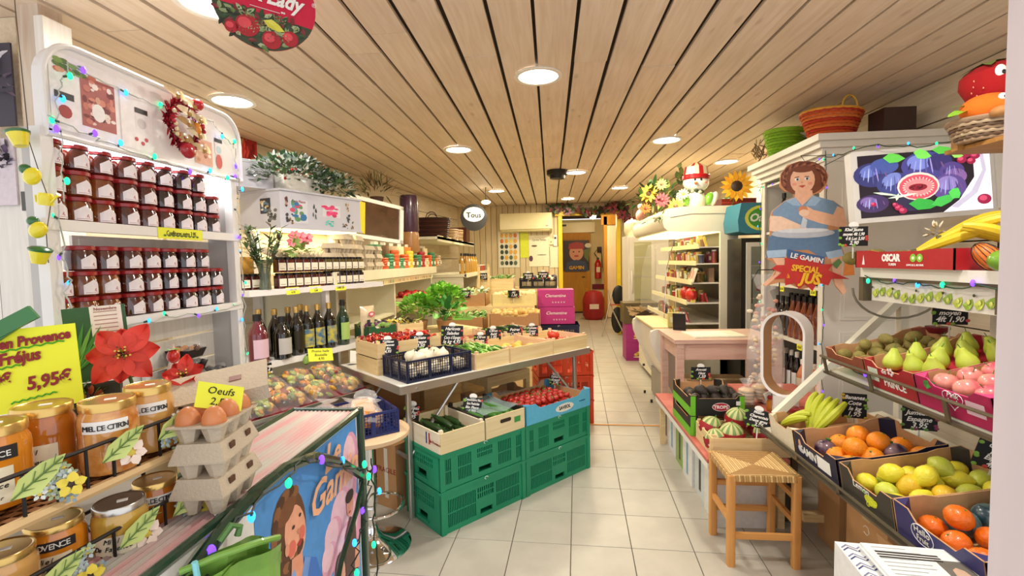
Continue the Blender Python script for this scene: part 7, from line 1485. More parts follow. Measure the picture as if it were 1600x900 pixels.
t=T('salad_pack','dark pack with leafy picture behind the yellow poster','packet',(-1.08,1.02,1.18),.6); MB().bx(-.05,0,-.08,.06,.03,.05,'#2a2a20').build('pack_body',PR,t,smooth=False); q=MB(); r=random.Random(8); foliage(q,40,.05,.01,.05,(0,-.006,-.01),.03,.014,('#8ab04a','#c9a04a','#5a7a34','#a84a2c'),r); q.build('pack_picture',PR,t)
# --- green bags hanging at the cart
t=T('green_bags','roll of light green plastic bags hanging on the cart side','plastic bags',(-.59,.80,.985),(0,0,radians(60)))
def sheet(q,w_,h,col,ph,y0):
    N,K=10,8
    for i in range(N):
        for j in range(K):
            f_=lambda u,v:(-w_/2+w_*u,y0+.012*sin(9*u+ph)+.01*sin(7*v),-h*v+.014*sin(3*u+ph)-.02*(2*u-1)**2); a_=f_(i/N,j/K);b_=f_((i+1)/N,j/K);c_=f_((i+1)/N,(j+1)/K);d_=f_(i/N,(j+1)/K); q.add([a_,b_,c_,d_],[(3,2,1,0)],col)
for k_ in range(4): q=MB(); sheet(q,.15,.26,0,k_*1.3,-.014*k_); q.build('bag_sheet',mat('light_green_film','#7fae48',.4,var=.35,scale=9,coat=.2),t)
MB().tube([(-.08,0,.004),(-.03,-.03,.016),(.03,-.04,.012),(.08,-.02,-.01)],.006,0,8).build('folded_edge',mat('light_green_film','#7fae48'),t)
MB().tube([(-.02,-.01,.03),(0,-.01,.05),(.015,-.01,.04),(.01,-.01,.025)],.006,'#4f7a3a',6).build('hook',PR,t); MB().tube([(-.065,-.02,.02),(-.062,-.02,-.01)],.005,'#8fd8e0',6).build('clip',PR,t)
# white wire hook at the lower tray end
t=T('wire_hook','bent pale wire hook beside the lower honey tray','hook',(-.70,.90,1.0)); MB().tube([(-.04,.0,.05),(0,0,.075),(.02,-.01,.06),(.022,-.02,-.1),(.02,-.02,-.13)],.003,0,6).build('wire',M_alu,t)
# ================= second left unit, turned toward the aisle =================
RL=radians(69); LO=Vector((-1.70,2.62,0)); e1=Vector((cos(RL),sin(RL),0)); e2=Vector((-sin(RL),cos(RL),0))
def Lp(x,y,z=0): return LO+e1*x+e2*y+Vector((0,0,z))
t=T('side_shelf_unit','white shelf unit with a sticker covered canopy and bottle shelf','shelf unit',LO,RL)
M_can=mat('canopy_white','#c4c4ce',.4,var=.05)
MB().bx(.38,.22,1.75,1.12,.62,1.76).bx(.38,.22,1.98,1.12,.62,2.0).bx(.38,.22,1.76,1.12,.235,1.98).bx(.38,.235,1.76,.395,.62,1.98).bx(1.105,.235,1.76,1.12,.62,1.98).build('canopy',M_can,t,smooth=False)
q=MB(); q.bx(.37,.21,1.995,1.13,.63,2.008); q.bx(.37,.212,1.745,1.13,.222,1.758); q.build('canopy_edge',M_can,t,smooth=False)
q=MB(); r=random.Random(17)
def sticker(x,z,w_,h,cols,n=16,y=.2188,back='#cfd0d8',f=0):
    w_*=1.45; h*=1.45
    if f: P=lambda a,b,d:(.3788-d,y+a,z+b)
    else: P=lambda a,b,d:(x+a,y-d,z+b)
    if back: q.poly([P(-w_/2,-h/2,.0002) if not f else P(w_/2,-h/2,.0002),P(w_/2,-h/2,.0002) if not f else P(-w_/2,-h/2,.0002),P(w_/2,h/2,.0002) if not f else P(-w_/2,h/2,.0002),P(-w_/2,h/2,.0002) if not f else P(w_/2,h/2,.0002)],back)
    for i in range(n):
        a0,b0,ra,rb=r.uniform(-.38,.38)*w_,r.uniform(-.38,.38)*h,r.uniform(.08,.2)*w_,r.uniform(.06,.16)*h
        pts=[(a0+ra*cos(2*pi*k_/7)*(1 if not f else -1),b0+rb*sin(2*pi*k_/7)) for k_ in range(7)]; q.poly([P(a,b,.0005+i*.00003) for a,b in pts],r.choice(cols))
sticker(.53,1.865,.10,.11,('#2a6fa0','#3aa0b8','#2a3a2a','#5a8a5a','#c94a6a'),18); sticker(.66,1.87,.03,.08,('#3a4a4a','#6a8a8a','#1f2a2a'),10,back=None); sticker(.82,1.89,.12,.06,('#e03a7a','#f06a9a','#c92a5a'),16); sticker(.80,1.80,.07,.035,('#3ab0a8','#58c8c0'),10,back=None)
sticker(.44,1.92,.04,.06,('#5a2a34','#3a2a2a','#b98a7a'),10,back=None); sticker(.455,1.81,.05,.06,('#2a2a34','#8a6a3a','#3a3a44'),12,back=None); sticker(.98,1.93,.03,.05,('#8a6a2a','#5a4a2a','#c9a85a'),9,back=None); sticker(.99,1.85,.03,.06,('#3a3a4a','#1f2a34'),9,back=None); sticker(.95,1.79,.05,.03,('#8a6a3a','#4a3a2a'),8,back=None); sticker(1.03,1.80,.03,.05,('#8a6a3a','#5a6a5a'),8,back=None)
sticker(0,1.90,.07,.07,('#2a3a5a','#c9a86a','#5a7a8a','#3a2a2a','#e0d8c0'),18,y=.36,back='#2a2a34',f=1); sticker(0,1.84,.07,.07,('#3a3a3a','#e8e8e8','#6a6a6a'),16,y=.30,back='#c9c9ce',f=1)
q.build('sticker_prints',PR,t,smooth=False)
txt('Cuvée Maison',.028,M_redink,t,(.53,.2180,1.925),xs=.7)
for z,x0,x1,y0_ in ((1.355,.0,1.15,.04),(.925,-.12,1.05,.0)):
    MB().bx(x0,y0_,z-.035,x1,.62,z).build('shelf',M_rk,t,smooth=False)
MB().bx(-.12,.60,0,1.15,.63,1.75).build('back_panel',mat('warm_cream_panel','#e9d9a8',.6,var=.05),t,smooth=False)
for z0,z1 in ((.94,1.1),(1.11,1.3),(1.37,1.5),(1.51,1.62),(1.63,1.74)): MB().bx(-.12,.592,z0,1.15,.60,z1).build('back_board',M_wallb,t,smooth=False)
for x in (.42,1.12): MB().bx(x,.52,0,x+.025,.6,1.75).build('upright',M_rk,t,smooth=False)
MB().bx(.60,.08,.925,.63,.12,1.32).build('front_upright',M_rk,t,smooth=False)
MB().bx(.4,.25,1.742,1.1,.55,1.748).build('lamp_panel',mat('warm_lamp_panel','#fff0a8',emit=1.8),t,smooth=False)
ld=bpy.data.lights.new('lamp','AREA'); ld.shape='RECTANGLE'; ld.size=.7; ld.size_y=.25; ld.energy=3.2; ld.color=(1,.93,.62); lo=bpy.data.objects.new('lamp',ld); C.objects.link(lo); lo.parent=t; lo.location=(.75,.40,1.738)
# square jars with cream labels, two layers
def sqjar(bm):
    p=T('square_jar','x','jar'); MB().rbox((0,0,.036),(.058,.058,.072),.012,0).build('glass_body',bm,p); MB().lathe([(.027,.072),(.027,.084),(.025,.086)],14).build('lid',mat('dark_lid','#2a2420',.3,metal=.5),p); q=MB(); q.bx(-.026,-.0302,.012,.026,-.0292,.054,'#efe6cf'); q.bx(-.018,-.0306,.02,.018,-.0302,.024,'#a89a7a'); q.build('label',PR,p,smooth=False); return Proto(p)
SJ=[sqjar(G_red),sqjar(G_drk),sqjar(mat('olive_jam','#5a4a20',.12,coat=1))]
for l_ in range(2):
    for i in range(12): 
        SJ[(0 if i<6 else 1) if l_==0 else (2 if i>5 else 0)].put('cream labelled square jar on the lit shelf, %s layer, %s along'%(ORD[l_],ORD[i]),Lp(.245+.0625*i,.085,1.356+.0985*l_),RL,'square jars on the lit shelf',(1,1,1.12))
for i in range(3): SJ[0].put('square jar standing behind the flower vase, %s along'%ORD[i],Lp(.05+.066*i,.16,1.356),RL,'square jars on the lit shelf')
# vase with olive branches
v=T('flower_vase','glass vase of dark green leafy branches at the shelf end','vase',Lp(.13,.07,1.356)); MB().lathe([(.035,0),(.03,.06),(.038,.15),(.045,.18)],18).build('vase_glass',mat('grey_green_glass','#56604e',.1,coat=1,alpha=.7),v); q=MB(); r=random.Random(3)
for k_ in range(16): 
    a_=r.uniform(0,6.3); e=Vector((.11*cos(a_),.11*sin(a_),.34+r.uniform(-.08,.05))); q.tube([(0,0,.02),e*.5+Vector((0,0,.05)),e],.003,'#4a5a34',4)
    for j in range(9): p=e*(.4+.6*j/9)+Vector((0,0,.02)); q.leaf(p,(r.uniform(-1,1),r.uniform(-1,1),r.uniform(.0,1)),(0,0,1),.065,.022,r.choice(('#4f6a3a','#6f8f5a','#38502c','#8aa06a','#5a4a3a')),.2)
q.build('branches',PR,v)
b=carton('orange yellow carton behind the vase',Lp(-.0,.22,1.356),RL,.17,.12,.20,col='#e2a84a',tape=False); txt('JUSKIS',.035,M_ink,b,(.085,-.001,.06))
# on top of the jars: trays and pink flower
for i,(x,z) in enumerate(((.30,1.565),(.52,1.565),(.76,1.565))):
    t2=T('egg_tray','beige pulp egg tray on the lit shelf jars, %s along'%ORD[i],'egg tray',Lp(x,.22,z-.0),(radians(35 if i==2 else 20),0,RL)); q=MB(); 
    for a_ in range(6):
        for b_ in range(4): q.lathe([(.008,.02),(.02,0),(.021,-.002)],6,0,o=(.036*a_,.036*b_,0))
    q.bx(-.02,-.02,-.006,.2,.13,-.001); q.build('pulp_tray',M_pulp,t2,ang=.4)
t2=T('pink_flower_pot','pink artificial flowers with pale green leaves above the jars','flowers',Lp(.44,.12,1.552)); q=MB(); [flower(q,(.05*cos(a_),.05*sin(a_)*.5,.12+.02*sin(3*a_)),(.2,-1,.4),.045,7,('#e86a7a','#f08a94'),'#c93a4a',.2,.7) for a_ in (0,1.3,2.6,3.9,5.1)]; q.build('blossom',PR,t2); q=MB(); r=random.Random(5); foliage(q,26,.06,.04,.06,(0,0,.03),.07,.05,('#a8c86a','#7faa4a','#c9dc8a'),r); q.build('leaves',PR,t2)
for i,(x,s) in enumerate(((.30,['Terrine','4,95']),(.48,['Miel','3,80']),(.70,['Confit 4,50']))): ycard('yellow ticket on the lit shelf edge, %s along'%ORD[i],Lp(x,.035,1.315),RL,s,.10,.045,tilt=-.2)
# bottles
gP=mat('pink_syrup','#6a2430',.1,coat=1,var=.2); gD=mat('black_oil_glass','#121008',.07,coat=1); gG=mat('green_oil_glass','#10301c',.07,coat=1)
bx_=[('pink labelled syrup bottle nearest the jam rack',.045,.04,gP,mat('pink_label','#ea6f88',.5),M_foilk,.29,.043),
('black balsamic bottle with a grey label and pointed neck',.22,.03,gD,mat('grey_label','#b9b6b0',.5),M_foilk,.26,.040),
('dark oil bottle with a gold cap behind the pink one',.14,.14,gD,None,M_gold,.31,.033),
('dark oil bottle with a gold cap and no label in view',.36,.05,gD,mat('black_label','#2a2410',.4),M_gold,.31,.034),
('dark oil bottle with a yellow figure label, first of three',.45,.05,gD,mat('yellow_label','#c9b83a',.5,col2='#3a6a8a',scale=40),M_gold,.31,.034),
('dark oil bottle with a yellow figure label, second of three',.55,.05,gD,mat('yellow_label','#c9b83a'),M_gold,.31,.034),
('dark oil bottle with a yellow figure label, third of three',.66,.05,gD,mat('yellow_label','#c9b83a'),M_gold,.31,.034),
('green oil bottle with a pale green label and black cap',.80,.05,gG,mat('pale_green_label','#a8c46a',.5),M_foilk,.32,.034),
('back row dark bottle behind the second oil bottle',.50,.16,gD,None,M_gold,.31,.033),('back row dark bottle behind the balsamic one',.27,.15,gD,None,M_gold,.30,.033),('back row dark bottle near the chips bag',.72,.16,gD,None,M_gold,.31,.033),('back row dark bottle between gold caps',.40,.17,gD,None,M_gold,.30,.033)]
for lb,x,y,gm,lm,cm,h,rr_ in bx_:
    t2=bottle('oil_bottle' if 'oil' in lb or 'dark' in lb else 'syrup_bottle','bottle',h,rr_,gm,lm,cm,lb,nk=.2); t2.location=Lp(x*.9,y,.926); t2.rotation_euler=(0,0,RL-.15); t2.scale=(1.28,1.28,1.0)
t2=T('chips_bag','cream crinkled snack bag with a pink logo beside the bottles','packet',Lp(.98,.06,.926),RL-.15); q=MB(); N=10
vs=[];fs=[]
for s_ in (-1,1):
    for j in range(N+1):
        for i in range(7):
            u=i/6;v_=j/N; th_=.045*sin(pi*u)**.6*sin(pi*min(max(v_,.0),1))**.5; vs.append((-.065+.13*u,s_*th_+.003*sin(20*v_+5*u),.25*v_))
for s_ in range(2):
    o=s_*(N+1)*7
    for j in range(N):
        for i in range(6): a_=o+j*7+i; fs.append((a_,a_+1,a_+8,a_+7) if s_==0 else (a_+7,a_+8,a_+1,a_))
q.add(vs,fs,0); q.build('bag_film',mat('cream_film','#e2cba4',.3,var=.15,scale=20,coat=.4,bump=.4,bscale=30),t2)
q=MB(); q.poly([(.0+.028*cos(a_),-.05,.19+.02*sin(a_)) for a_ in [i*2*pi/16 for i in range(16)]],'#d8506a'); q.poly([(.0+.018*cos(a_),-.0505,.19+.011*sin(a_)) for a_ in [i*2*pi/12 for i in range(12)]],'#f0d8d8'); q.bx(-.045,-.051,.06,-.015,-.050,.15,'#3a3a3a'); q.build('printed_logo',PR,t2,smooth=False)
ycard('large yellow ticket leaning below the oil bottles',Lp(.42,-.05,.87),(-.35,.12,RL-.25),['Promo huile','Bouteille','4,95'],.17,.085)
ycard('yellow ticket with handwriting near the snack bag',Lp(1.0,-.02,.83),(-.2,.05,RL-.3),['Chips','La','2,95'],.08,.10)
card('small slate ticket on the bottle shelf edge below the pink bottle',Lp(.06,-.01,.865),RL,['Sirop','4'],.05,.06,badge=False,fruit=('#d9b83a','#e8e0d0'),stake=0)
t2=T('pepper_ornament','small green pear shaped ornament on the bottle shelf edge','ornament',Lp(.33,-.012,.86),RL); MB().lathe([(.004,0),(.02,.012),(.018,.035),(.008,.055),(.003,.062)],12,'#7a9a3a').build('ornament_body',PRG,t2); q=MB(); q.leaf((0,0,.058),(1,0,.3),(0,-1,0),.03,.012,'#3a5a2a'); q.build('leaf',PR,t2)
# tray of bagged candied fruit
t2=T('tray_trolley','slanted metal tray on legs below the bottle shelf','tray stand',(-1.55,2.25,0),radians(61)); TM_=Matrix.Rotation(radians(14),4,'X')
q=MB(); q.bx(0,0,0,.80,.46,.012); q.bx(0,0,0,.80,.008,.05); q.bx(0,0,0,.008,.46,.05); q.tf(0,Matrix.Translation((0,0,.66))@TM_); q.build('metal_tray',M_alu,t2,smooth=False)
for x in (.03,.75): MB().bx(x,.03,0,x+.02,.05,.66).build('leg',M_alu,t2,smooth=False); MB().bx(x,.4,0,x+.02,.42,.75).build('leg',M_alu,t2,smooth=False)
q=MB(); q.bx(.0,.0,.016,.8,.46,.03,'#7a1c2a'); q.tf(0,Matrix.Translation((0,0,.66))@TM_); q.build('red_liner',PR,t2,smooth=False)
MF=Matrix.Translation((-1.55,2.25,.66))@Matrix.Rotation(radians(61),4,'Z')@TM_
r=random.Random(23)
for i in range(8):
    x=.11+.19*(i%4); y=.12+.21*(i//4); p_,ro=TM(MF,(x,y,.032),.3*sin(i*3)); s=T('candied_fruit_bag','clear bag of mixed candied fruit in the slanted tray, %s of the %s row'%(ORD[i%4],('front','back')[i//4]),'packet',p_,ro,'bags of candied fruit')
    q=MB()
    for k_ in range(34): q.ell((r.uniform(-.065,.065),r.uniform(-.07,.07),.02+r.uniform(0,.04)),(.027,.021,.013),r.choice(('#d9a83a','#b9882a','#8a9a3a','#6a8238','#cc7a2a','#e2c26a','#8e3a24','#a8b058','#c9902a')),7,5,rot=(r.random(),r.random(),0))
    q.build('candied_pieces',PRG,s)['kind']='stuff'; q=MB(); N=8; vs=[];fs=[]
    for a_ in range(N+1):
        for b_ in range(N+1): u,w_=a_/N*2-1,b_/N*2-1; vs.append((.095*u,.1*w_,.02+.06*max(0,(1-u**4)*(1-w_**4))+r.uniform(-.004,.004)))
    for a_ in range(N):
        for b_ in range(N): k0=a_*(N+1)+b_; fs.append((k0,k0+N+1,k0+N+2,k0+1))
    q.add(vs,fs,0); q.build('bag_film',wrapmat('thin_film','#f4f6f0',.13,.1),s)
t2=T('white_card','blank white folded card standing at the far end of the candied fruit','card',Lp(.70,-.12,.80),(-.3,.2,RL-.3)); MB().bx(-.08,0,0,.08,.002,.09).build('card_front',M_paper,t2); MB().bx(-.08,.002,0,.08,.05,.004).build('card_base',M_paper,t2)
mesh_crate('black plastic crate under the slanted tray',(-1.42,2.25,.25),radians(61),.5,.35,.2,M_blackp)
# canopy top: planter, holly, white box
t2=T('white_planter_box','white wooden planter with a raised back on the canopy','planter',Lp(.62,.42,2.009),RL+.1); MB().bx(-.14,-.1,0,.2,-.09,.12,'#e6e2d8').bx(-.14,.08,0,.2,.09,.19,'#e6e2d8').bx(-.14,-.09,0,-.13,.08,.12,'#e6e2d8').bx(.19,-.09,0,.2,.08,.12,'#c9a04a').bx(-.13,-.09,0,.19,.08,.01,'#7a6a4a').build('planter_wood',PR,t2,smooth=False)
t3=T('frosted_holly','frosted evergreen garland spilling over the canopy','garland',Lp(.62,.34,2.02)); q=MB(); r=random.Random(9); foliage(q,1150,.22,.42,.15,(0,0,.09),.042,.026,('#2f4f2c','#3f5f38','#d8e2e4','#9fb0ac','#54744c','#efefe9','#2a4226','#3f5a34'),r); q.build('leaves',PR,t3); q=MB(); [q.ell((r.uniform(-.12,.12),r.uniform(-.3,.3),r.uniform(.05,.2)),.010,'#b81c24',7,5) for _ in range(18)]; q.build('berries',PRG,t3)
t3=T('dark_green_garland','darker green garland at the far canopy end','garland',Lp(.98,.36,2.02)); q=MB(); foliage(q,420,.18,.26,.11,(0,0,.07),.045,.026,('#22402a','#38583a','#5a7a4a','#c9d2c8'),r); q.build('leaves',PR,t3)
t3=T('white_box','pale grey rounded box behind the frosted garland','box',Lp(.30,.50,2.009),RL-.2); MB().rbox((0,0,.09),(.34,.30,.18),.04,0).build('box_body',M_can,t3); MB().rbox((0,0,.17),(.35,.31,.02),.04,0).build('box_lid',M_can,t3)
t3=T('chilli_poster','red chilli peppers poster on the board wall','poster',(xl(3.98)+.03,3.98,2.40),(0,0,radians(90-8))); MB().bx(-.17,-.004,-.24,.17,0,.20,'#a81c1c').build('poster_sheet',PR,t3,smooth=False); q=MB(); r=random.Random(2)
for i in range(46): x=r.uniform(-.15,.15); z=r.uniform(-.22,.1); q.tube([(x,-.006,z),(x+.012,-.009,z+.05),(x+.008,-.006,z+.1)],[.004,.012,.004],r.choice(('#c92a20','#8e1410','#e2483a')),5)
for i in range(10): q.tube([(-.02+r.uniform(-.03,.03),-.006,.1),(r.uniform(-.06,.06),-.006,.19)],.004,'#a8b06a',4)
q.build('printed_chillies',PR,t3)
# ================= long shelf on the far left =================
M_crs=mat('cream_shelf','#e9e2c4',.45,var=.05)
t=T('long_wall_shelf','long cream wall shelf of egg cartons and packets','shelf',(-1.62,3.5,0),radians(0))
MB().bx(-.45,-.25,1.40,.10,2.75,1.44).build('shelf_board',M_crs,t,smooth=False); MB().bx(.10,-.25,1.36,.115,2.75,1.445).build('front_board',M_crs,t,smooth=False)
for y in (-.25,1.2,2.7): MB().bx(-.45,y,0,.05,y+.04,1.40).build('support',M_crs,t,smooth=False)
q=MB(); q.bx(.09,-.2,1.30,.10,2.6,1.355,'#e9dcb4'); r=random.Random(7)
for i in range(60): y=-.15+i*.045; q.poly([(.1008,y,1.31),(.1008,y+.02+r.uniform(0,.015),1.31),(.1008,y+.02,1.345),(.1008,y,1.335)],r.choice(('#a87a2a','#5a7a3a','#c9a04a','#6a3a2a','#d8c88a')))
q.build('label_strip',PR,t,smooth=False)
MB().bx(-.45,-.2,.98,.04,2.7,1.0).build('lower_board',M_crs,t,smooth=False)
kz=0
for i,y in enumerate((3.42,3.62,3.83,4.05,4.28)):
    for l_ in range((3,4,4,3,3)[i]): 
        t4=eggbox('pulp egg carton on the long shelf, %s stack, %s from the bottom'%(ORD[i],ORD[l_]),(-1.60,y,1.441+.071*l_),pi/2+.15*sin(i*3+l_),simple=True); t4.scale=(1.15,1,1)
cols=('#e2602a','#3f8a5a','#e0622a','#3f8a5a','#b02a2a','#e8c83a','#d98a3a','#efe2b0','#7a5a3a','#c9b28a')
for i in range(14):
    y=4.5+.17*i; col=cols[(i*3)%10]; p=T('snack_packet','%s packet on the long shelf, %s beyond the egg cartons'%(('orange','dark red','straw','green','cream','pale','yellow','orange','tan','brown')[i%10] if False else ('bright' if i%2 else 'plain'),ORD[i]),'packet',(-1.60,y,1.441),.1*sin(i),'packets on the long shelf'); q=MB(); h=.11+.04*(i%3)
    for k_ in range(5): q.lathe([(.045,0),(.052,h/10),(.045,h/5)],10,cols[i%4] if i<5 else col,o=(0,0,k_*h/5))
    q.build('packet_body',PR,p); MB().bx(.046,-.025,.03,.053,.025,.07,'#f0ead0').build('label',PR,p,smooth=False)
for i in range(8):
    y=4.55+.24*i; p=T('snack_bag','pale bag on the packets of the long shelf, %s along'%ORD[i],'packet',(-1.70,y,1.58),.2*i,'bags above the packets'); MB().rbox((0,0,.05),(.10,.15,.10),.02,cols[(3,8,9,7,6,9,8,7)[i]]).build('bag_body',PR,p); MB().bx(-.02,-.05,.10,.02,.05,.13,'#e8e0c8').build('bag_top',PR,p,smooth=False)
# things below the long shelf
stocked('wooden crate with red net packs under the long shelf','red packs filling the crate',(-1.75,4.75,1.001),0,.45,.9,.14,60,('#b8201c','#d8443a','#8e1c20'),.035,8,'ell','wood',hname='red_packs')
stocked('dark green cardboard tray of vegetables beyond the snack bag','purple and green vegetables in the green tray',A(.255,.93,.901),RZ,.22,.26,.13,60,('#3a1c3a','#6a2a5a','#e2d8c0','#7aa04a'),.025,9,'ell','tray','#1f5a34')
stocked('pale crate of bagged vegetables behind the chilli crate','mixed packs in the pale crate',A(.485,.93,.901),RZ,.235,.26,.12,50,('#e9e2b8','#2a2a24','#c9d088','#e6c84a'),.025,10,'leaf','wood',hname='mixed_packs')
t=T('side_counter','plain board counter behind the chilli crate','counter',A(-.05,.975),RZ); MB().bx(.3,-.05,.85,.78,.25,.90).build('counter_top',M_crA,t,smooth=False); MB().bx(.33,-.03,0,.72,.2,.85).build('counter_body',M_card,t,smooth=False)
for i,(x,y,z,l_,w_,h) in enumerate(((-1.45,2.98,.0,.4,.35,.45),(-1.5,3.0,.451,.35,.3,.2))): b=carton('brown carton with red spots under the market table back, %s'%('lower' if i==0 else 'upper'),(x,y,z),RZ,l_,w_,h); MB().lathe([(.03,0),(.03,.002)],14,'#b8302c').build('red_spot',PR,b,loc=(l_*.4,-.0015,h*.7),rot=(pi/2,0,0))
# tilted mirror frame, rolled bags, baskets
t=T('tilted_frame','white framed glass panel leaning above the egg cartons','frame',(-1.82,4.95,1.76),(0,radians(4),radians(69)))
for a_ in ((-.44,-.015,-.02,-.40,.015,.40),(.36,-.015,-.02,.42,.015,.40),(-.44,-.015,.36,.42,.015,.40),(-.44,-.015,-.02,.42,.015,.02)): MB().bx(*a_).build('frame_rail',M_rk,t,smooth=False)
MB().bx(-.40,.0,.02,.36,.004,.36).build('glass_pane',mat('painted_reflection_glass','#5a4030',.06,coat=1,var=.5,scale=3),t,smooth=False); MB().bx(-.33,-.003,.03,-.18,.0,.35,'#e2c81e').build('painted_yellow_reflection',PR,t,smooth=False)  # brown reflection blotches in the pane colour, yellow one painted as a strip
for i,(y,z,h,c1) in enumerate(((5.75,1.86,.45,'#4a2f44'),(5.75,1.62,.26,'#a87a4a'))): p=T('rolled_bag',('dark purple rolled bag standing tall beside the frame','tan rolled sack below the purple bag')[i],'bag',(-1.70,y,z),.3); MB().lathe([(.10,0),(.115,.03),(.11,h-.03),(.10,h)],18,c1).build('bag_body',PRG,p); MB().lathe([(.106,h*.5),(.112,h*.52),(.106,h*.54)],18,'#7a5a6a').build('band',PR,p)
t=T('upper_back_shelf','pale upper shelf near the far corner','shelf',(-1.75,6.2,1.80)); MB().bx(-.4,0,0,.3,2.9,.035).build('shelf_board',M_crs,t,smooth=False); MB().bx(.28,0,-.03,.3,2.9,.05).build('shelf_edge',M_crs,t,smooth=False)
for y in (.05,2.8): MB().bx(-.38,y,-1.8,-.34,y+.04,0).build('upright',M_crs,t,smooth=False)
basket('dark_basket','large dark brown handbag basket on the upper shelf',(-1.62,6.55,1.836),.2,.24,.16,.26,('#3a1c18','#4a2620'),9,.85,handle='#3a1c18')
basket('flat_hamper','flat tan wicker hamper under the dark basket end',(-1.62,7.15,1.836),0,.24,.2,.14,('#c9a878','#a8865a'),6,.95)
basket('flat_hamper','second tan hamper farther along the upper shelf',(-1.62,7.65,1.836),0,.22,.18,.16,('#b9946a','#8f6f48'),6,.95)
p=T('brown_box','dark brown box at the far end of the upper shelf','box',(-1.75,8.0,1.836)); MB().bx(0,0,0,.35,.35,.22,'#6a3424').bx(.0,0,.22,.35,.35,.235,'#7a4430').build('box_body',PR,p,smooth=False)
t=T('round_wall_sign','round black and white hanging sign near the far corner','sign',(-1.25,7.9,2.22),(0,0,radians(12))); MB().lathe([(.22,0),(.22,.02)],28,'#1f1c1a').build('disc',PR,t,rot=(pi/2,0,0)); q=MB(); q.poly([(.17*cos(a_),-.022,.05+.12*sin(a_)) for a_ in [i*2*pi/20 for i in range(20)]],'#e8ecec'); q.build('pale_face',PR,t); txt('Tous',.12,M_ink,t,(0,-.024,0),bold=.003)
t=T('dried_plant','spiky dried plant in a pot above the frame','plant',(-1.95,5.35,2.22)); q=MB(); r=random.Random(10); foliage(q,60,.2,.25,.14,(0,0,.08),.16,.02,('#5a5a2a','#7a7a44','#3a3a1c','#8a6a4a'),r,.5); q.build('leaves',PR,t); MB().lathe([(.06,-.05),(.08,.03)],12,'#4a2a1c').build('pot',PR,t)
t=T('hanging_bulb_lamp','small lit lamp near the far corner, before the air conditioner','lamp',(-.95,7.2,2.38)); MB().ell((0,0,0),(.07,.07,.03),0,16,8).build('globe',mat('lit_globe','#fff6e0',emit=5),t); MB().cyl((0,0,.02),(0,0,.22),.006).build('lamp_cord',M_blackp,t)
# far shelf run with bottles
t=T('far_corner_shelf','cream shelf run with bottles in the far corner','shelf',(-1.55,6.75,0)); MB().bx(-.3,0,1.28,.35,2.5,1.32).build('shelf_board',M_crs,t,smooth=False); MB().bx(.33,0,1.27,.36,2.5,1.33).build('shelf_edge',M_crs,t,smooth=False)
for y in (.02,2.4): MB().bx(-.28,y,0,.3,y+.04,1.28).build('support',M_crs,t,smooth=False)
MB().bx(-.3,0,.88,.3,2.5,.9).build('lower_board',mat('dark_shelf','#4a3a2c',.6),t,smooth=False)
ob=Proto(bottle('sauce_bottle','bottle',.30,.036,mat('golden_oil','#b98a24',.1,coat=1),M_paper,mat('dark_cap','#2a2a2a',.4)))
for i in range(10): ob.put('golden bottle on the far corner shelf, %s along'%ORD[i],(-1.30+.05*(i%2),6.95+.11*i,1.321),-1.2,'golden bottles')
for i in range(8): 
    p=T('food_tub','%s tub on the far corner shelf, %s beyond the bottles'%(('orange','plum')[i%2],ORD[i]),'packet',(-1.27,8.1+.12*i,1.321),0,'tubs on the far corner shelf'); MB().lathe([(.045,0),(.05,.1)],10,('#e0702a','#6a2a4a')[i%2]).build('tub_body',PR,p); MB().lathe([(.052,.1),(.05,.115)],10,'#e8e0c8').build('lid',PR,p)
for i in range(7): 
    p=T('purple_jar','dark jar on the lower board of the far corner, %s along'%ORD[i],'jar',(-1.32,6.9+.25*i,.901),0,'dark jars low in the corner'); MB().lathe([(.05,0),(.055,.12),(.04,.14)],10,('#4a2a5a','#6a3a2a','#b8862a')[i%3]).build('jar_body',PRG,p); MB().lathe([(.043,.14),(.043,.16)],10,'#c9a84a').build('lid',PRG,p)
# ================= back wall =================
M_ac=mat('ac_cream','#ecdfae',.35,var=.03)
t=T('air_conditioner','long cream wall air conditioner left of the yellow frame','air conditioner',(-.98,9.66,2.06)); MB().prism([(-.22,.05),(-.23,.30),(-.20,.36),(0,.37),(0,0),(-.15,0)],0,1.02,0,0).build('casing',M_ac,t); MB().bx(.05,-.22,.015,.97,-.16,.03).build('air_flap',mat('ac_flap','#cfc390',.4),t); MB().bx(.9,-.233,.1,.95,-.228,.12).build('display',M_steel,t)
def wallp(name,lab,cat,x,z,w_,h,shapes,y=9.655):
    t=T(name,lab,cat,(x,y,z)); MB().bx(-w_/2,-.004,-h/2,w_/2,0,h/2,shapes[0]).build('sheet',PR,t,smooth=False); q=MB()
    for i,(a_,b_,ra,rb,c_) in enumerate(shapes[1]): q.poly([(a_+ra*cos(2*pi*k_/10),-.0045-i*.0004,b_+rb*sin(2*pi*k_/10)) for k_ in range(10)],c_)
    if shapes[1]: q.build('print',PR,t,smooth=False)
    return t
r=random.Random(4)
wallp('produce_poster','grid poster of vegetables under the air conditioner','poster',-.83,1.72,.42,.72,('#e6e2c8',[(-.14+.09*i,.28-.11*j,.036,.045,r.choice(('#2f3a2f','#5a6a4a','#e2a83a','#3a4a3a')) if j>1 else r.choice(('#e2a83a','#d8702a','#efd05a'))) for i in range(4) for j in range(6)]))
wallp('yellow_poster','lime yellow narrow poster beside the vegetable poster','poster',-.52,1.80,.17,.5,('#d8e02c',[]))
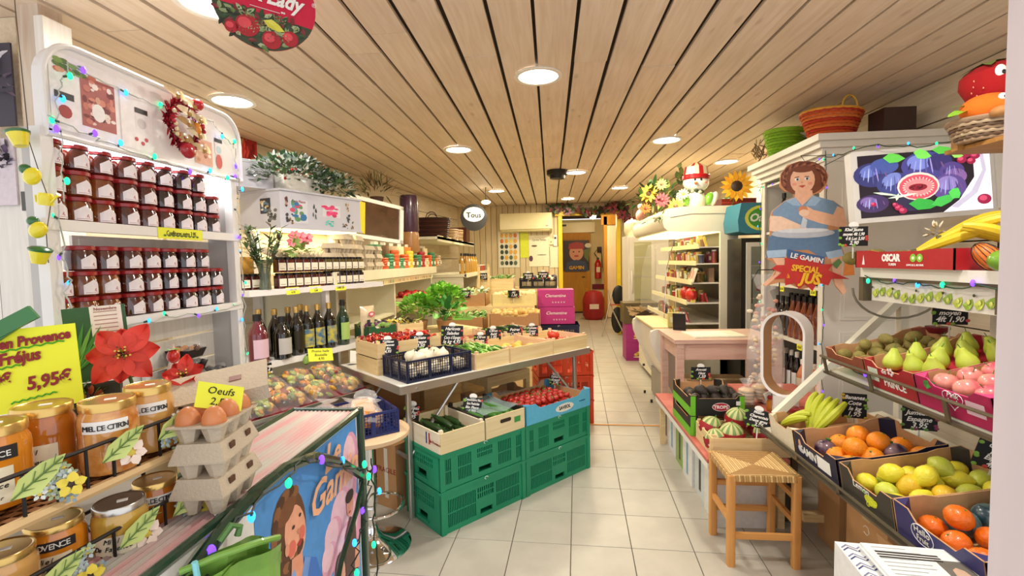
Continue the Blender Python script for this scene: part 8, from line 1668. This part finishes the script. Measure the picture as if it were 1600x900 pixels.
t=wallp('drawing_poster','pale poster with a thin line drawing near the yellow frame','poster',-.22,1.68,.42,.62,('#efe6c4',[(-.1,.1,.06,.02,'#6a5a3a'),(.05,-.08,.1,.008,'#4a4030'),(-.17,-.15,.04,.06,'#5a3040')])); txt('Carotte Tomate',.06,M_ink,t,(0,-.006,.2),xs=.7)
t=T('thermostat','small cream wall thermostat','switch',(.02,9.66,1.86)); MB().bx(-.05,-.02,-.06,.05,0,.06).build('housing',M_ac,t); MB().cyl((0,-.02,0),(0,-.03,0),.015).build('dial',M_steel,t)
t=T('remote_holder','white wall intercom beside the yellow frame','intercom',(.1,9.66,1.88)); MB().bx(-.035,-.03,-.11,.035,0,.11).build('housing',M_white,t); MB().bx(-.02,-.032,.03,.02,-.03,.07,'#3a3a3a').build('screen',PR,t,smooth=False)
wallp('paper_notice','pale pinned notice right of the drawing poster','notice',.08,1.55,.2,.42,('#ece2be',[]))
# garland over the yellow frame
t=T('autumn_garland','dark autumn garland draped along the yellow door lintel','garland',(.75,9.55,2.45)); q=MB(); r=random.Random(33)
for i in range(240):
    s=r.random(); x=-.78+1.62*s; z=.02+.05*sin(9*s)-.0*s; 
    if s>.88: z-=(s-.88)*3.6*r.random(); x=min(x,.68+.1*r.random())
    q.leaf((x,r.uniform(-.08,0),z+r.uniform(-.05,.04)),(r.uniform(-1,1),-.5,r.uniform(-1,.6)),(0,-1,0),.10,.06,r.choice(('#3a4a20','#5a2a1c','#7a1c24','#2a3018','#6a3a44','#4a5a2a')),.2)
q.build('leaves',PR,t)
q=MB(); [flower(q,(.46+.17*i,-.1,.0-.12*i),(0,-1,0),.11,6,('#7a1c2a','#8e2a3a'),'#3a1414',.25,.6) for i in range(3)]; flower(q,(-.4,-.1,-.03),(0,-1,0),.09,6,'#6a2430','#3a1414',.25,.6); q.build('dark_blossom',PR,t)
# lobby: poster, heater, extinguisher etc.
t=T('door_poster','poster of a smiling child in a red cap on the ochre door','poster',(.72,13.50,1.60)); MB().bx(-.36,-.004,-.42,.36,0,.42,'#3a2a24').build('poster_sheet',PR,t,smooth=False)
painting(t,[(el(0,0,30,34),'#e2a07e'),([(-34,-16),(34,-16),(30,-40),(0,-46),(-30,-38)],'#b0302a'),(el(-12,-4,4,3),'#2a2a2a'),(el(12,-4,4,3),'#2a2a2a'),(el(0,14,10,4),'#c0453a'),([(-50,80),(-40,40),(0,30),(40,40),(50,80)],'#3a4a6a'),([(30,-10),(60,-20),(50,40),(34,20)],'#6a7a3a'),(el(50,-30,14,10),'#e6e0c0')],.0065,0,12,y=-.006,name='printed_child')
txt('GAMIN',.13,mat('juice_yellow','#f2b92a'),t,(.0,-.02,-.38),bold=.004)
t=T('wall_heater','small cream unit above the ochre door','heater',(.75,13.59,2.36)); MB().bx(-.5,-.18,-.13,.48,0,.15).build('casing',M_ac,t); MB().bx(-.42,-.185,.05,-.3,-.18,.1,'#3a3428').build('vent',PR,t,smooth=False)
wallp('exit_notice','small red exit notice beside the ochre door','notice',1.55,2.33,.14,.2,('#b02a20',[]),y=13.59)
t=T('fire_extinguisher','red fire extinguisher on the lobby wall','fire extinguisher',(1.30,13.40,.95)); MB().lathe([(.07,0),(.09,.02),(.09,.40),(.06,.48),(.03,.52)],20,'#b81c1c').build('cylinder',PRG,t); MB().bx(-.03,-.02,.52,.03,.02,.58).build('valve',M_blackp,t); q=MB(); q.tube([(0,0,.56),(-.1,-.02,.70),(.0,-.02,.82),(.1,-.02,.7),(.11,-.02,.3)],.012,0,6); q.build('hose',M_blackp,t); MB().bx(-.05,-.093,.18,.05,-.088,.32,'#e8d8b0').build('label',PR,t,smooth=False)
t=T('wall_socket','brown socket above the extinguisher','socket',(1.36,13.59,1.75)); MB().bx(-.06,-.05,-.08,.06,0,.08).build('plate',mat('brown_plastic','#4a2418',.5),t); 
t=T('red_wall_plate','small dark red plate below the extinguisher','plate',(1.32,13.59,.72)); MB().bx(-.17,-.03,-.07,.17,0,.07).build('plate',mat('dark_red_plastic','#6f1620',.4),t)
t=T('red_sack','round red sack on the lobby floor beside the door','bag',(1.05,12.0,0)); MB().lathe([(.20,0),(.27,.1),(.27,.5),(.20,.68),(.06,.72)],20,'#9c1a20').build('sack_body',PR,t); MB().bx(-.12,-.278,.28,.1,-.268,.4,'#e2cfc0').build('white_mark',PR,t,smooth=False)
t=T('folding_chair','folded black chair with thin metal legs near the rear opening','chair',(1.28,9.35,0)); MB().tube([(-.32,-.1,0),(-.1,.05,.85)],.012,0,8).tube([(.12,-.1,0),(-.12,.0,.55),(-.18,.05,.9)],.012,0,8).build('frame_legs',M_alu,t); MB().ell((.02,.05,.78),(.12,.03,.20),0,14,8).build('backrest',M_blackp,t); MB().bx(-.16,-.05,.60,.08,.0,.62).build('seat',mat('orange_brown','#a8502a',.5),t); MB().ell((.0,.08,.3),(.12,.03,.26),0,14,8).build('folded_seat',M_blackp,t)
# right rear corner: fridge and boxes
t=T('glass_door_fridge','tall white fridge with a glass door at the rear','fridge',(1.20,7.6,0)); MB().bx(0,0,0,.62,.6,1.85).build('cabinet_body',M_ctr,t); MB().bx(.02,-.03,.08,.40,0,1.82).build('door_frame',M_ctr,t); MB().bx(.09,-.034,.16,.35,-.028,1.74).build('door_glass',mat('fridge_glass','#b9b48a',.1,coat=1,var=.15,scale=2),t); q=MB(); q.tube([(.055,-.03,.95),(.05,-.07,1.02),(.05,-.07,1.22),(.055,-.03,1.3)],.012,0,8); q.build('door_handle',M_white,t)
for z in (.5,.85,1.2,1.5): MB().bx(.1,-.036,z,.34,-.034,z+.015).build('fridge_shelf',M_alu,t,smooth=False)
basket('pale_hamper','pale wicker hamper on top of the glass fridge',(1.5,7.85,1.851),0,.22,.2,.22,('#d9cba0','#c4b488'),7,.95)
t=T('bread_bin','rounded cream bin beside the hamper on the fridge','bin',(1.30,7.80,1.851)); MB().lathe([(.10,0),(.13,.08),(.12,.2),(.06,.25)],18,'#e2dab0').build('bin_body',PR,t); MB().ell((0,0,.26),.02,'#b8ac84',8,6).build('knob',PR,t)
q=MB(); t=T('gift_dolls','small pinkish bundle above the fridge','ornament',(1.42,7.7,2.08)); q.ell((0,0,.08),(.08,.07,.1),'#c98a7a',10,7); q.ell((.0,0,.22),(.05,.05,.05),'#e2b8a0',10,7); q.build('bundle',PR,t)
b=carton('dark floral printed carton stacked on the magenta ones',(1.05,7.05,.545),0,.5,.38,.30,col='#5a4a2a'); q=MB(); r=random.Random(5)
for i in range(40): q.poly([(r.uniform(.03,.47)+.02*cos(a_),-.0012-i*.00002,r.uniform(.04,.26)+.02*sin(a_)) for a_ in (0,1.5,3,4.5)][:3],r.choice(('#a88a5a','#3a2a1c','#c9a87a')))
q.build('floral_print',PR,b,smooth=False)
for z in (0,.272):
    b=carton(('lower' if z==0 else 'upper')+' magenta carton with a yellow fruit picture in the rear aisle',(1.08,7.06,z),0,.40,.35,.27,col='#a3287a',tape=False); q=MB()
    for k_ in range(6): q.ell((.14+.025*k_,-.002,.09+.015*(k_%3)),(.03,.002,.02),('#e2c04a','#c9a83a','#efd87a')[k_%3],9,5)
    q.ell((.2,-.0015,.055),(.1,.002,.012),'#e8dca0',10,4); q.poly([(.18,-.002,.2),(.22,-.002,.2),(.22,-.002,.23),(.18,-.002,.23)],'#e8c0d8'); q.build('printed_fruit',PR,b)
# floor strip across the aisle
t=T('wooden_floor_strip','thin wooden strip lying across the aisle floor','strip',(.32,4.30,.001),radians(-2)); MB().bx(0,0,0,.82,.022,.004).build('strip',M_honx,t,smooth=False)
_dead=[o for o in bpy.data.objects if o.parent is None and o.get('label')=='x']
for o in _dead+[c_ for o in _dead for c_ in o.children]: bpy.data.objects.remove(o)
